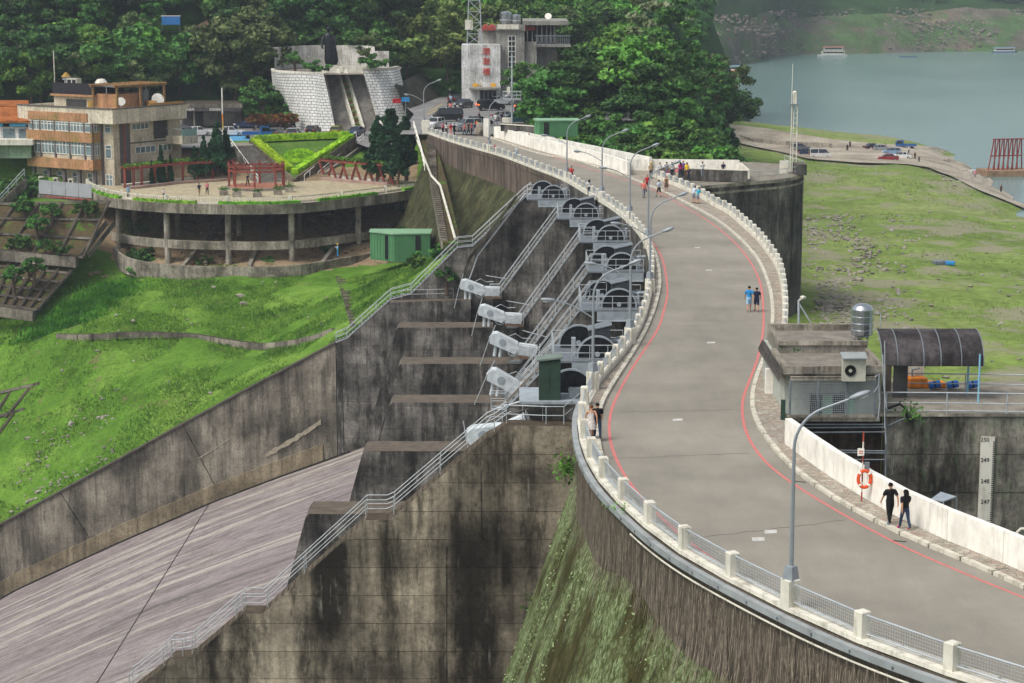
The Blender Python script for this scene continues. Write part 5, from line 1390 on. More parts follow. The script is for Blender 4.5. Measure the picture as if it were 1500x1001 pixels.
# upper plaza in front of the tower building and the road climbing behind it
m = MB(); P = [Vector((-15.5, 284, 0)), Vector((-2, 284, 0)), Vector((10, 290, 0)), Vector((22, 300, 0)), Vector((26, 330, 0)), Vector((20, 352, 0)), Vector((-3, 352, 0)), Vector((-6, 395, 0)), Vector((-14, 420, 0)), Vector((-21, 420, 0)), Vector((-15, 372, 0)), Vector((-18, 345, 0)), Vector((-15.5, 325, 0))]
m.flat(lift(P, -.03)); m.build('plaza_road', M_asph2, kind='structure')
m = MB(); m.prism([(-14.6, 318, -3.6), (-14.6, 341, -3.6), (-18, 345, -3.6), (-18, 345, -.06), (-15.4, 325, -.06), (-14.6, 318, -.06)], (-.01, 0, 0)) if False else m.flat([(-14.5, 303, -3.7), (-14.5, 345, -3.7), (-15.6, 345, -.04), (-15.6, 303, -.04)]); m.build('ramp', M_asph2, kind='structure')
for pts, mt_ in (([(624,168),(650,158)], M_yel), ([(612,162),(632,158)], M_mark), ([(640,160),(668,156)], M_mark), ([(628,163),(640,157),(648,152)], M_yel), ([(682,203),(660,196)], M_mark), ([(731,207),(742,206)], M_yel)):
    L_ = px(pts, -.02); m = MB(); m.strip(offs(L_, -.12), offs(L_, .12)); m.build('road_marking', mt_, kind='structure')
# retaining wall right of the monument along the climbing road
rw = thing('retaining_wall', 'dark sloping stone retaining wall along the road that climbs behind the monument', 'retaining wall', (-16, 350, 0))
m = MB(); A_ = [at(603,186,338), at(625,160,352), at(650,145,372), at(668,136,392), at(676,120,415)]
for p in A_: p.z = max(p.z, -.5)
B_ = [p+Vector((-3.0-i*.4, 3, 4.2+.3*i)) for i, p in enumerate(A_)]; m.strip(A_, B_); m.build('wall', concrete('dark_retaining_stone', '47443c', '2c2a25', '5d594e', .6, sc=2, moss=('2f4a22', .4)), rw, fixn=False)
# ------------------------------------------------------------------ monument
def blockwhite():
    N = NT('white_painted_stone_blocks', .8, 0, .2)
    tc = N.n('TexCoord').outputs['UV']
    br = N.n('TexBrick', _0=tc, Scale=1.0); br.inputs['Color1'].default_value = c('e6e6e0'); br.inputs['Color2'].default_value = c('dededa'); br.inputs['Mortar'].default_value = c('7b7a73')
    br.inputs['Mortar Size'].default_value = .05; br.inputs['Brick Width'].default_value = .95; br.inputs['Row Height'].default_value = .48
    col = N.mix(.6, br.outputs[0], N.ramp(N.noise(.8, 5, .7, (1, 1, .3)), [(.35, .62), (.6, 1.05)]), 'MULTIPLY')
    N.bump(br.outputs[1], -.6, .05); return N.col(col)
M_block = blockwhite()
def uvwall(name, A, B, mat, root, **k):
    """wall sheet with real-size UVs: A bottom line, B top line"""
    m = MB(); m.strip(A, B); me = m.mesh(name, mat, root['_o'], False); uv = me.uv_layers.new(name='UV'); s = [0]
    for a, b in zip(A, A[1:]): s.append(s[-1]+(b-a).length)
    n = len(A); h = [(b-a).length for a, b in zip(A, B)]
    for l in me.loops: vi = l.vertex_index; uv.data[l.index].uv = (s[vi % n], 0 if vi < n else h[vi-n])
    o = bpy.data.objects.new(name, me); COL.objects.link(o); o.parent = root; return o
mo = thing('monument_terrace', 'white block-walled monument terrace with twin stair flights climbing to the statue', 'monument', (-30, 340, -3.6))
zM = 5.6
def wallpts(top, bot): return [at(*q) for q in bot], [at(*q) for q in top]
A, B = wallpts([(397,97,352),(400,99,346),(420,101,341.5),(446,102,339),(474,104,338.5)], [(404,195,352),(425,194,345),(445,192,339.5),(466,191,337.5),(492,189,337)])
for p in B: p.z = zM
for p in A: p.z = -3.65
A, B = dense(A, 2), dense(B, 2); n_ = min(len(A), len(B)); A, B = resample(A, 1.6), resample(B, 1.6); n_ = min(len(A), len(B))
uvwall('block_wall', [A[int(i*(len(A)-1)/(n_-1))] for i in range(n_)], [B[int(i*(len(B)-1)/(n_-1))] for i in range(n_)], M_block, mo)
m = MB(); L_ = B; m.strip(offs(L_, .0, zM+.35), offs(L_, .5, zM+.35)); m.strip(offs(L_, -.05, zM+.35), offs(L_, -.05, zM)); m.strip(offs(L_, .0, zM+.35), offs(L_, -.05, zM+.35)); m.build('coping', M_white2, mo, fixn=False)
A2 = [at(559,188,337), at(575,186,338), at(600,176,341), at(606,170,346)]; B2 = [at(531,97,339.5), at(550,96,341), at(574,95,344), at(585,94,349)]
for p in A2: p.z = -3.65 if p.x < -16 else -1
for p in B2: p.z = zM+.5
uvwall('block_wall', A2, B2, M_block, mo)
m = MB(); m.strip(offs(B2, 0, zM+.85), offs(B2, .5, zM+.85)); m.strip(offs(B2, -.05, zM+.85), offs(B2, -.05, zM+.5)); m.build('coping', M_white2, mo, fixn=False)
# top floor
m = MB(); T_ = [Vector((p.x, p.y, zM-.1)) for p in B]+[Vector((p.x, p.y, zM-.1)) for p in B2]+[Vector((at(585,90,362).x, 372, zM-.1)), Vector((at(398,90,362).x, 372, zM-.1))]
m.flat(T_); m.build('paved_floor', M_conc_light, mo)
# flights
def zz_(p, z): return Vector((p.x, p.y, z))
FB = lambda u: zz_(at(u, 187, 337.2), -3.6); FT = lambda u: zz_(at(u, 105, 344.5), 5.35)
M_dstep = concrete('dark_stone_steps', '85817a', '625f59', '98948c', .2, top='9a968d', sc=3)
for (b0, b1, t0, t1) in ((491, 517, 476, 492), (534, 557, 508, 531)):
    BL, BR, TL, TR = FB(b0), FB(b1), FT(t0), FT(t1); m = MB(); n = 34
    for i in range(n):
        a, b = i/n, (i+1)/n; P = [BL.lerp(TL, a), BR.lerp(TR, a), BR.lerp(TR, b), BL.lerp(TL, b)]
        m.prism([Vector((p.x, p.y, P[2].z)) for p in P], (0, 0, -.7))
    m.build('steps', M_dstep, mo, kind='stuff')
for (b0, t0, w_) in ((488, 474, .5), (519, 494, .3), (531.5, 505.5, .35), (561, 533, .55)):
    m = MB(); m.beam(FB(b0)+Vector((0, 0, .3)), FT(t0)+Vector((0, 0, .5)), w_, 1.1); m.build('side_ramp', M_white2, mo)
m = MB(); m.prism([FB(520), FB(531), FT(505), FT(495)], (0, 0, .05)); m.build('planting_strip', M_dirt, mo)
m = MB(); m.prism([FB(480)+Vector((0, 1, -.2)), FB(575)+Vector((0, 1, -.2)), FT(545)+Vector((0, 1, -1.2)), FT(470)+Vector((0, 1, -1.2))], (0, 0, -3)); m.build('stair_core', M_dstep, mo)
for i in range(9):
    p = FB(525.5).lerp(FT(500), (i+.5)/9); C = [(random.gauss(0, .32), random.gauss(0, .3), .3+abs(random.gauss(0, .2))) for _ in range(70)]
    r_ = thing('potted_shrub', ['lowest','second lowest','third from the bottom','fourth from the bottom','middle','fourth from the top','third from the top','second highest','topmost'][i]+' potted shrub on the strip between the monument stairs', 'potted plant', tuple(p), 'potted shrubs between the monument stairs')
    o = bpy.data.objects.new('shrub', leafmesh('shrub', C, .14, ML_lite)); COL.objects.link(o); o.parent = r_
    m = MB(); m.lathe([(.18, 0), (.26, .3)], tuple(p+Vector((0, -.2, 0))), 10); m.build('pot', plain('terracotta_pot', '8c5a44', .9), r_)
# top landing block and white back wall
m = MB(); m.prism([FT(474)+Vector((0, .3, -1)), FT(534)+Vector((0, .3, -1)), FT(534)+Vector((0, 1.2, -1)), FT(474)+Vector((0, 1.2, -1))], (0, 0, 2.2)); m.build('landing_wall', M_white2, mo)
BW = dense([at(u, 80, D) for u, D in ((402, 354), (425, 362), (455, 366), (482, 367), (520, 366), (549, 361))], 1.5, 2)
z0_, z1_ = zM-.3, 9.3
mm_ = concrete('stained_white_wall', 'd8d6cd', 'b4b1a6', 'e6e4dc', .25, white=.1, sc=2)
m = MB(); m.strip(lift(BW, z0_), lift(BW, z1_)); m.strip(lift(BW, z1_), lift(offs(BW, .5), z1_)); m.build('back_wall', mm_, mo, fixn=False)
m = MB(); a = at(552, 78, 358); m.cbox((a.x+.9, a.y, 7.0), (2.4, .5, 3.2)); m.build('back_wall', mm_, mo)
# statue
st0 = at(482, 84, 361); zb = zM+.1
su = thing('statue', 'tall black bronze statue of a cloaked standing figure holding a hat, on the monument terrace', 'statue', (st0.x, 361, zb))
M_bronze = plain('dark_bronze', '1f2226', .45, .5, .3, 1, .5)
k = 7.0/1.78
def loft(m, secs, n=14):
    vs = []; 
    for (x, y, z, rx, ry) in secs:
        for i in range(n): a = 6.2832*i/n; vs.append((st0.x+k*(x+rx*math.cos(a)), 361+k*(y+ry*math.sin(a)), zb+k*z))
    fs = [(i*n+j, i*n+(j+1) % n, (i+1)*n+(j+1) % n, (i+1)*n+j) for i in range(len(secs)-1) for j in range(n)]
    m.add(vs, fs+[tuple(range(n)), tuple(range((len(secs)-1)*n, len(secs)*n))])
m = MB(); m.smooth = True
loft(m, [(0, 0, .12, .17, .12), (0, 0, .35, .21, .14), (0, 0, .7, .2, .14), (0, 0, .95, .19, .13), (0, 0, 1.15, .22, .14), (0, 0, 1.35, .25, .14), (0, 0, 1.45, .2, .12), (0, 0, 1.5, .08, .08), (0, 0, 1.55, .06, .06), (0, 0, 1.6, .09, .1), (0, 0, 1.7, .1, .11), (0, 0, 1.76, .07, .08), (0, 0, 1.79, .02, .02)])
m.build('figure', M_bronze, su)
m = MB(); m.smooth = True; loft(m, [(.12, .08, .1, .22, .07), (.15, .09, .3, .26, .08), (.1, .09, .7, .26, .09), (.02, .09, 1.1, .25, .09), (0, .07, 1.4, .22, .08)]); m.build('cloak', M_bronze, su)
for s, hx in ((-1, .02), (1, .0)):
    m = MB(); m.smooth = True; q = lambda x, y, z: (st0.x+k*x, 361+k*y, zb+k*z); m.tube([q(s*.22, 0, 1.38), q(s*.3, -.02, 1.1), q(s*.28, -.1, .88), q(s*.24, -.14, .8)], [k*.06, k*.055, k*.045, k*.03], 8); m.build('arm', M_bronze, su)
for s in (-1, 1):
    m = MB(); m.smooth = True; m.tube([q(s*.08, -.02, .35), q(s*.08, 0, .05)], [k*.07, k*.05], 8); m.cbox(q(s*.08, -.07, .03), (k*.09, k*.26, k*.06)); m.build('leg', M_bronze, su)
m = MB(); m.cbox((st0.x, 361, zb-.12), (3.0, 2.4, .3)); m.build('plinth', M_dstep, su)
# ------------------------------------------------------------------ hall with white block front and lattice tower
hb = thing('restaurant_building', 'grey concrete building with white sign wall bearing three big red characters', 'building', (0, 352, 0))
def pbox(root, nm, u0, v0, u1, v1, D, dep, mat, **k):
    a, b = at(u0, v0, D), at(u1, v1, D); return bx(root, nm, (a.x, D, b.z), (b.x, D+dep, a.z), mat, **k)
M_wtile = concrete('white_tiled_wall', 'dcdcd8', 'aeaeaa', 'eeeeea', .35, white=.1, sc=2.2)
M_gconc = concrete('bare_grey_concrete', '96948c', '74726b', 'aaa8a0', .3, white=.1, sc=1.5)
o = pbox(hb, 'sign_wall', 676, 66, 733, 156, 348, 7, M_wtile)
for (v, ch) in ((76.5,'環'),(91.5,'翠'),(106,'樓')): p = at(712.5, v, 347.9); text('sign_character', ch, 1.35, (p.x, 347.93, p.z), 0, plain('red_sign_letters', 'c5402c', .6), hb, ext=.04)
for (u0, u1) in ((692.5,699.5),(719,726)): pbox(hb, 'yellow_sign', u0, 122.5, u1, 127.5, 347.85, .12, plain('yellow_sign', 'e0a81f', .6))
p = at(703, 125, 347.85); text('sign_character', '自', .5, (p.x, 347.9, p.z), 0, bpy.data.materials['yellow_sign'], hb, ext=.03)
for i, ch in enumerate('餐廳入口'): p = at(707.5+i*3, 125, 347.85); text('sign_character', ch, .34, (p.x, 347.9, p.z), 0, M_green_d, hb, ext=.02) if False else None
pbox(hb, 'canopy', 687, 128.5, 731, 131.5, 345.5, 2.45, M_gconc)
pbox(hb, 'door_glass', 703, 133, 727, 148, 347.8, .15, plain('green_dark_glass', '1f2b2a', .2, 0, .2, 1, .6))
for u in (703, 709, 715, 721, 727): pbox(hb, 'door_frame', u-.3, 133, u+.3, 148, 347.7, .09, M_galv)
pbox(hb, 'stair_tower', 727, 45, 768, 156, 351, 8, M_gconc)
pbox(hb, 'tower_rim', 726, 36, 769, 45, 350.7, .25, M_gconc)
for i in range(9):
    for j in (0, 1): pbox(hb, 'window_pane', 745.2+j*5, 53.5+i*7.6, 749.2+j*5, 59.6+i*7.6, 350.92, .05, M_glass_d)
pbox(hb, 'window_surround', 744, 52.5, 755.5, 122, 350.98, .06, M_white)
pbox(hb, 'main_block', 768, 48, 815, 150, 356, 14, M_gconc)
pbox(hb, 'side_block', 768, 62, 786, 150, 352, 4, M_gconc)
pbox(hb, 'flat_roof', 766, 31, 833, 37, 352, 20, M_gconc)
for u in (772, 779, 786, 793, 800, 806, 811): pbox(hb, 'roof_column', u, 37, u+1.6, 62, 354, .6, M_gconc)
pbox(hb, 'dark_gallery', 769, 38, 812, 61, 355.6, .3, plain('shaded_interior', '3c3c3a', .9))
pbox(hb, 'balcony_floor', 784, 66, 836, 69, 350, 8, M_gconc)
for i in range(16): pbox(hb, 'balcony_bar', 785+i*3.2, 53, 786+i*3.2, 66, 350.1, .15, M_galv_d)
pbox(hb, 'balcony_rail', 784, 52, 836, 53.5, 350, .3, M_galv_d)
M_redroof = plain('faded_red_sheet', 'ad5046', .8, 0, .2, 1)
m = MB(); 
a_, b_ = at(706, 43, 354), at(784, 43, 354); n = 8
for i in range(n):
    x0 = a_.x+(b_.x-a_.x)*i/n; x1 = a_.x+(b_.x-a_.x)*(i+1)/n; m.prism([(x0, 354, a_.z-.2), (x1, 354, a_.z-.2), (x1, 354, a_.z+.3), ((x0+x1)/2, 354, a_.z+.75), (x0, 354, a_.z+.3)], (0, 9, 0))
m.build('red_roof', M_redroof, hb)
pbox(hb, 'lower_block', 700, 44, 728, 66, 355, 8, M_gconc)
pbox(hb, 'white_stair_box', 728, 36, 760, 43, 350.2, .12, M_white2)
for i, (u, r_) in enumerate(((741, 1.05), (756, .8))):
    p = at(u, 35, 355); t_ = thing('water_tank', ['large steel water tank on the tower roof of the grey building', 'smaller steel tank beside the large one on the grey building'][i], 'water tank', (p.x, 355, p.z))
    m = MB(); m.lathe([(r_, 0), (r_, 1.7*r_), (r_*.6, 1.95*r_), (.1, 2.05*r_)], (p.x, 355, p.z), 16); m.build('tank_body', M_inox, t_)
    m = MB(); m.lathe([(r_+.03, .5*r_), (r_+.05, .6*r_), (r_+.03, .7*r_)], (p.x, 355, p.z), 16); m.build('band', M_galv, t_)
p = at(753, 30, 352); dd = thing('satellite_dish', 'small white satellite dish on the flat roof of the grey building', 'dish', (at(803,30,356).x, 356, at(803,30,356).z))
m = MB(); m.lathe([(0, 0), (.4, .08), (.6, .22)], (0, 0, 0), 14, Matrix.Translation(Vector(dd['_o'])+Vector((0, 0, .6))) @ Matrix.Rotation(R(60), 4, 'X')); m.build('dish', M_white, dd); m = MB(); m.tube([Vector(dd['_o']), Vector(dd['_o'])+Vector((0, 0, .6))], .05, 5); m.build('stand', M_galv, dd)
p = at(695, 66, 351); lt = thing('lattice_tower', 'grey steel lattice tower standing on the white sign wall', 'tower', (p.x, 351, p.z))
w0, w1, Ht = 1.25, .72, 13.0; cr = [(-1, -1), (1, -1), (1, 1), (-1, 1)]
def lp_(i, z): f = w0+(w1-w0)*z/Ht; return Vector((p.x+cr[i][0]*f, 351+cr[i][1]*f, p.z+z))
for i in range(4): m = MB(); m.tube([lp_(i, 0), lp_(i, Ht)], .08, 5); m.build('leg', M_galv, lt)
for kx in range(7):
    z0, z1 = kx*Ht/7, (kx+1)*Ht/7
    for i in range(4):
        j = (i+1) % 4
        for (a, b) in ((lp_(i, z0), lp_(j, z1)), (lp_(j, z0), lp_(i, z1)), (lp_(i, z1), lp_(j, z1))): m = MB(); m.beam(a, b, .06, .06); m.build('brace', M_galv, lt)
m = MB(); m.cbox(p+Vector((-.9, -1.2, 3.4)), (1.3, .8, 1.6)); m.build('antenna_box', M_white2, lt)
# ------------------------------------------------------------------ three-storey building, left
lb_ = thing('office_building', 'cream three-storey building with orange tiled window bands and rooftop terrace', 'building', tuple(at(168,262,284)))
K = Vector((at(168, 262, 284).x, 284, -8.4)); ex_ = Vector((-.83, .557, 0)); ey_ = Vector((.557, .83, 0))
K = Vector((at(168, 262, 292).x, 292, -.62)); q_ = 1.028
LM = Matrix(((ex_.x*q_, ey_.x*q_, 0, K.x), (ex_.y*q_, ey_.y*q_, 0, K.y), (0, 0, q_, K.z), (0, 0, 0, 1)))
def lb(nm, lo, hi, mat, root=None, **k): m = MB(); m.box(lo, hi, LM); return m.build(nm, mat, root or lb_, **k)
M_tile = concrete('beige_tiled_wall', 'bdb29c', 'a2977f', 'cec4ae', .15, white=.1, sc=2)
M_cream = concrete('cream_parapet', 'd2c8b2', 'b4aa94', 'e0d7c2', .2, white=.1, sc=1.5)
M_orange = concrete('orange_tiled_band', 'b08360', '95804f', 'c69a76', .25, white=.15, sc=2)
M_pil = plain('grey_pilaster', '5c5856', .85, 0, .2)
M_win = plain('curtained_window_glass', '6f8084', .2, 0, .35, .8, .6)
M_frame = plain('white_window_frame', 'd3d2ca', .6, 0, .05)
lb('main_block', (0, 0, -8.6), (15.5, 13.6, 1.5), M_tile)
lb('roof_parapet', (-1.2, -1.2, 1.45), (17.5, -.9, 3.45), M_cream); lb('roof_parapet', (-1.2, -.899, 1.45), (-.9, 13.6, 3.45), M_cream); lb('roof_parapet', (17.2, -.899, 1.45), (17.5, 13.6, 3.45), M_cream)
lb('roof_slab', (-1.19, -1.19, 1.46), (17.49, 13.6, 1.9), M_cream)
lb('parapet_coping', (-1.3, -1.3, 3.451), (17.6, -.8, 3.6), M_pil); lb('parapet_coping', (-1.3, -.799, 3.451), (-.8, 13.6, 3.6), M_pil)
# projecting bay
lb('bay', (2.6, -1.5, -5.0), (15.0, -.01, 1.44), M_tile)
for z0, z1 in ((-1.25, .15-.0), (-5.05, -3.65), (1.5, 2.75)):
    if z0 > 1: lb('tile_band', (3.6, -1.42, z0+.1), (15.2, -1.21, z1), M_orange)
    else: lb('tile_band', (2.3, -1.8, z0), (15.3, -1.51, z1), M_orange); lb('tile_band', (2.3, -1.509, z0), (2.59, -.02, z1), M_orange)
def window(x0, x1, z0, z1, y, n=2, ax='x', trans=True):
    """window on the facade: frame with panes, ax gives the wall it sits in"""
    def bb(nm, a0, a1, c0, c1, d0, d1, mt_, rt=None):
        return lb(nm, (a0, y-d1, c0), (a1, y-d0, c1), mt_, rt) if ax == 'x' else lb(nm, (y-d1, a0, c0), (y-d0, a1, c1), mt_, rt)
    f = bb('window', x0, x1, z0, z1, .0, .04, M_win)
    zs = z0+(z1-z0)*.72
    for i in range(n+1):
        xx = x0+(x1-x0)*i/n; q = bb('frame', xx-.06, xx+.06, z0, z1, .041, .1, M_frame, lb_)
    for z in (z0, z1, zs) if trans else (z0, z1): bb('frame', x0, x1, z-.05, z+.05, .042, .095, M_frame, lb_)
for (z0, z1) in ((.15, 1.44), (-3.65, -1.25)):
    pass
rows_ = ((-.05, 1.4), (-3.5, -1.3))
for ri_, (zb_, zt_) in enumerate(((.2, 1.42), (-3.6, -1.3))):
    pass
for (zb_, zt_) in ((-.0, 1.4),): pass
# storeys: upper windows sit between parapet and upper band
lvl = [(-.1+.35, 1.42), (-3.35, -1.3)]
lvl = [(.2, 1.43), (-3.0, -1.3)]
segs = [(2.75, 3.8, 1), (4.1, 6.7, 4), (7.0, 9.6, 4), (9.9, 12.5, 4), (12.8, 14.0, 2), (14.2, 14.9, 1)]
for (zb_, zt_) in lvl:
    for (x0, x1, n) in segs: window(x0, x1, zb_, zt_, -1.5, n)
    for x in (3.95, 6.85, 9.75, 12.65, 14.1): lb('pilaster', (x-.12, -1.68, zb_-.6), (x+.12, -1.501, zt_+.01), M_pil)
    lb('corner_pilaster', (2.3, -1.7, zb_-.6), (2.7, -1.501, zt_+.01), M_pil); window(-1.3+.2, -.2, zb_, zt_, 2.6, 2, 'y')
lb('side_pilaster', (1.9, -.12, -8.4), (2.3, -.001, 1.44), M_pil); window(.4, 1.5, .1, 1.2, 0, 1); window(.4, 1.5, -3.4, -1.6, 0, 1)
for x in (2.4, 5.4, 8.4, 11.4, 14.4): lb('ground_column', (x, -1.3, -8.4), (x+.5, -.9, -5.05), M_pil)
for (x0, x1) in ((.3, 1.6), (3.2, 5.2), (6.2, 8.2), (9.2, 11.2), (12.2, 14)): window(x0, x1, -7.9, -5.7, 0, 2)
for i, x in enumerate((6.3, 9.3, 12.2)):
    q = LM @ Vector((x, -1.2, -7.2)); a_ = thing('air_conditioner', ['white air-conditioner under the bay, nearest to the building corner', 'middle white air-conditioner under the bay', 'white air-conditioner under the left end of the bay'][i], 'air conditioner', tuple(q), 'air conditioners on the cream building')
    lb('casing', (x, -1.9, -7.3), (x+.9, -1.4, -6.4), M_acw, a_); lb('fan', (x+.15, -1.92, -7.15), (x+.7, -1.901, -6.6), M_dark, a_)
# right facade
lb('dark_recess', (-.06, 1.2, -8.4), (-.001, 3.2, 1.44), M_pil); lb('drain_pipe', (-.2, 1.9, -8.4), (-.07, 2.1, 1.44), plain('red_drain_pipe', '8e4a3a', .7)); 
window(3.6, 7.0, .35, 1.2, 0, 4, 'y', False); window(4.2, 8.2, -3.0, -2.1, 0, 4, 'y', False); window(8.8, 11.5, -3.0, -2.1, 0, 3, 'y', False)
lb('floor_line', (-.05, 3.3, -1.6), (-.001, 13.5, -1.4), M_pil); lb('floor_line', (-.05, 3.3, -5.2), (-.001, 13.5, -5.0), M_pil)
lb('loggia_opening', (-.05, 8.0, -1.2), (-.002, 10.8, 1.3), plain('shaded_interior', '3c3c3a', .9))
lb('balcony', (-3.2, 10.4, -2.0), (-.06, 13.6, -.9), M_cream); lb('balcony_glass', (-3.15, 10.45, -.899), (-3.05, 13.5, .1), plain('pale_green_glass', '8aa8a0', .2, 0, .1)); lb('balcony_rail', (-3.2, 10.4, .1), (-.07, 10.5, .2), M_galv)
# rooftop
lb('roof_room', (6.5, 3.0, 1.901), (14.5, 9.0, 4.7), M_tile); lb('roof_room_edge', (6.2, 2.6, 4.701), (14.8, 9.3, 5.0), M_orange)
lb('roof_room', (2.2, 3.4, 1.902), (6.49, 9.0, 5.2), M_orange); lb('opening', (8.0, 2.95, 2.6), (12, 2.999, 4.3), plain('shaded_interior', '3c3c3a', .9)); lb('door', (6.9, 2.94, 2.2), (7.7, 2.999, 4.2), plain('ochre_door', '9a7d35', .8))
lb('screen_fence', (6.4, 2.7, 5.001), (14.4, 2.78, 6.6), plain('black_screen', '26242a', .8)); lb('screen_fence', (6.4, 2.781, 5.001), (6.48, 8.9, 6.6), bpy.data.materials['black_screen'] if 'black_screen' in bpy.data.materials else M_dark)
lb('sheet_roof', (1.8, 3.0, 6.2), (6.39, 9, 6.35), M_galv_d); 
for (x, y) in ((2, 3.2), (2, 8.8), (4.2, 3.2)): lb('roof_post', (x, y, 5.2), (x+.1, y+.1, 6.2), M_galv)
def rooft(nm, label, cat, parts, group=None):
    q = LM @ Vector(parts[0][1]); t_ = thing(nm, label, cat, tuple(q), group)
    for (pn, lo, hi, mt_) in parts: lb(pn, lo, hi, mt_, t_)
    return t_
rooft('condenser', 'pair of stacked fan condensers on the roof room of the cream building', 'air conditioner', [('casing', (10.2, 3.4, 5.01), (12.3, 4.3, 7.2), M_acw), ('fan', (10.4, 3.38, 5.3), (11.1, 3.399, 6.0), M_dark), ('fan', (11.35, 3.38, 5.3), (12.05, 3.399, 6.0), M_dark), ('fan', (10.4, 3.38, 6.3), (11.1, 3.399, 7.0), M_dark), ('fan', (11.35, 3.38, 6.3), (12.05, 3.399, 7.0), M_dark)])
q = LM @ Vector((8.0, 6, 5.0)); t_ = thing('water_tank', 'white roof tank lying behind the black screen', 'water tank', tuple(q)); m = MB(); m.lathe([(.9, 0), (.95, 1.6), (.6, 2.1), (.1, 2.2)], tuple(q), 16); m.build('tank_body', M_white2, t_)
q = LM @ Vector((12.9, 4, 5.0)); t_ = thing('lantern', 'ochre roof ventilator with a conical cap', 'ventilator', tuple(q)); m = MB(); m.lathe([(.3, 0), (.3, 1.9), (.55, 2.0), (.55, 2.4)], tuple(q), 12); m.build('pipe', M_galv, t_); m = MB(); m.lathe([(.75, 2.4), (.4, 2.8), (.1, 3.1)], tuple(q), 12); m.build('cap', plain('ochre_cap', '9b7b32', .7), t_)
q = LM @ Vector((14.2, 3, 2)); t_ = thing('flag_pole', 'tall thin white pole on the left of the cream building roof', 'pole', tuple(q)); m = MB(); m.tube([q, q+Vector((0, 0, 9.3))], .07, 6); m.build('pole', M_white2, t_)
lb('yellow_wall', (-.8, 6.5, 1.901), (-.6, 13.4, 3.9), plain('ochre_wall', 'b58a4c', .85)) 
lb('yellow_wall', (-.59, 8.0, 1.901), (5.0, 8.2, 4.2), plain('ochre_wall', 'b58a4c', .85)) 
pg_ = thing('roof_pergola', 'light brown timber pergola with arched braces on the roof terrace', 'pergola', tuple(LM @ Vector((0, 1, 2))))
M_lt = plain('light_brown_timber', '8a6a42', .85, 0, .25, 2)
for x in (.0, 4.6):
    for y in (1.0, 5.6, 10.4): lb('post', (x, y, 1.91), (x+.25, y+.25, 6.3), M_lt, pg_)
for x in (.0, 4.6): lb('top_beam', (x, .6, 6.301), (x+.25, 11, 6.6), M_lt, pg_)
for i in range(7): lb('slat', (-.5, .8+i*1.6, 6.601), (5.3, .9+i*1.6, 6.7), M_lt, pg_)
q = LM @ Vector((.1, 8.0, 5.0)); m = MB(); m.prism([LM @ Vector(v) for v in ((1, 7, 2.2), (2.2, 9.2, 2.2), (2.2, 9.2, 5.6), (1, 7, 5.6))], (.2, .1, 0)); t_ = thing('solar_panel', 'dark solar panel standing on the roof terrace', 'solar panel', tuple(LM @ Vector((1, 7, 2.2)))); m.build('panel', plain('dark_panel', '4a5157', .4, .2, .1), t_)
for i, (x, y) in enumerate(((1.5, 3.2), (0.6, 9.6))):
    q = LM @ Vector((x, y, 4.2)); t_ = thing('satellite_dish', ['small white dish beside the roof pergola', 'larger white dish behind the solar panel'][i], 'dish', tuple(q)); m = MB(); m.lathe([(0, 0), (.5, .1), (.62+.3*i, .3)], (0, 0, 0), 16, Matrix.Translation(q) @ Matrix.Rotation(R(70), 4, 'X') @ Matrix.Rotation(R(20), 4, 'Y')); m.build('dish', M_white, t_); m = MB(); m.tube([q, q+Vector((0, 0, -2.2))], .06, 5); m.build('stand', M_galv, t_)
# grey fence in front, rail stairs
fn_ = thing('sheet_fence', 'pale grey sheet fence below the cream building', 'fence', tuple(at(60,282,283)))
FL = resample([at(57,283,283), at(100,287,282), at(135,290,281)], 2.0)
for a, b in zip(FL, FL[1:]): m = MB(); d = (b-a).normalized()*.03; m.beam(a+d+Vector((0, 0, .9)), b-d+Vector((0, 0, .9)), .06, 1.9); m.build('panel', plain('pale_grey_sheet', 'a5a8aa', .7, 0, .1, 1), fn_)
m = MB(); m.beam(FL[0]+Vector((0, -.3, -.3)), FL[-1]+Vector((0, -.3, -.3)), .15, .14); m.build('red_pipe', M_redroof, fn_)
m = MB(); m.beam(FL[0]+Vector((0, .3, -.4)), FL[-1]+Vector((1.5, .3, -.4)), 1.4, .5); m.build('kerb', M_conc_mid, fn_)
hs2 = thing('slope_stair', 'steel handrail stair descending the green slope at the left edge', 'stair', tuple(at(0,300,280)))
for dy in (0, 1.2): railing(hs2, [at(-40,330,276+dy), at(0,297,280+dy), at(36,258,286+dy)], 1.0, .05, (.5,), 2.5)
flight(hs2, at(-42,333,276), at(-38,335,276), at(36,262,287), at(40,262,287), 22, M_conc_mid)
# low building with orange tiled roof at the left edge
lo_ = thing('cafe_building', 'low building with orange tiled roof and shop windows at the left edge', 'building', tuple(at(0,205,300)))
pbox(lo_, 'shop_wall', -60, 186, 50, 206, 300, 8, M_wtile)
pbox(lo_, 'terrace_edge', -60, 205, 48, 213, 297, 3, M_white2); pbox(lo_, 'under_wall', -60, 213, 46, 232, 298, 3, concrete('mint_green_wall', '9fb59a', '7a8f76', 'b4c7af', .4))
for u in (-20, 4, 27): pbox(lo_, 'window', u, 189, u+18, 203, 299.9, .06, M_win)
for u in (0, 24): pbox(lo_, 'blue_sign', u-20, 181.5, u-2+16, 185.5, 299.3, .2, plain('blue_fascia', '3d8fb0', .7))
m = MB(); A_ = [at(-60,160,308), at(50,160,308), at(52,180,299), at(-60,180,299)]; m.prism(A_, (0, 0, .3)); m.build('tiled_roof', concrete('orange_clay_tiles', 'a8622f', '7c4a28', 'bd7740', .3, sc=5), lo_)
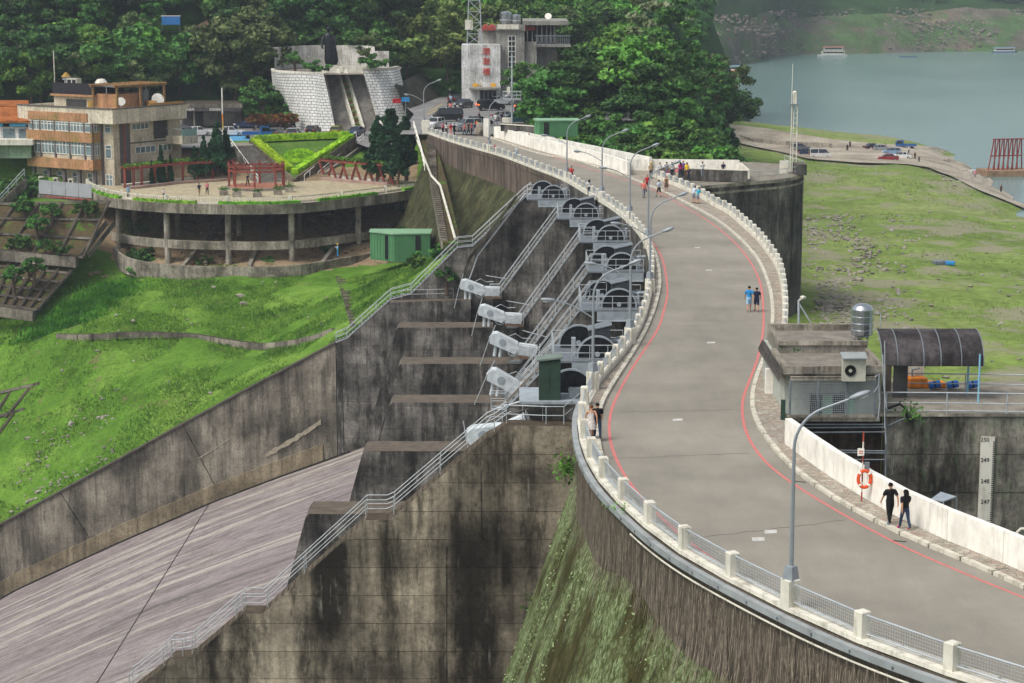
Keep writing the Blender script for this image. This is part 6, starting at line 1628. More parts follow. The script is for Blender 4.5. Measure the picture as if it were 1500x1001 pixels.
m = MB(); A_ = [at(-60,150,316), at(42,150,316), at(42,158,309), at(-60,158,309)]; m.prism(A_, (0, 0, .3)); m.build('tiled_roof', bpy.data.materials['orange_clay_tiles'], lo_)
# flat-roofed shelter dug into the hill
sh_ = thing('shelter_building', 'low concrete flat-roofed building with dark opening cut into the hillside', 'building', tuple(at(310,185,345)))
pbox(sh_, 'roof', 262, 152, 355, 158, 342, 8, M_conc_mid); pbox(sh_, 'fascia', 264, 158, 353, 163.5, 341.9, .5, plain('dark_fascia', '4a4444', .85)); pbox(sh_, 'wall', 297, 163.6, 354, 184, 344, 3, concrete('rough_grey_wall', '6d6a62', '4f4c45', '827f76', .5, sc=2))
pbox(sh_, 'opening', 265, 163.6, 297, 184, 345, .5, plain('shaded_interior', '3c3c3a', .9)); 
for u in (266, 283): pbox(sh_, 'pillar', u, 163.6, u+2.5, 184, 342.5, .5, M_conc_mid)
for (u, s_) in ((276, '公共廁所'), (315, '遊客服務')): p = at(u, 161, 341.8); text('sign_lettering', s_, .5, (p.x, 341.85, p.z), 0, M_white, sh_, ext=.01)
p = at(327, 205, 325); pl_ = thing('striped_pole', 'white pole with yellow and orange striped foot in the car park', 'pole', (p.x, 325, -3.6))
for i, (z0, z1, mt_) in enumerate(((-3.6, -2.4, M_white2), (-2.4, -1.2, M_yel), (-1.2, 0, bpy.data.materials['orange_paint']), (0, 4.1, M_white2))): m = MB(); m.tube([(p.x, 325, z0), (p.x, 325, z1)], .12, 8); m.build('band', mt_, pl_)
# blue billboard and brown shed roof on the hill
bb_ = thing('billboard', 'blank blue billboard on white posts on the wooded hill', 'billboard', tuple(at(250,40,372)))
pbox(bb_, 'panel', 236.5, 24, 264, 36.5, 372, .15, plain('blue_panel', '2f6fae', .6, 0, .12, .7)); 
for u in (237, 263): pbox(bb_, 'post', u-.4, 22, u+.5, 46, 372.2, .15, M_galv)
pbox(bb_, 'rim', 236, 23, 264.5, 24, 371.95, .2, M_white)
rf_ = thing('tiled_wall_roof', 'long brown tiled roof stepping down through the trees on the hill', 'roof', tuple(at(280,40,376)))
m = MB(); m.prism([at(262,49,374), at(308,28,380), at(306,37,378), at(262,58,372)], (0, 0, -.4)); m.build('roof', concrete('brown_roof_tiles', '5d4c40', '3f342c', '75614f', .3, sc=4), rf_)
m = MB(); m.prism([at(185,92,360), at(215,72,366), at(216,82,365), at(188,100,359)], (0, 0, -.4)); m.build('roof', bpy.data.materials['brown_roof_tiles'], rf_)
# green sheds
def shed(name, label, u0, vt, u1, vb, D, dep, split, dark_u):
    a, b = at(u0, vt, D), at(u1, vb, D); xs_ = at(split, vb, D).x; mg = plain('green_corrugated_metal', '4f8157', .65, 0, .12, 1)
    r_ = thing(name, label, 'shed', (a.x, D, b.z)); m = MB()
    # body with an angled left end
    P = [(a.x, D+dep*.5, b.z), (xs_, D, b.z), (b.x, D+.6, b.z), (b.x, D+dep, b.z), (a.x, D+dep, b.z)]; m.prism(P, (0, 0, a.z-b.z)); m.build('walls', mg, r_)
    m = MB(); m.prism([(p[0]+(.12 if p[0] > xs_ else -.12), p[1]-.12*(p[1] < D+dep*.8), a.z) for p in P], (0, 0, .14)); m.build('roof', plain('pale_green_roof', '7fa583', .6, 0, .1), r_)
    m = MB(); n = int((b.x-xs_)/.35)
    for i in range(n): x = xs_+(b.x-xs_)*(i+.5)/n; y = D+.6*(x-xs_)/(b.x-xs_)-.02; m.beam((x, y, b.z), (x, y, a.z), .1, .05)
    n = int((xs_-a.x)/.35)
    for i in range(n): t = (i+.5)/n; x = a.x+(xs_-a.x)*t; y = D+dep*.5*(1-t)-.03; m.beam((x, y, b.z), (x, y, a.z), .1, .05)
    m.build('corrugation', mg, r_, kind='stuff')
    for u in dark_u:
        x = at(u, vb, D).x; t = (x-a.x)/(xs_-a.x); y = D+dep*.5*(1-t)-.08 if x < xs_ else D+.6*(x-xs_)/(b.x-xs_)-.08
        m = MB(); m.box((x-.3, y-.03, b.z+.3), (x+.3, y, a.z-.15)); m.build('louvre', M_dark, r_)
shed('green_shed', 'green corrugated metal shed on the grass right of the terrace', 540, 344, 630, 384, 256, 5, 577, (567, 612))
shed('green_shed', 'green corrugated metal shed behind the white parapet by the car park', 783, 178, 847, 201, 262, 4, 790, (800,))
# stepped path on the grass, drain line, revetment grid
pth = thing('slope_steps', 'narrow row of dark earth steps climbing the grass beside the long stair', 'steps', tuple(at(510,432,244)))
for i in range(17):
    t = i/16; u, v, D = 498+22*t, 402+66*t, 262-36*t; p = at(u, v, D); p.z = tzp(p.x, p.y)+.15; m = MB(); m.cbox(p, (1.1, .8, .25)); m.build('step', M_conc_mid, pth)
dr_ = thing('drain_ditch', 'dark concrete drain ditch snaking across the grass slope', 'drain', tuple(at(370,515,241)))
DL = dense([at(u, v, D) for u, v, D in ((84,482,250),(125,492,246),(180,491,246),(250,492,246),(300,496,245),(340,507,243),(368,516,241),(400,512,238),(450,503,233),(490,495,229))], 2.2, 2)
for i, (a, b) in enumerate(zip(DL, DL[1:])):
    a, b = a.copy(), b.copy(); a.z = tzp(a.x, a.y)+.2; b.z = tzp(b.x, b.y)+.2; m = MB(); m.beam(a, b-(b-a)*.02, .5, .8+.2*mnoise.noise(a)); m.build('ditch_wall', M_conc_mid, dr_)
def terr(u, v, D, dz=0): p = at(u, v, D); p.z = tzp(p.x, p.y)+dz; return p
def grid_slope(label, q, nu, nv, cat='revetment'):
    """q: TL,TR,BR,BL picks with depths"""
    TL, TR, BR, BL = [at(*x) for x in q]; r_ = thing('revetment', label, cat, tuple(BL)); m = MB()
    n = 14; G = [[TL.lerp(TR, i/n).lerp(BL.lerp(BR, i/n), j/n)+Vector((0, 0, -.15+.25*mnoise.noise(Vector((i*.9, j*.9, 3))))) for i in range(n+1)] for j in range(n+1)]
    for j in range(n): m.strip(G[j], G[j+1])
    m.build('earth_face', M_dirtm, r_, fixn=False)
    for i in range(nu+1):
        a, b = TL.lerp(TR, i/nu), BL.lerp(BR, i/nu); m = MB(); m.beam(a+Vector((0, 0, .12)), b+Vector((0, 0, .12)), .35, .3); m.build('rib', M_conc_mid, r_)
    for j in range(nv+1):
        a, b = TL.lerp(BL, j/nv), TR.lerp(BR, j/nv); m = MB(); m.beam(a+Vector((0, 0, .1)), b+Vector((0, 0, .1)), .35, .3); m.build('beam', M_conc_mid, r_)
    return r_
M_dirtm = grassmat('mossy_earth', ['453c2c', '564a36', '4a5226'], .3, ('4d7a22', .55, .8))
grid_slope('lower earth slope with concrete grid ribs at the left edge', ((-60,372,270),(113,388,266),(55,455,256.5),(-60,440,258)), 9, 5)
grid_slope('upper mossy revetment slope under the grey sheet fence', ((-10,300,275),(160,296,273),(122,378,266),(-60,362,270)), 5, 3)
m = MB(); A_ = at(-60,368,268.5), at(113,384,264.5); m.beam(A_[0], A_[1], .9, 1.4); wt = thing('toe_wall', 'grey concrete toe wall between the two earth slopes at the left', 'low wall', tuple(A_[1])); m.build('wall', M_conc_mid, wt)
m = MB(); A_ = at(-60,447,256.5), at(50,463,254.5); m.beam(A_[0], A_[1], .9, 1.3); wt = thing('toe_wall', 'grey concrete toe wall below the lower ribbed slope', 'low wall', tuple(A_[1])); m.build('wall', M_conc_mid, wt)
gt = thing('side_gutter', 'dark U-shaped concrete gutter running down beside the terrace', 'gutter', tuple(at(122,378,274)))
for d_ in (-.5, .5): m = MB(); m.beam(at(162,330,272)+Vector((d_, 0, .3)), at(124,378,266)+Vector((d_, 0, .3)), .2, .7); m.build('gutter_wall', M_conc_mid, gt)
lad = thing('ribbed_drain', 'broken concrete ribs lying in the grass at the left edge', 'ribs', tuple(at(20,590,242)))
for (a, b) in (((-20,563,244),(58,575,242)), ((-20,598,240),(36,604,239)), ((15,567,243),(-12,592,240)), ((44,575,242),(8,603,239)), ((20,605,239),(-20,635,235))): m = MB(); m.beam(terr(*a, .15), terr(*b, .15), .35, .3); m.build('rib', M_conc_mid, lad)
# abutment stair beside the dam
ab = thing('abutment_stair', 'steep narrow stair with white side wall running down beside the far dam abutment', 'stair', tuple(at(630,200,284)))
flight(ab, at(656,350,225.5), at(646,350,226), at(640,262,262), at(630,262,262.5), 30, M_conc_mid); flight(ab, at(640,262,262), at(630,262,262.5), at(638,198,286), at(624,198,287), 30, M_conc_mid)
m = MB(); m.tube([at(609,200,287), at(632,258,262.5), at(645,272,256), at(667,350,224)], .15, 6); m.build('white_side_wall', M_white2, ab)
for L_ in ([at(606,188,288), at(618,230,270), at(622,250,262)],): railing(ab, L_, 1.0, .06, (.5,), 3, M_white)
m = MB(); m.cbox(on(624,190,.5)+Vector((0, 0, .3)), (1.0, 1.0, 2.0)); m.build('end_pillar', M_white2, ab)
for a_, b_ in ((at(626,198,286), at(643,262,262)), (at(643,262,262), at(662,352,224.5))): m = MB(); m.beam(a_+Vector((0, 0, -.7)), b_+Vector((0, 0, -.7)), 1.9, .8); m.build('stair_base', M_dirtm, ab)
# ------------------------------------------------------------------ vehicles
M_tyre = plain('tyre_rubber', '161616', .9, 0, .1); M_rim = plain('alloy_rim', 'a9abad', .4, .7, .05); M_cglass = plain('car_glass', '1b2226', .08, 0, .2, 1, .7)
M_tail = NT('tail_light', .3); M_tail = M_tail.col(c('a01a14')); M_head = plain('head_light', 'd9dad5', .15, 0, .03, 1, .7)
M_litT = NT('lit_tail_light', .3); M_litT.b.inputs['Emission Color'].default_value = (1, .12, .03, 1); M_litT.b.inputs['Emission Strength'].default_value = 4; M_litT = M_litT.col(c('e03018'))
def paint(nm, hx, metal=.1):
    N = NT('car_paint_'+nm, .3, metal, .5); N.b.inputs['Coat Weight'].default_value = .6
    return N.col(N.ramp(N.noise(2, 3, .5, obj=True), [(.3, c(hx, .88)), (.7, c(hx, 1.05))]))
PAINT = {k: paint(k, h) for k, h in dict(white='dcdcda', silver='9b9fa2', grey='5f6468', black='15171a', navy='1d2f55', teal='20474a', red='8f2029', blue='1f5f9f', yellowgreen='8d9a2c', bluesilver='7d98b8').items()}
def body_mesh(prof, half, belt, roofin=.16, n=None):
    """prof: closed side outline (x,z); pinch the cabin above the belt line, round the plan at both ends"""
    return None
def make_car(kind):
    root = thing('parked_car', '', 'car')
    P = {'sedan': dict(L=4.55, W=1.76, H=1.45, top=[(-2.25,.55),(-2.27,.88),(-2.15,.98),(-1.55,1.02),(-1.0,1.38),(-.5,1.45),(.35,1.44),(1.05,1.02),(1.95,.86),(2.25,.68),(2.28,.45)]),
         'hatch': dict(L=4.1, W=1.72, H=1.5, top=[(-2.02,.5),(-2.05,.95),(-1.85,1.3),(-1.6,1.46),(-.9,1.52),(.2,1.5),(.95,1.06),(1.75,.9),(2.02,.7),(2.05,.45)]),
         'suv': dict(L=4.6, W=1.85, H=1.72, top=[(-2.28,.55),(-2.32,1.05),(-2.1,1.5),(-1.9,1.68),(-1.0,1.74),(.3,1.72),(1.0,1.2),(2.0,1.05),(2.3,.8),(2.32,.5)]),
         'van': dict(L=4.8, W=1.8, H=1.95, top=[(-2.38,.5),(-2.4,1.2),(-2.3,1.8),(-2.1,1.93),(-.5,1.97),(1.1,1.92),(1.75,1.25),(2.3,1.0),(2.4,.7),(2.4,.45)])}[kind]
    hw = P['W']/2; top = P['top']; wx = (P['L']/2-.85, -P['L']/2+.8); r = .32
    bot = [(2.2*P['L']/4.6, .25)]
    for w_ in wx: bot += [(w_+r+.07, .25), (w_+.24, .57), (w_, .66), (w_-.24, .57), (w_-r-.07, .25)]
    bot.append((-2.2*P['L']/4.6, .28))
    belt = 1.0 if kind == 'sedan' else (1.02 if kind == 'hatch' else 1.15)
    # full-width lower body in 3 lengthwise slices gives rounded flanks
    def sec(y, sh, zlim=None):
        out = []
        for x, z in top+bot:
            k = 1-.035*sh*(abs(x)/2.3)**2*4; zz = min(z, belt) if True else z
            out.append((x*k, y, zz))
        return out
    m = MB(); S_ = [(-hw, 1.0), (-hw+.1, .35), (hw-.1, .35), (hw, 1.0)]; secs = [sec(y, sh) for y, sh in S_]; n = len(secs[0])
    for si, s in enumerate(secs):
        if si in (0, 3):
            secs[si] = [(x, y, z-.05 if z > .6 else z) for x, y, z in s]
    vs = sum(secs, []); fs = []
    for k in range(3):
        for i in range(n): j = (i+1) % n; fs.append((k*n+i, k*n+j, (k+1)*n+j, (k+1)*n+i))
    m.add(vs, fs)
    for si in (0, 3):
        P_ = [Vector(p) for p in secs[si]]; m.add(P_, [tuple(t) for t in tessellate_polygon([P_])])
    b_ = m.build('body', PAINT['white'], root)
    cab = [(x, z) for x, z in top if z >= belt-.02]; x0 = cab[0][0]-.05; x1 = cab[-1][0]+.08
    cabp = [(x0, belt-.03)]+cab+[(x1, belt-.03)]
    m = MB(); a, bq = [], []
    for x, z in cabp:
        t = (z-belt)/(P['H']-belt); y = hw-.07-.17*max(0, t); a.append((x, -y, z)); bq.append((x, y, z))
    nn = len(cabp); m.add(a+bq, [(i, (i+1) % nn, nn+(i+1) % nn, nn+i) for i in range(nn)])
    for s in (a, bq): P_ = [Vector(p) for p in s]; m.add(P_, [tuple(t) for t in tessellate_polygon([P_])])
    m.build('windows', M_cglass, root)
    rt = [(x, z) for x, z in cab if z > P['H']-.12]; xa, xb = rt[0][0]-.08, rt[-1][0]+.06
    m = MB(); m.prism([(xa, -hw+.25, P['H']-.05), (xb, -hw+.25, P['H']-.05), (xb-.1, -hw+.28, P['H']+.02), (xa+.1, -hw+.28, P['H']+.02)], (0, 2*hw-.5, 0)); m.build('roof', PAINT['white'], root)
    for xp in ((xa+xb)/2+.05, xa+.02, xb):
        for s in (-1, 1): m = MB(); m.beam((xp+(0 if xp != xb else .45), s*(hw-.08), belt-.02), (xp, s*(hw-.24), P['H']-.02), .1, .04); m.build('pillar', PAINT['white'], root)
    for w_ in wx:
        for s in (-1, 1):
            m = MB(); M = Matrix.Translation((w_, s*(hw-.1), r)) @ Matrix.Rotation(R(90), 4, 'X'); m.lathe([(r-.06, -.1), (r, -.07), (r, .07), (r-.06, .1)], (0, 0, 0), 14, M); q = m.build('wheel', M_tyre, root)
            m = MB(); m.lathe([(.2, -.105), (.2, .105)], (0, 0, 0), 10, M); m.build('rim', M_rim, q)
    for s in (-1, 1):
        m = MB(); m.cbox((P['L']/2-.1, s*(hw-.3), .72*(1 if kind != 'suv' else 1.15)), (.16, .36, .15), 0, .02); m.build('headlight', M_head, root)
        m = MB(); m.cbox((-P['L']/2+.07, s*(hw-.22), .82*(1 if kind != 'suv' else 1.2)), (.14, .28, .2), 0, .02); m.build('tail_light', M_tail, root)
        m = MB(); m.cbox((.95, s*(hw+.08), belt+.03), (.14, .2, .12)); m.build('mirror', PAINT['white'], root)
    m = MB(); m.cbox((P['L']/2+.0, 0, .42), (.02, .4, .14)); m.cbox((-P['L']/2+.0, 0, .5), (.02, .4, .14)); m.build('number_plate', M_white, root, kind='stuff')
    return root
PROTO = {k: make_car(k) for k in ('sedan', 'hatch', 'suv', 'van')}
ALIAS = {'pickup': 'suv'}
def car(kind, u, v, z, col, rz, label, lit=False, name='parked_car', p=None):
    p = p or on(u, v, z); q = place(PROTO[kind], tuple(p), R(rz), label); q.name = name
    recolor(q, 'car_paint_white', PAINT[col])
    if lit:
        recolor(q, 'tail_light', M_litT)
    return q
Zc = -3.6
car('van', 251,186,Zc,'white',182,'white van beside the cream building balcony')
car('sedan', 272,196,Zc,'black',150,'black sedan half hidden behind the cream building balcony')
car('sedan', 291,199,Zc,'white',20,'white sedan with dark bonnet side, behind the leftmost conifer')
car('sedan', 338,199,Zc,'white',5,'white sedan left of the blue painted bay')
car('sedan', 362,188,Zc,'navy',185,'dark blue sedan parked side-on below the wooded bank')
car('hatch', 389,186,Zc,'silver',160,'silver hatchback behind the dark blue sedan')
car('hatch', 405,201,Zc,'grey',80,'grey hatchback seen from behind, next to the blue truck')
car('sedan', 430,201,Zc,'silver',85,'silver car just behind the triangular hedge')
car('hatch', 425,186,Zc,'white',170,'white car under the small green sign board')
car('suv', 442,188,Zc,'black',185,'long dark pickup-like car in front of the monument bank')
car('van', 454,180,Zc,'white',80,'white van at the left foot of the monument wall')
car('hatch', 459,197,Zc,'black',80,'dark hatchback right of the white parking notice')
car('hatch', 494,198,Zc,'yellowgreen',82,'yellow-green hatchback behind the triangular hedge')
car('sedan', 522,199,Zc,'navy',255,'dark blue sedan at the top of the right-hand stair')
car('hatch', 637,188,-.02,'white',245,'white hatchback at the end of the guard rail')
car('van', 655,178,-.02,'black',190,'black people carrier on the plaza behind the white hatchback')
car('suv', 684,192,-.02,'silver',205,'silver off-roader with black bonnet beside the standing group')
car('sedan', 679,158,-.02,'black',245,'black sedan facing forward in front of the white sign wall', p=on(679,158,-.02))
car('sedan', 671,151,-.02,'black',60,'black car at the left corner of the white sign wall')
car('suv', 719,162,-.02,'black',15,'black off-roader turning in front of the restaurant entrance', lit=True)
car('sedan', 733,154,-.02,'white',30,'white sedan behind the black off-roader')
car('suv', 764,163,-.02,'black',82,'black off-roader with glowing brake lights', lit=True)
car('sedan', 781,157,-.02,'silver',85,'silver sedan seen from behind at the edge of the trees')
car('sedan', 741,177,-.02,'silver',12,'silver-roofed sedan behind the lamp with the camera platform')
car('sedan', 756,181,-.02,'teal',8,'dark teal sedan above the parapet start')
car('sedan', 778,177,-.02,'white',175,'white sedan with red lights left of the big trees')
car('sedan', 796,171,-.02,'black',10,'black sedan parked under the left edge of the trees')
car('van', 829,170,-.02,'navy',5,'dark van in the shade under the big trees')
car('sedan', 868,170,-.02,'black',5,'black sedan deep in the shade under the trees')
car('sedan', 700,185,-.02,'black',30,'black car with red light behind the silver off-roader')
def lz(u, v):
    p = on(u, v, -16)
    for _ in range(4): p = on(u, v, float(pz(p.x, p.y))+.05)
    return p
for a in (('suv',1172,222,'grey',5,'dark grey off-roader at the left end of the lakeside cars'),('hatch',1183,228,'navy',10,'dark blue hatchback between grey off-roader and white wagon'),('van',1201,232,'white',3,'white wagon parked alone right of the dark lakeside pair'),
          ('sedan',1279,220,'black',20,'dark car at the back of the lakeside cluster'),('sedan',1290,222,'silver',15,'silver car behind the red lakeside car'),('hatch',1306,227,'bluesilver',170,'blue-grey hatchback in the middle of the lakeside cluster'),
          ('sedan',1320,233,'white',172,'white sedan at the front right of the lakeside cluster'),('sedan',1300,236,'red',175,'dark red sedan nearest the grass by the lake')):
    car(a[0], 0, 0, 0, a[3], a[4], a[5], p=lz(a[1], a[2]))
# light trucks
def truck(label, p, rz, col='blue', sc=1.0):
    root = thing('small_truck', label, 'truck', (0, 0, 0)); pt = PAINT[col]
    m = MB(); m.prism([(.4, -.8, .6), (2.2, -.8, .6), (2.2, -.8, 1.1), (1.85, -.8, 1.85), (.45, -.8, 1.9)], (0, 1.6, 0)); m.build('cab', pt, root)
    m = MB(); m.prism([(.7, -.82, 1.15), (2.08, -.82, 1.15), (1.8, -.82, 1.75), (.75, -.82, 1.78)], (0, 1.64, 0)); m.build('windows', M_cglass, root)
    m = MB(); m.box((-2.4, -.85, .55), (.35, .85, .68)); m.build('bed', M_galv_d, root)
    for lo, hi in (((-2.4, -.85, .68), (.35, -.8, 1.05)), ((-2.4, .8, .68), (.35, .85, 1.05)), ((-2.4, -.79, .68), (-2.35, .79, 1.05)), ((.3, -.79, .68), (.35, .79, 1.3))): m = MB(); m.box(lo, hi); m.build('bed_side', pt, root)
    for x in (1.6, -1.5):
        for s in (-1, 1): m = MB(); M = Matrix.Translation((x, s*.72, .33)) @ Matrix.Rotation(R(90), 4, 'X'); m.lathe([(.27, -.1), (.33, -.07), (.33, .07), (.27, .1)], (0, 0, 0), 14, M); m.build('wheel', M_tyre, root)
    for s in (-1, 1): m = MB(); m.cbox((2.21, s*.55, .8), (.06, .3, .15)); m.build('headlight', M_head, root)
    root.location = p; root.rotation_euler = (0, 0, R(rz)); root.scale = (sc,)*3
truck('blue flatbed truck with empty bed next to the triangular hedge', tuple(on(377,203,Zc)), 8)
truck('bright blue truck loaded with gear at the edge of the lakeside concrete', tuple(lz(1326,218)), 175)
for k in PROTO: kill(PROTO[k])
# scooters
def scooter(label, p, rz):
    root = thing('scooter', label, 'scooter', (0, 0, 0))
    for x in (-.6, .6): m = MB(); m.lathe([(.2, -.05), (.25, -.03), (.25, .03), (.2, .05)], (0, 0, 0), 12, Matrix.Translation((x, 0, .25)) @ Matrix.Rotation(R(90), 4, 'X')); m.build('wheel', M_tyre, root)
    m = MB(); m.prism([(-.75, -.13, .45), (-.1, -.13, .3), (.35, -.13, .3), (.5, -.13, .9), (.4, -.13, .95), (.15, -.13, .45), (-.1, -.13, .75), (-.8, -.13, .8)], (0, .26, 0)); m.build('body', PAINT['silver'], root)
    m = MB(); m.cbox((-.4, 0, .83), (.7, .26, .1), 0, .03); m.build('seat', M_dark, root)
    m = MB(); m.tube([(.45, 0, .9), (.4, 0, 1.02)], .04, 6); m.tube([(.4, -.3, 1.03), (.4, .3, 1.03)], .025, 6); m.build('handlebar', M_dark, root)
    root.location = p; root.rotation_euler = (0, 0, R(rz))
scooter('silver scooter ridden up the climbing road', tuple(on(659,147,-.02)), 95); scooter('white scooter stopped on the plaza beside the two pedestrians', tuple(on(652,166,-.02)), 60)
# ------------------------------------------------------------------ people
def bodyspec(pose):
    """joints in metres; figure faces +Y"""
    J = {'pel': (0, 0, .95), 'waist': (0, .01, 1.08), 'chest': (0, 0, 1.28), 'neck': (0, -.01, 1.45), 'head0': (0, .01, 1.53), 'head1': (0, .02, 1.63), 'head2': (0, .01, 1.72)}
    rad = {'pel': .15, 'waist': .135, 'chest': .155, 'neck': .058, 'head0': .07, 'head1': .105, 'head2': .07}
    def limb(s, hip, knee, ank, toe, sho, elb, wri, han):
        t = 'L' if s < 0 else 'R'
        J.update({'hip'+t: hip, 'knee'+t: knee, 'ank'+t: ank, 'toe'+t: toe, 'sho'+t: sho, 'elb'+t: elb, 'wri'+t: wri, 'han'+t: han})
        rad.update({'hip'+t: .095, 'knee'+t: .06, 'ank'+t: .042, 'toe'+t: .036, 'sho'+t: .07, 'elb'+t: .042, 'wri'+t: .03, 'han'+t: .036})
    for s in (-1, 1):
        f = {'stand': (0, 0), 'walk': (.2*s, -.14*s), 'walk2': (-.2*s, .14*s), 'lean': (.03*s, 0), 'arms': (.05*s, 0)}[pose]
        lift_ = .05 if f[0] < -.1 else 0
        hip = (s*.095, 0, .9); knee = (s*.1, f[0]*.55+.02, .5); ank = (s*.1, f[0]*1.15-(.04 if f[0] < -.1 else 0), .09+lift_); toe = (s*.12, f[0]*1.15+.15, .04+lift_*.3)
        sho = (s*.19, -.01, 1.4); elb = (s*.25, f[1]-.02, 1.13); wri = (s*.26, f[1]*1.8+.06, .9); han = (s*.255, f[1]*1.9+.08, .82)
        if pose == 'lean': elb = (s*.24, .2, 1.18); wri = (s*.16, .4, 1.12); han = (s*.12, .47, 1.12)
        if pose == 'arms': elb = (s*.26, .05, 1.15); wri = (s*.16, .26, 1.3); han = (s*.1, .3, 1.38)
        limb(s, hip, knee, ank, toe, sho, elb, wri, han)
    if pose == 'lean':
        for k in ('chest', 'neck', 'head0', 'head1', 'head2', 'shoL', 'shoR'):
            x, y, z = J[k]; J[k] = (x, y+.12*(z-1.0)/.4, z-.02)
    E = [('pel', 'waist', 'torso'), ('waist', 'chest', 'torso'), ('chest', 'neck', 'torso'), ('neck', 'head0', 'neck'), ('head0', 'head1', 'head'), ('head1', 'head2', 'head')]
    for t in 'LR': E += [('pel', 'hip'+t, 'hip'), ('hip'+t, 'knee'+t, 'thigh'), ('knee'+t, 'ank'+t, 'shin'), ('ank'+t, 'toe'+t, 'foot'), ('chest', 'sho'+t, 'torso'), ('sho'+t, 'elb'+t, 'uarm'), ('elb'+t, 'wri'+t, 'farm'), ('wri'+t, 'han'+t, 'hand')]
    return J, rad, E
def skinbody(pose):
    J, rad, E = bodyspec(pose); names = list(J); idx = {k: i for i, k in enumerate(names)}
    me = bpy.data.meshes.new('skel'); me.from_pydata([J[k] for k in names], [(idx[a], idx[b]) for a, b, _ in E], []); me.update()
    o = bpy.data.objects.new('skel', me); COL.objects.link(o)
    o.modifiers.new('s', 'SKIN'); sv = me.skin_vertices
    if not sv: raise RuntimeError('no skin layer')
    for i, k in enumerate(names): r = rad[k]; sv[0].data[i].radius = (r, r*(.72 if k in ('pel', 'waist', 'chest') else 1)); sv[0].data[i].use_root = (k == 'pel')
    sb = o.modifiers.new('b', 'SUBSURF'); sb.levels = 1; sb.render_levels = 1
    dg = bpy.context.evaluated_depsgraph_get(); dg.update(); bm_ = bpy.data.meshes.new_from_object(o.evaluated_get(dg)); bpy.data.objects.remove(o)
    V = [v.co.copy() for v in bm_.vertices]; F = [tuple(p.vertices) for p in bm_.polygons]; Nn = [v.normal.copy() for v in bm_.vertices]
    def reg(p):
        best = (9, '', 0)
        for a, b, t in E:
            A, B = Vector(J[a]), Vector(J[b]); d = B-A; f = max(0, min(1, (p-A).dot(d)/d.dot(d))); dist = (p-(A+d*f)).length-(rad[a]*(1-f)+rad[b]*f)*.9
            if dist < best[0]: best = (dist, t, f)
        return best[1], best[2]
    C = [sum((V[i] for i in f), Vector())/len(f) for f in F]; RG = [reg(p) for p in C]
    return J, V, F, Nn, C, RG
M_skin = plain('skin', 'b98a6c', .6, 0, .06, 3)
POSE = {}
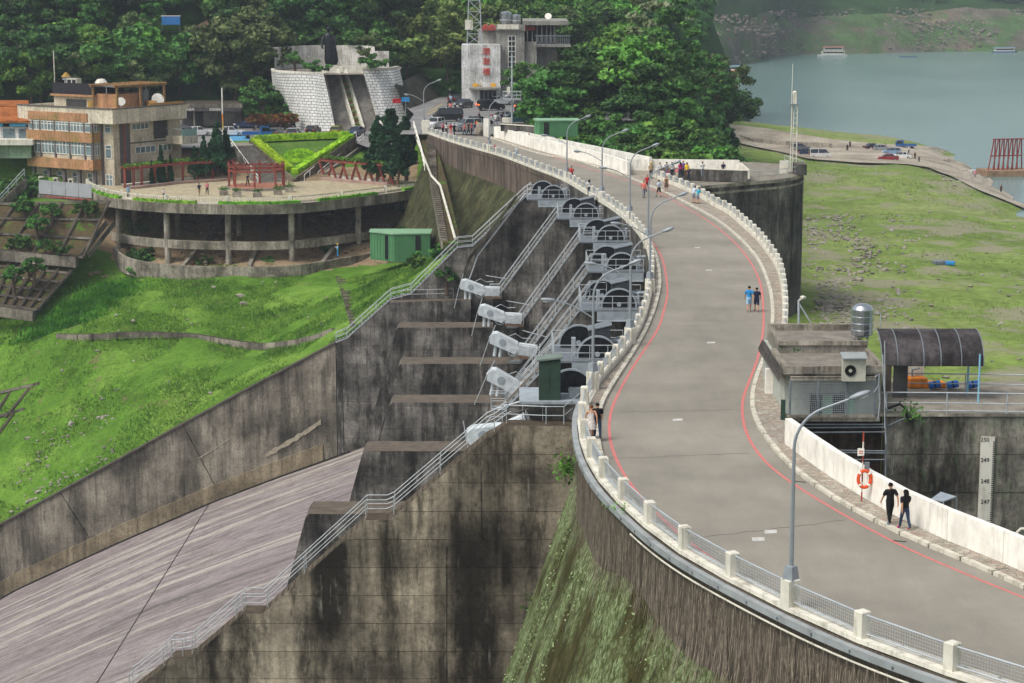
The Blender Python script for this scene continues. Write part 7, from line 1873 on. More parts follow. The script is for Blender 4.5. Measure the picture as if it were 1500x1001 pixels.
def getpose(pose):
    if pose in POSE: return POSE[pose]
    J, V, F, Nn, C, RG = skinbody(pose); out = {}
    # body with fingers, nose and ears joined in
    m = MB(); m.smooth = True; m.add(V, F)
    for t, s in (('L', -1), ('R', 1)):
        w_, h_ = Vector(J['wri'+t]), Vector(J['han'+t]); d = (h_-w_).normalized(); side = d.cross(Vector((s, 0, 0))).normalized()
        for k, (o_, ln) in enumerate(((-.027, .062), (-.009, .075), (.009, .07), (.026, .055))):
            a = h_+d*.015+side*o_; b = a+d*ln*.55+Vector((-s*.008, 0, 0)); e = b+d*ln*.45+Vector((-s*.02, 0, 0)); m.tube([a, b, e], [.0095, .009, .007], 5)
        a = w_.lerp(h_, .45)+side*.02*(1 if pose != 'x' else 1); b = a+side*.035+d*.025; e = b+d*.035+side*.008; m.tube([a, b, e], [.012, .011, .008], 5)
    hd_ = Vector(J['head1']); m.blob(hd_+Vector((0, .108, -.01)), (.013, .02, .022), 1, 1, 0)
    for s in (-1, 1): m.blob(hd_+Vector((s*.1, -.0, .0)), (.015, .03, .035), 1, 1, 0)
    out['body'] = m.mesh('person', M_skin, fixn=False)
    m = MB()
    for s in (-1, 1): m.blob(hd_+Vector((s*.035, .1, .015)), (.012, .008, .008), 1, 1, 0)
    m.cbox(hd_+Vector((0, .1, -.05)), (.05, .012, .01)); out['face'] = m.mesh('face_features', plain('dark_eyes', '2a1714', .5))
    def part(nm, test, d, mat):
        m = MB(); m.smooth = True; used = {}; vs = []; fs = []
        for f, cc, rg in zip(F, C, RG):
            if test(rg, cc):
                g = []
                for i in f:
                    if i not in used: used[i] = len(vs); vs.append(V[i]+Nn[i]*(d(V[i]) if callable(d) else d))
                    g.append(used[i])
                fs.append(tuple(g))
        m.add(vs, fs); return m.mesh(nm, mat, fixn=False)
    W_ = PAINTC['white']
    out['shirt'] = part('shirt', lambda r, p: r[0] == 'torso' and p.z > .93 or r[0] == 'uarm' and r[1] < .75 or (r[0] == 'hip' and p.z > .93) or (r[0] == 'neck' and p.z < 1.46), .022, W_)
    out['long_sleeve_shirt'] = part('shirt', lambda r, p: r[0] == 'torso' and p.z > .9 or r[0] in ('uarm', 'farm') or (r[0] == 'hip' and p.z > .9), .02, W_)
    out['trousers'] = part('trousers', lambda r, p: (r[0] in ('hip', 'thigh', 'shin') or r[0] == 'torso') and p.z < 1.0 and p.z > .1, .016, W_)
    out['shorts'] = part('shorts', lambda r, p: (r[0] in ('hip', 'thigh') or r[0] == 'torso') and p.z < 1.0 and p.z > .52, .024, W_)
    out['shoes'] = part('shoes', lambda r, p: p.z < .11, .012, W_)
    out['hair'] = part('hair', lambda r, p: r[0] == 'head' and (p.z > hd_.z+.045 or (p.y < hd_.y+.02 and p.z > hd_.z-.06)), .014, W_)
    m = MB(); m.smooth = True; vs = []
    for (z, rx, ry, y) in ((hd_.z+.09, .08, .08, -.02), (hd_.z+.02, .12, .1, -.05), (hd_.z-.1, .12, .08, -.07), (hd_.z-.27, .11, .06, -.08), (hd_.z-.36, .05, .03, -.08)):
        for i in range(12): a = i/12*6.283; vs.append((hd_.x+rx*math.cos(a), hd_.y+y+ry*math.sin(a), z))
    m.add(vs, [(i*12+j, i*12+(j+1) % 12, (i+1)*12+(j+1) % 12, (i+1)*12+j) for i in range(4) for j in range(12)]); out['long_hair'] = m.mesh('hair', W_)
    m = MB(); m.smooth = True; vs = []
    for (z, rx, ry) in ((1.38, .17, .12), (1.2, .16, .12), (1.03, .15, .12), (.85, .2, .16), (.65, .23, .19), (.5, .25, .21)):
        for i in range(16): a = i/16*6.283; vs.append((rx*math.cos(a), ry*math.sin(a)+.005, z))
    m.add(vs, [(i*16+j, i*16+(j+1) % 16, (i+1)*16+(j+1) % 16, (i+1)*16+j) for i in range(5) for j in range(16)]); out['dress'] = m.mesh('dress', W_)
    m = MB(); m.smooth = True; m.lathe([(.17, .09), (.12, .1), (.11, .17), (.05, .2)], tuple(hd_-Vector((0, 0, .03))), 14); out['hat'] = m.mesh('hat', W_)
    POSE[pose] = out; return out
PAINTC = {k: plain('cloth_'+k, h, .9, 0, .12, 6) for k, h in dict(white='c9c9c6', black='141416', red='b3202a', navy='1c2540', blue='2d86c0', lightblue='8db4cf', paleblue='b9c9d8', pink='d17c88', magenta='b52a6c', purple='6f5aa0', yellow='d6b32e', grey='7d8086', khaki='9a8763', jeans='2b3a52', orange='d0702e', salmon='d8776a', turquoise='2f9fb5', cream='cfc7b5', brown='5a4436', darkhair='120f0e', brownhair='6b4326', green='3f7a4a').items()}
def flor():
    N = NT('cloth_floral', .9); v = N.noise(14, 3, .6, obj=True); return N.col(N.ramp(v, [(.38, c('d8d3cc')), (.55, c('cfc9c4')), (.6, c('8b5a62')), (.66, c('d8d3cc'))]))
PAINTC['floral'] = flor()
def person(label, p, rz, pose='stand', top='white', bot='trousers', botc='black', hair='darkhair', sleeves=False, long=False, dress=False, hat=None, shoe='black', sc=1.0):
    P = getpose(pose); o = inst('person', P['body'], None, Matrix.Translation(p) @ Matrix.Rotation(R(rz), 4, 'Z') @ Matrix.Diagonal((sc, sc, sc, 1)))
    tag(o, label, 'person')
    def ad(key, mat, nm=None):
        q = inst(nm or P[key].name.split('.')[0], P[key], o); q.material_slots[0].link = 'OBJECT'; q.material_slots[0].material = mat
    ad('face', bpy.data.materials['dark_eyes'], 'face'); ad('hair', PAINTC[hair], 'hair')
    if long: ad('long_hair', PAINTC[hair], 'long_hair')
    if dress: ad('dress', PAINTC[top], 'dress')
    else: ad('long_sleeve_shirt' if sleeves else 'shirt', PAINTC[top], 'shirt'); ad(bot, PAINTC[botc], bot)
    ad('shoes', PAINTC[shoe], 'shoes')
    if hat: ad('hat', PAINTC[hat], 'hat')
    return o
G = on
person('man in black T-shirt and black trousers walking beside the near white parapet', G(1303,768,.13), 12, 'walk', 'black', 'trousers', 'black', shoe='blue')
person('woman in black hooded top and jeans with pink shoes, by the white parapet', G(1325,776,.13), 20, 'walk2', 'black', 'trousers', 'jeans', long=True, sleeves=False, shoe='magenta', sc=.95)
person('woman in pale floral dress walking on the left sidewalk beside a man in black', G(866,643,.13), 8, 'walk', 'floral', dress=True, hair='brownhair', sc=.96)
person('man in black T-shirt and dark jeans beside the woman in the floral dress', G(875,642,.13), 5, 'walk2', 'black', 'trousers', 'jeans')
person('man in bright blue T-shirt and light blue shorts strolling on the road', G(1097,457), -4, 'walk', 'blue', 'shorts', 'lightblue', shoe='cream')
person('woman in navy top and shorts beside the man in bright blue', G(1108,457), -6, 'walk2', 'navy', 'shorts', 'navy', shoe='magenta', sc=.94)
person('woman in turquoise top leaning on the right guard rail', G(1022,299,.13), -50, 'lean', 'turquoise', 'shorts', 'grey', sc=.94)
person('man in pale top and grey shorts next to the woman in turquoise', G(1016,298,.13), -45, 'lean', 'paleblue', 'shorts', 'grey')
person('woman in brownish dress standing by the right rail near the platform', G(976,281,.13), 160, 'stand', 'brown', dress=True, sc=.93)
person('man in red T-shirt and dark trousers on the road near the platform', G(948,281), 200, 'stand', 'red', 'trousers', 'navy')
person('man in striped pale shirt and dark trousers walking on the road', G(943,290), 185, 'walk', 'salmon', 'trousers', 'grey')
person('man in light blue shirt and dark shorts walking across the road', G(965,289), 30, 'walk2', 'paleblue', 'shorts', 'black')
person('person in patterned shirt at the corner of the viewing platform', G(953.5,262,.13), 190, 'stand', 'khaki', 'trousers', 'jeans', hat='yellow')
def Y3(u, Y): q = at(u, 250, Y); return Vector((q.x, Y, .06))
for (u, Y, a, kw) in ((966.5, 221.5, ('tall man in white shirt and khaki shorts on the viewing platform'), dict(top='white', bot='shorts', botc='khaki')),
    (976.5, 222, 'man in grey shirt on the viewing platform beside the tall white-shirted man', dict(top='grey', botc='grey')),
    (984.5, 222, 'person in white shirt and dark trousers in the middle of the platform crowd', dict(top='white', botc='navy', long=True)),
    (978.5, 220.5, 'small child in pink among the adults on the platform', dict(top='magenta', botc='magenta', sc=.6)),
    (991.5, 221, 'child in pale pink on the viewing platform', dict(top='pink', botc='cream', sc=.72)),
    (996.5, 222, 'woman in magenta top on the viewing platform', dict(top='magenta', botc='jeans', long=True)),
    (1000.5, 223.5, 'person in purple top behind the woman in magenta', dict(top='purple', botc='black')),
    (1006, 221.5, 'woman in yellow top on the viewing platform', dict(top='yellow', botc='brown', long=True)),
    (1009, 220.3, 'person in dark top crouched close beside the woman in yellow', dict(top='navy', botc='navy', sc=.7)),
    (1029, 222.5, 'person in white top standing apart on the platform, looking over the wall', dict(top='white', botc='grey', pose='arms')),
    (1059.5, 223, 'man in navy T-shirt alone near the right end of the viewing platform', dict(top='navy', botc='jeans', sc=.95))): person(a, Y3(u, Y), random.choice((150, 200, 20)), **kw)
person('man in bright red T-shirt leaning at the far left rail', G(837,267), 170, 'arms', 'red', 'trousers', 'black')
person('woman with long black hair and white top by the left rail', G(863,287), 10, 'stand', 'white', 'trousers', 'jeans', long=True, sc=.95)
person('woman in pink walking at the far rail beside the lamp', G(716,223), 5, 'walk', 'pink', 'trousers', 'white', long=True)
person('small child in red top at the far rail', G(725,225), 5, 'walk2', 'red', 'shorts', 'red', sc=.65)
person('child in white hat and pale top on the far road', G(757,231), 10, 'stand', 'white', 'shorts', 'lightblue', hat='cream', sc=.8)
person('man in pale shirt and khaki trousers standing by the far white parapet', G(775,215), 175, 'stand', 'paleblue', 'trousers', 'khaki')
for (u, v, lb, kw) in ((649,197,'person in pink at the far end of the guard rail',dict(top='pink')),(654,198,'woman in white top by the rail end near the white hatchback',dict(top='white',long=True)),(660.5,199,'person in red top looking over the far rail',dict(top='red',botc='salmon')),(665.5,199.5,'man in dark clothes beside the person in red at the rail',dict(top='black')),
    (680.5,199,'man in salmon shirt and dark jeans in the group by the silver off-roader',dict(top='salmon',botc='jeans')),(686.5,197,'person in dark clothes at the back of the group on the road',dict(top='brown')),(691,197.5,'man in vivid red shirt in the middle of the group',dict(top='red')),(696,198.5,'man in dark blue shirt at the right of the group',dict(top='navy',botc='grey')),(699,194,'woman in orange near the stone gate block',dict(top='orange',long=True)),
    (660.5,154,'man in blue-white shirt walking on the climbing road',dict(top='paleblue',botc='jeans')),(660,165,'woman in salmon top crossing the plaza',dict(top='salmon',botc='jeans',long=True)),(656,163,'person in black beside the woman in salmon',dict(top='black')),
    (726,184,'man in white shirt between the parked cars',dict(top='white',botc='grey')),(735,182,'person in dark shirt among the parked cars on the plaza',dict(top='navy',botc='grey')),(702,181,'person in black behind the silver off-roader',dict(top='black')),
    (821,174,'person in pale blue under the left of the big trees',dict(top='lightblue',botc='jeans')),(841,174,'person in pink below the big trees',dict(top='pink')),(850,173,'person in white below the big trees',dict(top='white',botc='jeans')),(858,173.5,'person in navy in the shade of the trees',dict(top='navy')),(871,172,'woman in red standing near the tree trunks',dict(top='red')),
    (912,166,'person in red near the small tent under the trees',dict(top='red')),(938,166,'woman in magenta under the rightmost plaza trees',dict(top='magenta')),(950,165,'person in white and blue at the right end of the shaded plaza',dict(top='paleblue'))):
    person(lb, G(u, v, -.02), random.uniform(0, 360), random.choice(('stand', 'walk', 'stand')), **kw)
person('rider in black on the scooter climbing the road', G(659,146,-.02)+Vector((0, 0, .25)), 0, 'lean', 'black', sc=.9, hat='white')
for (u, v, rz, lb, kw) in ((292,287,30,'man in dark jacket walking on the terrace',dict(top='navy',botc='khaki',pose='walk')),(303.5,285,200,'woman in white and pink top walking on the terrace',dict(top='pink',botc='black',pose='walk2')),(240,291,0,'child in white behind the terrace balustrade',dict(top='white',sc=.75)),(188,291,20,'person in light blue at the left of the terrace',dict(top='lightblue')),(363,273,150,'man in dark blue under the open pergola',dict(top='navy',pose='walk'))):
    kw = dict(kw); person(lb, G(u, v, ZT+.02 if u != 363 else ZT+.4), rz, **kw)
wp = at(495,377,267); wp.z = tzp(wp.x, wp.y)+.02; wp = at(495,377,262.5)
person('worker in blue overalls and yellow helmet behind the terrace foot wall', wp, 90, 'arms', 'lightblue', 'trousers', 'blue', hat='yellow', sleeves=True)
for (u, v, lb, kw) in ((1241,223,'person in dark clothes on the open lakeside concrete, left of a pair',dict(top='navy')),(1245,218,'person in black, right of the pair on the lakeside concrete',dict(top='black')),(1297,222,'person in purple between the parked lakeside cars',dict(top='purple')),(1331,226,'person in white beside the blue truck by the lake',dict(top='white')),(1340,235,'person in black right of the white lakeside sedan',dict(top='black')),(1346,239,'person bending in dark top near the rubble slope',dict(top='black',pose='lean',sc=.8)),(1428,262,'woman in pink walking on the lakeside track',dict(top='pink',botc='grey')),(1466,284,'person in dark clothes near the end of the lakeside track',dict(top='brown'))):
    person(lb, lz(u, v), random.uniform(0, 360), **kw)
# ------------------------------------------------------------------ trees
def crownmesh(name, seed, rx, rz, nc, nl, leaf, mat, cone=False, droop=False):
    r_ = random.Random(seed); C = []; ex = MB()
    for i in range(nc):
        while True:
            p = Vector((r_.uniform(-1, 1), r_.uniform(-1, 1), r_.uniform(-1, 1)))
            if .35 < p.length < 1: break
        if cone:
            zf = (p.z+1)/2; a = r_.random()*6.28; q_ = r_.uniform(.3, .95)*(1.08-zf); p = Vector((math.cos(a)*q_, math.sin(a)*q_, p.z))
        ctr = Vector((p.x*rx, p.y*rx, p.z*rz)); cr = r_.uniform(.18, .34)*rx*(1.1-.7*zf if cone else 1); cz = cr*(1.3 if cone else .62)
        for _ in range(nl):
            d = Vector((r_.gauss(0, 1), r_.gauss(0, 1), r_.gauss(0, 1))).normalized(); k = r_.uniform(.7, 1.08)
            q = ctr+Vector((d.x*cr*k, d.y*cr*k, d.z*cz*k))
            if droop: q.z -= r_.random()*.8
            C.append(tuple(q))
        ex.blob(ctr, (cr*.72, cr*.72, cz*.72), seed*31+i, 1, .3)
    return leafmesh(name, C, leaf, mat, .62, 0, ([tuple(v) for v in ex.v], [list(f) for f in ex.f]))
def trunkmesh(name, seed, h, r, rx, limbs=6):
    r_ = random.Random(seed); m = MB(); top = Vector((r_.uniform(-.4, .4), r_.uniform(-.4, .4), h)); mid_ = Vector((r_.uniform(-.3, .3), 0, h*.5))
    m.tube([(0, 0, -1.5), (0, 0, 0), mid_, top], [r*1.3, r, r*.75, r*.35], 7)
    for i in range(limbs):
        a = i*6.283/limbs+r_.uniform(-.4, .4); s = mid_.lerp(top, r_.uniform(0, .8)); e = s+Vector((math.cos(a)*rx*.7, math.sin(a)*rx*.7, r_.uniform(.2, .5)*h)); m.tube([s, s.lerp(e, .5)+Vector((0, 0, .3)), e], [r*.45, r*.3, r*.1], 5)
    return m.mesh(name, M_bark)
KT = {}
def kind(nm, var, rx, rz, th, nc, nl, leaf, mat, **k):
    KT[nm] = [(crownmesh(nm+'_crown', s*7+len(nm), rx, rz, nc, nl, leaf, mat, **k), trunkmesh(nm+'_trunk', s+i, th+rz*.6, .22 if rx < 5 else .35, rx), th, rz) for i, s in enumerate(range(var))]
kind('broad_dark', 3, 4.2, 3.9, 2.2, 34, 90, .30, ML_dark)
kind('broad_mid', 3, 4.0, 3.8, 2.2, 34, 90, .30, ML_mid)
kind('broad_light', 2, 3.8, 3.6, 2.4, 30, 90, .28, ML_lite)
kind('broad_olive', 2, 4.0, 4.2, 2.6, 30, 90, .28, ML_olive)
kind('tall', 2, 3.0, 5.8, 3.4, 36, 80, .28, ML_mid)
kind('pale', 1, 3.0, 5.2, 4.6, 22, 80, .26, ML_blue)
kind('palm', 2, 3.2, 2.8, 3.6, 26, 80, .42, leafmat('frond_foliage', '41551f', '61793a', '8d9d58'), droop=True)
kind('conif', 3, 1.9, 3.7, .2, 70, 75, .2, ML_conif, cone=True)
kind('bush', 3, 1.6, 1.0, .5, 18, 60, .2, ML_mid)
kind('bushl', 2, 1.6, .9, .5, 18, 60, .2, ML_lite)
def tree(nm, p, h, label, group=None, name=None, cat='tree', wide=1.0, rz=None):
    v = random.choice(KT[nm]); full = v[2]+2*v[3]; s = h/full
    root = thing(name or 'tree', label, cat, tuple(p), group); a = rz if rz is not None else random.uniform(0, 6.28)
    inst('crown', v[0], root, Matrix.Rotation(a, 4, 'Z') @ Matrix.Diagonal((s*wide, s*wide, s, 1)) @ Matrix.Translation((0, 0, v[2]+v[3]*.9)))
    inst('trunk', v[1], root, Matrix.Rotation(a, 4, 'Z') @ Matrix.Diagonal((s, s, s, 1)))
    return root
GRP = {'broad_dark': ('dark green broadleaf tree in the forest on the hill', 'dark broadleaf forest trees on the hill'), 'broad_mid': ('mid green broadleaf tree in the forest on the hill', 'mid green forest trees on the hill'),
       'broad_light': ('light green broadleaf tree in the forest on the hill', 'light green forest trees on the hill'), 'broad_olive': ('olive green tree in the forest on the hill', 'olive forest trees on the hill'), 'tall': ('tall narrow-crowned green tree in the forest on the hill', 'tall forest trees on the hill'),
       'palm': ('palm-like tree with drooping fronds on the slope behind the monument', 'palm-like trees right of the monument')}
r0 = random.Random(5); cnt = 0
y = 352.0
while y < 412:
    x = -150+r0.uniform(0, 5)
    while x < 48:
        px_, py_ = x+r0.uniform(-2, 2), y+r0.uniform(-2, 2); x += r0.uniform(5.2, 7.4)
        z = tzp(px_, py_)
        u, v = proj((px_, py_, z))
        if u < -60 or v < -60: continue
        if -45 < px_ < -19 and py_ < 369: continue
        if -19.5+(py_-352)*.07 < px_ < -4 and py_ < 371: continue
        if -4 < px_ < 24 and py_ < 378: continue
        if 226 < u < 274 and 361 < py_ < 374 or 262 < u < 310 and 366 < py_ < 380: continue
        if px_ > .1*py_+2: continue
        if px_ < -42 and py_ < 357 and px_ > -60: continue
        nz = mnoise.noise(Vector((px_/30, py_/30, 1)))
        k = 'broad_dark' if nz < -.12 else ('broad_mid' if nz < .12 else 'broad_light') 
        if r0.random() < .18: k = 'broad_olive'
        if r0.random() < .15: k = 'tall'
        if -20 < px_ < 2 and r0.random() < .75: k = 'palm'
        h = r0.uniform(9, 13) if k != 'palm' else r0.uniform(8, 11)
        tree(k, (px_, py_, z-.5), h, GRP[k][0], GRP[k][1], 'palm_tree' if k == 'palm' else 'forest_tree', wide=r0.uniform(.95, 1.25)); cnt += 1
    y += 6.2
# individually placed trees (pixel of the foot, depth, height in metres)
def T(k, u, v, D, h, label, wide=1.0, name='tree', cat='tree', dz=-.3):
    p = at(u, v, D)
    if 225 < D < 340 and p.x > 3: p.z = min(p.z, tzp(p.x, p.y))
    return tree(k, (p.x, p.y, p.z+dz), h, label, None, name, cat, wide)
T('broad_mid', 180, 152, 352, 13.5, 'rounded mid green tree with slender dark trunk behind the cream building', 1.3)
T('broad_olive', 345, 165, 356, 17, 'big grey-olive tree towering left of the monument wall', 1.15)
T('broad_olive', 385, 140, 360, 15, 'olive tree leaning over the left end of the monument wall', 1.1)
T('broad_dark', 60, 150, 352, 14, 'dark tree behind the roof flag pole at the upper left', 1.2)
T('broad_dark', 445, 70, 374, 13, 'dark tree just left behind the statue', 1.1)
T('tall', 520, 70, 374, 14, 'tall dark tree just right behind the statue', 1.3)
T('broad_dark', 560, 80, 378, 14, 'dark spreading tree at the right end of the monument back wall', 1.2)
T('broad_olive', 540, 90, 352, 5.6, 'small olive tree in front of the monument back wall', 1.1)
T('bush', 432, 100, 350, 3.0, 'thin small tree at the left of the monument top', .8)
T('bush', 464, 106, 341, 2.3, 'round clipped bush on the left monument wall corner', 1.5, 'bush', 'bush')
T('bush', 547, 100, 341, 2.6, 'round clipped bush on the right monument wall corner', 1.4, 'bush', 'bush')
for (u, v, D, h, w_, lb) in ((318,242,300,7.2,1.0,'largest dark conifer beside the left stone stair'),(300,243,299,5.5,.9,'dark conifer left of the largest one'),(285,244,298,4.2,.9,'short dark conifer behind the pergola vines'),(331,236,302,6.0,.9,'dark conifer touching the stair rail'),
    (236,255,294,5.6,.55,'slim dark conifer against the cream building'),(222,257,292,3.6,.5,'smallest slim conifer by the cream building'),(250,252,295,4.0,.5,'second slim conifer by the cream building'),
    (573,236,294,8.8,1.3,'big dark conifer group at the right of the terrace, main crown'),(553,233,297,7.6,1.0,'left crown of the dark conifer group right of the stair'),(595,232,292,7.4,1.0,'right crown of the dark conifer group beside the white steps'),(583,245,290,6.5,1.1,'front crown of the dark conifer group above the right pergola')):
    T('conif', u, v, D, h*1.12, lb, w_*1.0, 'conifer', dz=-1.6)
# grove by the plaza
for (k, u, v, D, h, w_, lb) in (('broad_mid',800,172,296,10.5,1.3,'leftmost spreading tree of the grove right of the sign wall'),('broad_dark',835,172,298,10.5,1.3,'dark tree second from the left in the plaza grove'),('broad_dark',870,170,303,11,1.35,'dark leaning tree in the middle of the plaza grove'),
    ('broad_mid',905,168,300,11,1.2,'mid green tree right of the middle of the plaza grove'),('broad_light',930,166,298,14,1.15,'tall yellowish-green tree rising above the plaza grove'),('broad_light',905,150,318,14,1.1,'second yellowish-green tree behind the first in the grove'),('broad_dark',968,170,292,12.5,1.1,'dark dense tree near the right end of the grove'),
    ('broad_mid',978,175,290,11.5,.9,'large tree at the right end of the grove hanging over the water'),('tall',985,150,312,19.5,1.15,'tall brownish-green slender tree standing above the grove'),('pale',958,140,330,22,1.25,'tall pale flowering tree above all others in the grove'),('broad_mid',1000,185,285,8,.85,'lower tree at the far right edge of the grove'),
    ('broad_dark',850,140,335,9,1.3,'dark tree behind the grove beside the balconied building'),('broad_mid',893,135,340,10,1.3,'mid green tree behind the grove below the far hill'),('broad_mid',770,160,322,8,1.1,'small dark tree at the foot of the grey stair tower'),('tall',968,160,300,14,1.0,'slender green tree between the pale one and the lake'),
    ('broad_dark',940,172,288,9,1.3,'low dark tree at the front of the grove above the tent'),('broad_dark',1030,205,275,5,1.0,'dark tree on the bank just above the lake water')): T(k, u, v, D, h, lb, w_)
# bushes behind the far parapet: one bank of shrubs, each its own
shr = random.Random(3); n = 0
lbs = 'bushy green shrub on the bank behind the far white parapet'
for i in range(64):
    t = shr.random(); u = 800+t*270; D = 236+ (1-t)*18+shr.uniform(0, 44); x = (u-750)*D/3000
    if x < crestx(min(D, 285))+17 and D < 285: D += 12
    p = Vector(((u-750)*D/3000, D, 0)); cx_ = crestx(min(D, 286))+14.5
    if D < 232 or p.x > 33: continue
    p.x = max(p.x, cx_+1.5 if D < 286 else p.x)
    p.z = min(tzp(p.x, p.y), -1)-.3 if D < 285 else tzp(p.x, p.y)
    k = shr.choice(('bush', 'bush', 'bushl', 'broad_mid')); tree(k, p, shr.uniform(3.6, 5.8), lbs, 'shrubs on the bank behind the far parapet', 'shrub', 'shrub', 1.15)
T('broad_olive', 850, 232, 246, 4.5, 'brownish olive shrub just above the far parapet below the green shed', 1.1, 'shrub', 'shrub')
# shrubs: bank left of monument, slope left edge, etc
def scat(lb, grp, pts, k, h0, h1, name='shrub'):
    for (u, v, D) in pts:
        p = at(u, v, D)
        if p.x < -3 and D < 300 and 'revet' not in lb: p.z = min(p.z, tzp(p.x, p.y)+.1)
        tree(k, (p.x, p.y, p.z-.3), shr.uniform(h0, h1), lb, grp, name, 'shrub', 1.1)
scat('low green shrub on the bank left of the monument wall', 'shrubs on the bank left of the monument', [(u, v, 343+shr.uniform(0, 6)) for u, v in ((372,150),(385,160),(398,165),(410,172),(395,150),(380,140),(405,182),(420,182),(368,165),(390,174),(432,186))], 'bush', 3.0, 4.4)
scat('reddish-brown low shrub at the foot of the monument wall', 'reddish shrubs below the monument', [(u, 182, 338.5) for u in (372,381,390,399,408,417,427)], 'bush', 1.6, 2.2)
redf = leafmat('reddish_foliage', '5a3a20', '7c4a2a', '6f7a34')
for o in list(COL.objects):
    if o.get('label', '').startswith('reddish-brown'):
        for ch in o.children:
            if ch.name.startswith('crown'): ch.material_slots[0].link = 'OBJECT'; ch.material_slots[0].material = redf
scat('green shrub on the slope at the left edge below the cafe', 'shrubs on the left slope', [(u, v, 292-(v-235)*.12) for u, v in ((5,240),(20,245),(35,240),(50,250),(12,262),(30,268),(48,272),(4,282),(25,255),(-8,255))], 'bush', 2.0, 3.4)
scat('small shrub on the mossy revetment slope', 'shrubs on the revetment slopes', [(55,340,269),(28,368,268),(66,368,266),(88,372,265),(42,398,261),(50,402,260),(20,412,259),(126,318,271),(36,310,273),(76,320,271)], 'bush', 1.5, 2.6)
scat('small bush growing at the foot of the terrace columns', 'bushes under the terrace', [(198,380,272),(210,385,272),(222,378,275),(205,396,268),(300,388,270),(395,392,269),(480,372,275)], 'bush', 1.6, 2.6)
scat('low shrub beside the abutment stair', 'shrubs beside the abutment stair', [(600,262,268),(612,300,250),(608,330,240),(604,245,276),(645,330,236),(590,222,290),(600,215,291),(654,372,221.5)], 'bush', 1.8, 3.2)
scat('low bush above the retaining wall of the climbing road', 'bushes along the climbing road', [(u, 140-abs(u-640)*.1, 373+shr.uniform(0, 5)) for u in range(602, 672, 5)], 'bush', 3.0, 4.5)
scat('palm-like shrub on the bank right of the monument', 'palm-like shrubs beside the monument', [(u, 128-(u-590)*.2, 378+shr.uniform(0, 6)) for u in range(592, 672, 8)], 'palm', 5.0, 7.5, 'palm_shrub')
cv = at(190,345,277); C = [(random.gauss(0, .55), random.gauss(0, .5), random.uniform(-3.2, 2.2)) for _ in range(900)]; C += [(random.gauss(1.6, .8), random.gauss(0, .5), random.gauss(1.2, .4)) for _ in range(400)]
iv = thing('climbing_vine', 'green ivy climbing the second column at the left of the terrace', 'vine', tuple(cv)); o = bpy.data.objects.new('foliage', leafmesh('foliage', C, .16, ML_mid)); COL.objects.link(o); o.parent = iv
for (u, v, D, n, s, sz, mt_, lb) in ((833,685,108.6,260,(.42,.35,.42),.13,ML_lite,'bright green bush growing out of the joint between pier and dam'),(788,888,107.3,200,(.36,.3,.3),.15,ML_olive,'pale grassy tuft on the edge of the mossy dam face'),(944,910,84,90,(.3,.25,.3),.08,ML_lite,'small green plant in the middle of the dam wall'),
        (948,805,81,60,(.12,.1,.55),.07,ML_lite,'thin green creeper hanging below the cable trough'),(917,745,82.5,80,(.45,.35,.1),.06,ML_lite,'green weeds along the guard rail base'),(1334,603,100.9,120,(.35,.25,.28),.1,ML_mid,'green plant growing from the top of the gauge wall'),(1165,512,101,24,(.3,.2,.06),.07,ML_mid,'little weed on the hut roof corner')):
    p = at(u, v, D); pl = thing('wild_plant', lb, 'plant', tuple(p)); C = [(random.gauss(0, s[0]), random.gauss(0, s[1]), random.gauss(0, s[2])) for _ in range(n)]
    o = bpy.data.objects.new('foliage', leafmesh('foliage', C, sz, mt_)); COL.objects.link(o); o.parent = pl
# pale lichen and leaf flecks on the mossy near face
ip = list(range(0, iP7+1)); C = []
for _ in range(5000):
    i = random.uniform(0, iP7-1); k = int(i); p = GL[k].lerp(GL[k+1], i-k); t = (GL[k+1]-GL[k]).normalized(); nn = Vector((-t.y, t.x, 0)); z = nearH(i)-random.uniform(.6, 13)
    if mnoise.noise(Vector((p.x*.25, p.y*.25, z*.18))) < .02: continue
    of = .75+(.33*(22+nearH(i))+.4-.75)*((nearH(i)-1.2-z)/(nearH(i)-1.2+22)); C.append(tuple(p+nn*(of+.02)+Vector((0, 0, z))))
tag(bpy.data.objects.new('lichen_flecks', leafmesh('lichen_flecks', C, .085, leafmat('pale_lichen_leaves', '56683c', '788c5c', 'a3b38a', 2))), kind='stuff', label='pale creeping leaves over the mossy near dam face', cat='creeper')
COL.objects.link(bpy.data.objects['lichen_flecks'])
# ------------------------------------------------------------------ grass tufts and stones
def tufts(name, pts, hgt, mat, blades=3, label='', cat='grass'):
    V = []; F = []
    for (x, y, z) in pts:
        for _ in range(blades):
            a = random.random()*6.28; w_ = random.uniform(.04, .09)*hgt/.4; h = hgt*random.uniform(.5, 1.3); dx, dy = math.cos(a)*w_, math.sin(a)*w_; lx, ly = random.uniform(-.5, .5)*h, random.uniform(-.5, .5)*h; ox, oy = random.uniform(-.15, .15), random.uniform(-.15, .15); o = len(V)
            V += [(x+ox-dx, y+oy-dy, z), (x+ox+dx, y+oy+dy, z), (x+ox+lx, y+oy+ly, z+h)]; F.append((o, o+1, o+2))
    me = bpy.data.meshes.new(name); me.from_pydata(V, [], F); me.materials.append(mat); o = bpy.data.objects.new(name, me); COL.objects.link(o); return tag(o, label or None, cat if label else None, None, 'stuff')
MG1 = leafmat('grass_blades', '3c6020', '56802c', '84a548', .25, 0); MG2 = leafmat('tall_reed_blades', '32601a', '4a7d24', '689c36', .3, 0); MG3 = leafmat('dry_weed_blades', '5a6a2e', '7a8c3c', '9aa35a', .1, 0)
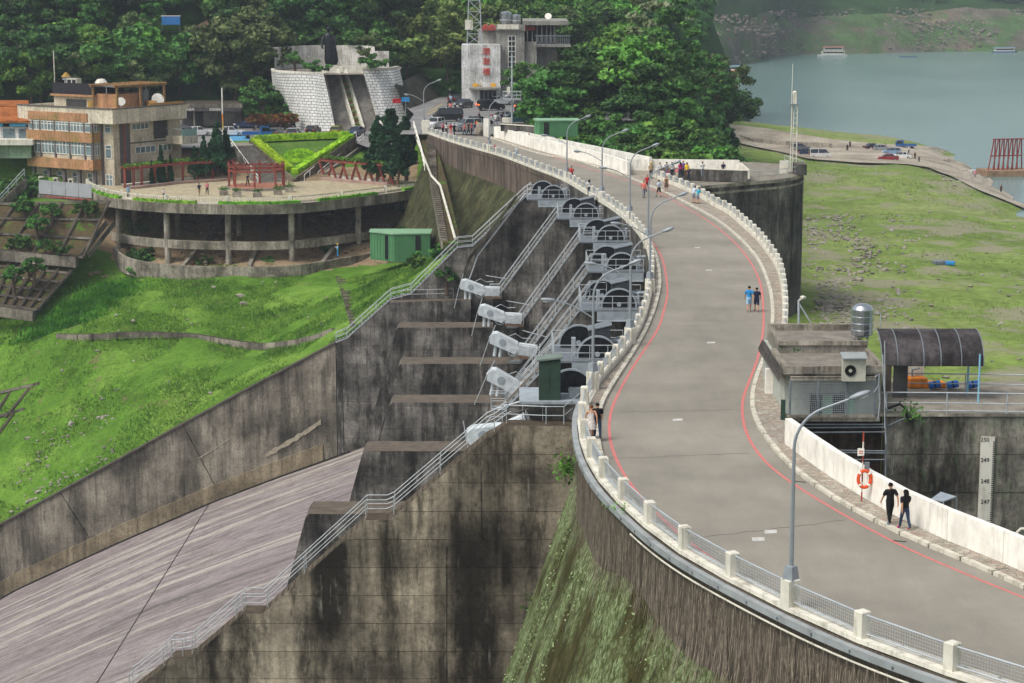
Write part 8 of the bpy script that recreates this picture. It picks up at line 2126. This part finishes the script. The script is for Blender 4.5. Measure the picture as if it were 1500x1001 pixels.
def samp(n, x0, x1, y0, y1, ok, f, hcull=True):
    X = rng.uniform(x0, x1, n); Y = rng.uniform(y0, y1, n); Z = f(X, Y)
    return [(x, y, z) for x, y, z in zip(X, Y, Z) if ok(x, y, z)]
def vis(x, y, z):
    u, v = proj((x, y, z)); return -30 < u < 1530 and -20 < v < 1020
gp = samp(125000, -75, -4, 223.5, 284, lambda x, y, z: vis(x, y, z) and mnoise.noise(Vector((x*.25, y*.25, 0)))+.35 > 0 and not (-58 < x < -14 and y > 268), tz)
tufts('grass_tufts', gp, .26, MG1, 2, 'short bright grass covering the slope below the terrace')
rp_ = []
for _ in range(5000):
    t = random.random(); u = 190+(60-190)*t+random.gauss(0, 26); v = 400+(450-400)*t+random.gauss(0, 16)+abs(t-.5)*10; D = 266-14*t; p = at(u, v, D); rp_.append((p.x, p.y, tzp(p.x, p.y)))
for _ in range(500):
    u = random.uniform(215, 400); v = 420+random.gauss(0, 12); p = at(u, v, 259); rp_.append((p.x, p.y, tzp(p.x, p.y)))
tufts('tall_grass', rp_[:4200], .6, MG2, 3, 'tall dark reed grass at the left foot of the terrace')
wp_ = samp(42000, 30, 230, 150, 420, lambda x, y, z: z > -18.6 and vis(x, y, z) and mnoise.noise(Vector((x*.06, y*.06, 0)))+.1 > 0, pz)
tufts('lakeside_weeds', wp_, .3, MG3, 2, 'patchy weeds on the drained lake bed')
def stones(name, pts, r0_, r1_, mat, label, cat='rocks'):
    ms = []
    for s in range(4): mm = MB(); mm.blob((0, 0, 0), (1, .8, .6), s*5+1, 1, .7, 1.3); ms.append((np.array(mm.v), np.array(mm.f)))
    V = []; F = []; o = 0
    for (x, y, z) in pts:
        v, f = random.choice(ms); s = random.uniform(r0_, r1_)*(1 if random.random() < .93 else 1.8); a = random.random()*6.28; Rm = np.array([[math.cos(a), -math.sin(a), 0], [math.sin(a), math.cos(a), 0], [0, 0, 1]])
        V += (v @ Rm.T*s+np.array([x, y, z])).tolist(); F += (f+o).tolist(); o += len(v)
    me = bpy.data.meshes.new(name); me.from_pydata(V, [], F); me.materials.append(mat); ob = bpy.data.objects.new(name, me); COL.objects.link(ob); tag(ob, label, cat, None, 'stuff')
M_rock = plain('grey_stone', '8d887c', .95, 0, .35, .4, obj=False)
def on_plain(u, v): p = lz(u, v); return (p.x, p.y, p.z)
rk = []
for _ in range(1500):
    u = 1180+abs(random.gauss(0, 75)); v = random.uniform(315, 478)
    if u < 1400 and mnoise.noise(Vector((u*.02, v*.03, 0)))+.25-abs(u-1250)/260 > random.uniform(-.2, .3): rk.append(on_plain(u, v))
for _ in range(130): rk.append(on_plain(random.uniform(1180, 1500), random.uniform(250, 560)))
for _ in range(260): t = random.random(); rk.append(on_plain(1365+t*75+random.gauss(0, 2), 217+t*46+random.gauss(0, 2.5)))
for _ in range(60): t = random.random(); rk.append(on_plain(1340+t*90+random.gauss(0, 3), 243+t*36+random.gauss(0, 2)))
stones('scattered_stones', rk, .12, .42, M_rock, 'grey stones scattered over the drained lake bed')
rk = [(x, y, z+.02) for x, y, z in samp(900, -56, -14, 268, 296, lambda x, y, z: True, lambda X, Y: np.minimum(tz(X, Y), -9.6))]
stones('rubble', rk, .12, .4, plain('brown_rubble', '83735e', .95, 0, .3, 1, obj=False), 'brown rubble on the bare earth under the terrace')
rk = []
for _ in range(140): t = random.random(); p = at(20+150*t+random.gauss(0, 4), 757-85*t-abs(random.gauss(0, 9)), 224.4+random.random()**2*14); rk.append((p.x, p.y, tzp(p.x, p.y)))
for _ in range(70): u, v = random.uniform(20, 480), random.uniform(430, 640); p = at(u, v, random.uniform(226, 262)); rk.append((p.x, p.y, tzp(p.x, p.y)))
stones('wall_edge_stones', rk, .1, .32, M_rock, 'stones lying in the grass above the training wall')
for _ in ():
    pass
# lakeside concrete ramp and track
def sheetpx(nm, pts, mat, dz, n=1, kind='structure'):
    P = [lz(u, v) for u, v in pts]; m = MB(); 
    for p in P: p.z += dz
    m.flat(P); return m.build(nm, mat, kind=kind)
M_sand = concrete('sandy_concrete_apron', 'a39a89', '857c6c', 'b8b09f', .1, white=.1, sc=.6)
def ribbon(nm, A, B, mat, dz, n=24):
    a = resample([lz(*q) for q in A], 6); b = resample([lz(*q) for q in B], 6); k = max(len(a), len(b))
    def rs(L): return resample(L, sum((x-y).length for x, y in zip(L, L[1:]))/(k-1)+1e-6)[:k]
    a, b = rs(a), rs(b); k = min(len(a), len(b)); m = MB(); rows = 5; G_ = [[a[i].lerp(b[i], j/rows) for i in range(k)] for j in range(rows+1)]
    for r_ in G_:
        for p in r_: p.z = float(pz(p.x, p.y))+dz
    for j in range(rows): m.strip(G_[j], G_[j+1])
    m.build(nm, mat, fixn=False, kind='structure')
ribbon('lakeside_apron', [(1050,196),(1104,199),(1170,205),(1225,210),(1300,214),(1369,218),(1402,228),(1424,244),(1450,264),(1480,285),(1510,304)], [(1050,206),(1100,216),(1150,226),(1200,237),(1260,242),(1330,243),(1362,247),(1395,262),(1430,280),(1470,296),(1500,308)], M_sand, .4)
rt_ = thing('ramp_wall', 'low concrete ramp wall beside the lake behind the mast', 'low wall', tuple(lz(1090,208)))
RW = [lz(u, v) for u, v in ((1070,203),(1104,212),(1160,216),(1218,219))]
m = MB()
for a, b in zip(RW, RW[1:]): m.beam(a+Vector((0, 0, .5)), b+Vector((0, 0, .5)), .6, 1.5)
m.build('wall', M_conc_light, rt_)
# rusty trestles on a barge
tb = on(1474,258,-19); br_ = thing('trestle_barge', 'barge deck carrying a row of rusty red steel trestles', 'barge', (tb.x, tb.y, -19))
m = MB(); m.cbox((tb.x, tb.y+2, -18.5), (9.5, 7, 1.3), .1); m.build('hull', plain('weathered_timber', '8d7258', .9, 0, .25, 1), br_)
M_rust = plain('red_rust_steel', '8c3a35', .8, .1, .25, 1)
for i in range(7):
    x = tb.x-3.2+i*1.0; y0 = tb.y+1.2+i*.25
    for (a, b) in (((x-.4, y0-.6, -17.9), (x+.7-i*.05, y0, -11.6)), ((x+1.1, y0+.6, -17.9), (x+1.0-i*.05, y0+.2, -11.6)), ((x+.4, y0, -11.6), (x+1.3, y0, -11.6)), ((x, y0, -15), (x+1.0, y0, -15))): m = MB(); m.beam(a, b, .22, .22); m.build('trestle_bar', M_rust, br_)
# boats
def boat(label, u, v, L, W, H, hull='white', roof='red', deck=1, rz=0.0, cabin=True):
    p = on(u, v, -19); root = thing('boat', label, 'boat', (0, 0, 0)); pl_ = [(-L/2, W*.4), (-L/2, -W*.4), (L*.25, -W/2), (L/2, 0), (L*.25, W/2)]
    m = MB(); a = [Vector((x*.95, y*.8, -.2)) for x, y in pl_]; b = [Vector((x, y, H*.3)) for x, y in pl_]; n = 5; m.add(a+b, [(i, (i+1) % n, n+(i+1) % n, n+i) for i in range(n)]+[tuple(range(n)), tuple(range(n, 2*n))]); m.build('hull', PAINT[hull] if hull in PAINT else PAINTC[hull], root)
    if cabin:
        for d in range(deck):
            z0 = H*.3+d*1.9; l = L*(.7-.12*d); m = MB(); m.box((-l*.58, -W*.36, z0), (l*.5, W*.36, z0+1.7)); m.build('cabin', M_white2, root)
            m = MB(); m.box((-l*.54, -W*.365, z0+.6), (l*.46, W*.365, z0+1.35)); m.build('window_band', M_cglass, root)
        z1 = H*.3+deck*1.9-.2; m = MB(); m.box((-l*.64, -W*.42, z1+.05), (l*.55, W*.42, z1+.25)); m.build('roof', PAINTC.get(roof, M_white2), root)
        m = MB(); m.tube([(l*.4, 0, z1), (l*.4, 0, z1+2)], .05, 5); m.build('mast', M_galv, root)
    root.location = p; root.rotation_euler = (0, 0, rz); return root
boat('white tour boat with a salmon red roof out on the lake', 1219,83,15,4.2,3.4,'white','salmon',2,R(183))
boat('tour boat with a pale blue roof half hidden by the trees', 1072,106,12,4,2.6,'orange','lightblue',1,R(0))
boat('low blue raft-like boat in the middle of the far lake', 1330,84,9,2.2,1.2,'blue','blue',1,0.0,False)
boat('long low blue boat moored by the far right shore', 1472,77,14,3,2.0,'blue','lightblue',1,R(10))
boat('small pale boat at the near shore left of the trestle barge', 1442,252,7,2.2,1.6,'white','lightblue',1,R(20),False)
boat('light blue skiff right beside the trestle barge', 1456,250,8,2.2,1.6,'bluesilver','lightblue',1,R(8),False)
# debris on the lake bed
db = lz(1383,388); dd_ = thing('debris', 'grey and blue plastic debris lying on the lake bed', 'debris', tuple(db))
m = MB(); m.cbox(db+Vector((-.4, 0, .3)), (2.2, 1.2, .6), .3, .1); m.build('grey_sheet', M_galv_d, dd_); m = MB(); m.cbox(db+Vector((.7, -.6, .3)), (1.2, .8, .5), -.3, .1); m.build('blue_sheet', PAINTC['blue'], dd_)
# ------------------------------------------------------------------ far woods
def woods(name, label, pts, r, leafsize, mat, nl=18, cat='forest'):
    C = []; ex = MB()
    for (x, y, z, s) in pts:
        for _ in range(nl):
            d = Vector((random.gauss(0, 1), random.gauss(0, 1), abs(random.gauss(0, 1)))).normalized(); C.append((x+d.x*s, y+d.y*s, z+d.z*s*.9))
        ex.blob((x, y, z), (s*.9, s*.9, s*.85), random.randint(0, 9999), 1, .45)
    me = leafmesh(name, C, leafsize, mat, .7, 0, ([tuple(v) for v in ex.v], [list(f) for f in ex.f])); o = bpy.data.objects.new(name, me); COL.objects.link(o); tag(o, label, cat, None, 'stuff')
pts = []
for i, p in enumerate(SB):
    for _ in range(13):
        o_ = random.uniform(56, 190); j = max(jj for jj in range(len(rows)) if rows[jj][0] <= o_); f = (o_-rows[j][0])/(rows[min(j+1, len(rows)-1)][0]-rows[j][0]+1e-6); z = rows[j][1]+(rows[min(j+1, len(rows)-1)][1]-rows[j][1])*f
        x, y = p.x+random.uniform(-5, 5), p.y+o_; u, v = proj((x, y, z))
        if -20 < v < 60 and 800 < u < 1540: pts.append((x, y, z+2, random.uniform(4, 8)))
woods('far_forest', 'hazy blue-green forest on the hills across the lake', pts, 6, 1.5, leafmat('far_foliage', '203a1c', '2f5226', '436a33', .06), 16)
pts = []
for y in np.arange(400, 600, 6.5):
    for x in np.arange(-20, 62, 6.5):
        xx, yy = x+random.uniform(-3, 3), y+random.uniform(-3, 3); z = tzp(xx, yy)-max(0, xx-(.089*yy+2.5))*1.5
        if z < -17 or xx > .092*yy: continue
        u, v = proj((xx, yy, z)); 
        if 640 < u < 1110 and v > -45: pts.append((xx, yy, z+2.5, random.uniform(3, 5.5)))
for y in np.arange(288, 402, 4.5):
    for x in np.arange(.07*y, .096*y+3, 3.5):
        xx, yy = x+random.uniform(-2, 2), y+random.uniform(-2, 2); z = tzp(xx, yy)-max(0, xx-(.089*yy+2.5))*1.5
        if -18.5 < z: pts.append((xx, yy, z+.8, random.uniform(1.4, 2.8)))
woods('hill_forest', 'dense wooded hillside behind the grey building and the grove', pts, 5, .8, leafmat('hill_foliage', '20401a', '305626', '4a7434', .08), 40)
# rocks on the far bare shore
rk = []
for _ in range(2600):
    i = random.randrange(len(SB)); o_ = random.uniform(2, 48); p = SB[i]; 
    if mnoise.noise(Vector((i*.11, o_*.06, 4))) < -.02: continue
    j = max(jj for jj in range(len(rows)) if rows[jj][0] <= o_); f = (o_-rows[j][0])/(rows[j+1][0]-rows[j][0]); z = rows[j][1]+(rows[j+1][1]-rows[j][1])*f
    rk.append((p.x+random.uniform(-4, 4)+o_*.25, p.y+o_, z))
stones('shore_boulders', rk, .35, 1.1, plain('shore_boulder', '7d756a', .95, 0, .4, .05, obj=False), 'grey boulders along the bare far shore')
# odd items on the plaza
gb_ = on(704,200,-.02); gq = thing('gate_block', 'rough stone gate block at the start of the far parapet', 'stone block', tuple(gb_)); m = MB(); m.blob(gb_+Vector((0, .5, .8)), (.9, .8, 1.0), 3, 2, .35); m.build('stone', M_conc_light, gq)
nb = on(713,203,-.02); nq = thing('notice_sign', 'white notice panel standing beside the stone gate block', 'sign', tuple(nb)); m = MB(); m.cbox(nb+Vector((0, 0, 1.5)), (.9, .08, 2.4)); m.build('panel', M_white, nq)
cp_ = on(750,187,-.02); cq = thing('camera_mast', 'grey mast with a railed camera platform among the cars', 'mast', tuple(cp_))
m = MB(); m.tube([cp_, cp_+Vector((0, 0, 10.5))], .13, 7); m.build('pole', M_galv, cq); m = MB(); m.cbox(cp_+Vector((0, 0, 4.1)), (2.6, 1.6, .15)); m.build('platform', M_galv, cq); railing(cq, [cp_+Vector(q) for q in ((-1.3, -.8, 4.15), (1.3, -.8, 4.15), (1.3, .8, 4.15), (-1.3, .8, 4.15), (-1.3, -.8, 4.15))], 1.0, .04, (.5,), .7)
m = MB(); m.cbox(cp_+Vector((-.5, 0, 5.3)), (.5, .5, 1.0)); m.build('camera_box', M_white2, cq)
ub = on(742,186,-.02); uq = thing('utility_box', 'cream utility box at the foot of the camera mast', 'box', tuple(ub)); m = MB(); m.cbox(ub+Vector((0, 0, .65)), (1.3, .9, 1.3), 0, .05); m.build('body', M_white2, uq)
rb = thing('low_wall', 'dark low wall behind the start of the far parapet', 'low wall', tuple(at(770,190,268))); m = MB(); m.beam(at(735,186,272), at(785,190,266), .4, 1.1); m.build('wall', M_conc_dark, rb); m = MB(); m.beam(at(735,181.5,272), at(786,185,266), .7, .12); m.build('coping', M_white2, rb)
tn_ = on(924,167,-.02); tq = thing('vendor_tent', 'small white-topped vendor tent with red posts under the trees', 'tent', tuple(tn_))
for (x, y) in ((-1.3, -1), (1.3, -1), (1.3, 1), (-1.3, 1)): m = MB(); m.tube([tn_+Vector((x, y, 0)), tn_+Vector((x, y, 2.1))], .06, 5); m.build('post', PAINTC['red'], tq)
m = MB(); P = [tn_+Vector(v) for v in ((-1.6, -1.3, 2.1), (1.6, -1.3, 2.1), (1.6, 1.3, 2.1), (-1.6, 1.3, 2.1), (0, 0, 3.1))]; m.add(P, [(0, 1, 4), (1, 2, 4), (2, 3, 4), (3, 0, 4), (3, 2, 1, 0)]); m.build('canopy', M_white, tq)
bn = at(590,147,332); bq_ = thing('banner', 'red and blue tilted banners beside the lamp near the monument', 'banner', tuple(bn))
for i, (u, v, k_) in enumerate(((581,148,'red'),(594,146,'blue'))): p = at(u, v, 332); m = MB(); m.cbox(p, (1.3, .05, .75), .2); m.build('cloth_panel', PAINTC[k_], bq_); m = MB(); m.tube([p, Vector((p.x, p.y, -3.6))], .04, 5); m.build('pole', M_galv, bq_)
gs = on(427,182,Zc); gsq = thing('small_sign', 'pale green sign board behind the white car', 'sign', tuple(gs)); m = MB(); m.cbox(gs+Vector((0, 1.5, 3.0)), (1.5, .08, .9)); m.build('board', plain('pale_green_board', '9fb8a4', .8), gsq); m = MB(); m.tube([gs+Vector((0, 1.55, 0)), gs+Vector((0, 1.55, 2.6))], .05, 5); m.build('post', M_galv, gsq)
ps = on(451,196,Zc); psq = thing('small_sign', 'small white notice board between the parked cars', 'sign', tuple(ps)); m = MB(); m.cbox(ps+Vector((0, 0, 1.3)), (.6, .06, .9)); m.build('board', M_white, psq); m = MB(); m.tube([ps, ps+Vector((0, 0, .9))], .04, 5); m.build('post', M_galv, psq)
print('trees', cnt, 'objects', len(COL.objects))
HZ = MB(); HZ.box((-1400, -60, -73), (1700, 1900, 130)); 
N = NT('haze'); N.t.nodes.remove(N.b)
pv = N.n('VolumePrincipled'); pv.inputs['Color'].default_value = (.78, .88, 1, 1); pv.inputs['Density'].default_value = .0002; pv.inputs['Anisotropy'].default_value = .2
out = [x for x in N.t.nodes if x.type == 'OUTPUT_MATERIAL'][0]; N.t.links.new(pv.outputs[0], out.inputs['Volume'])
hz = HZ.build('haze', N.m, kind='stuff')
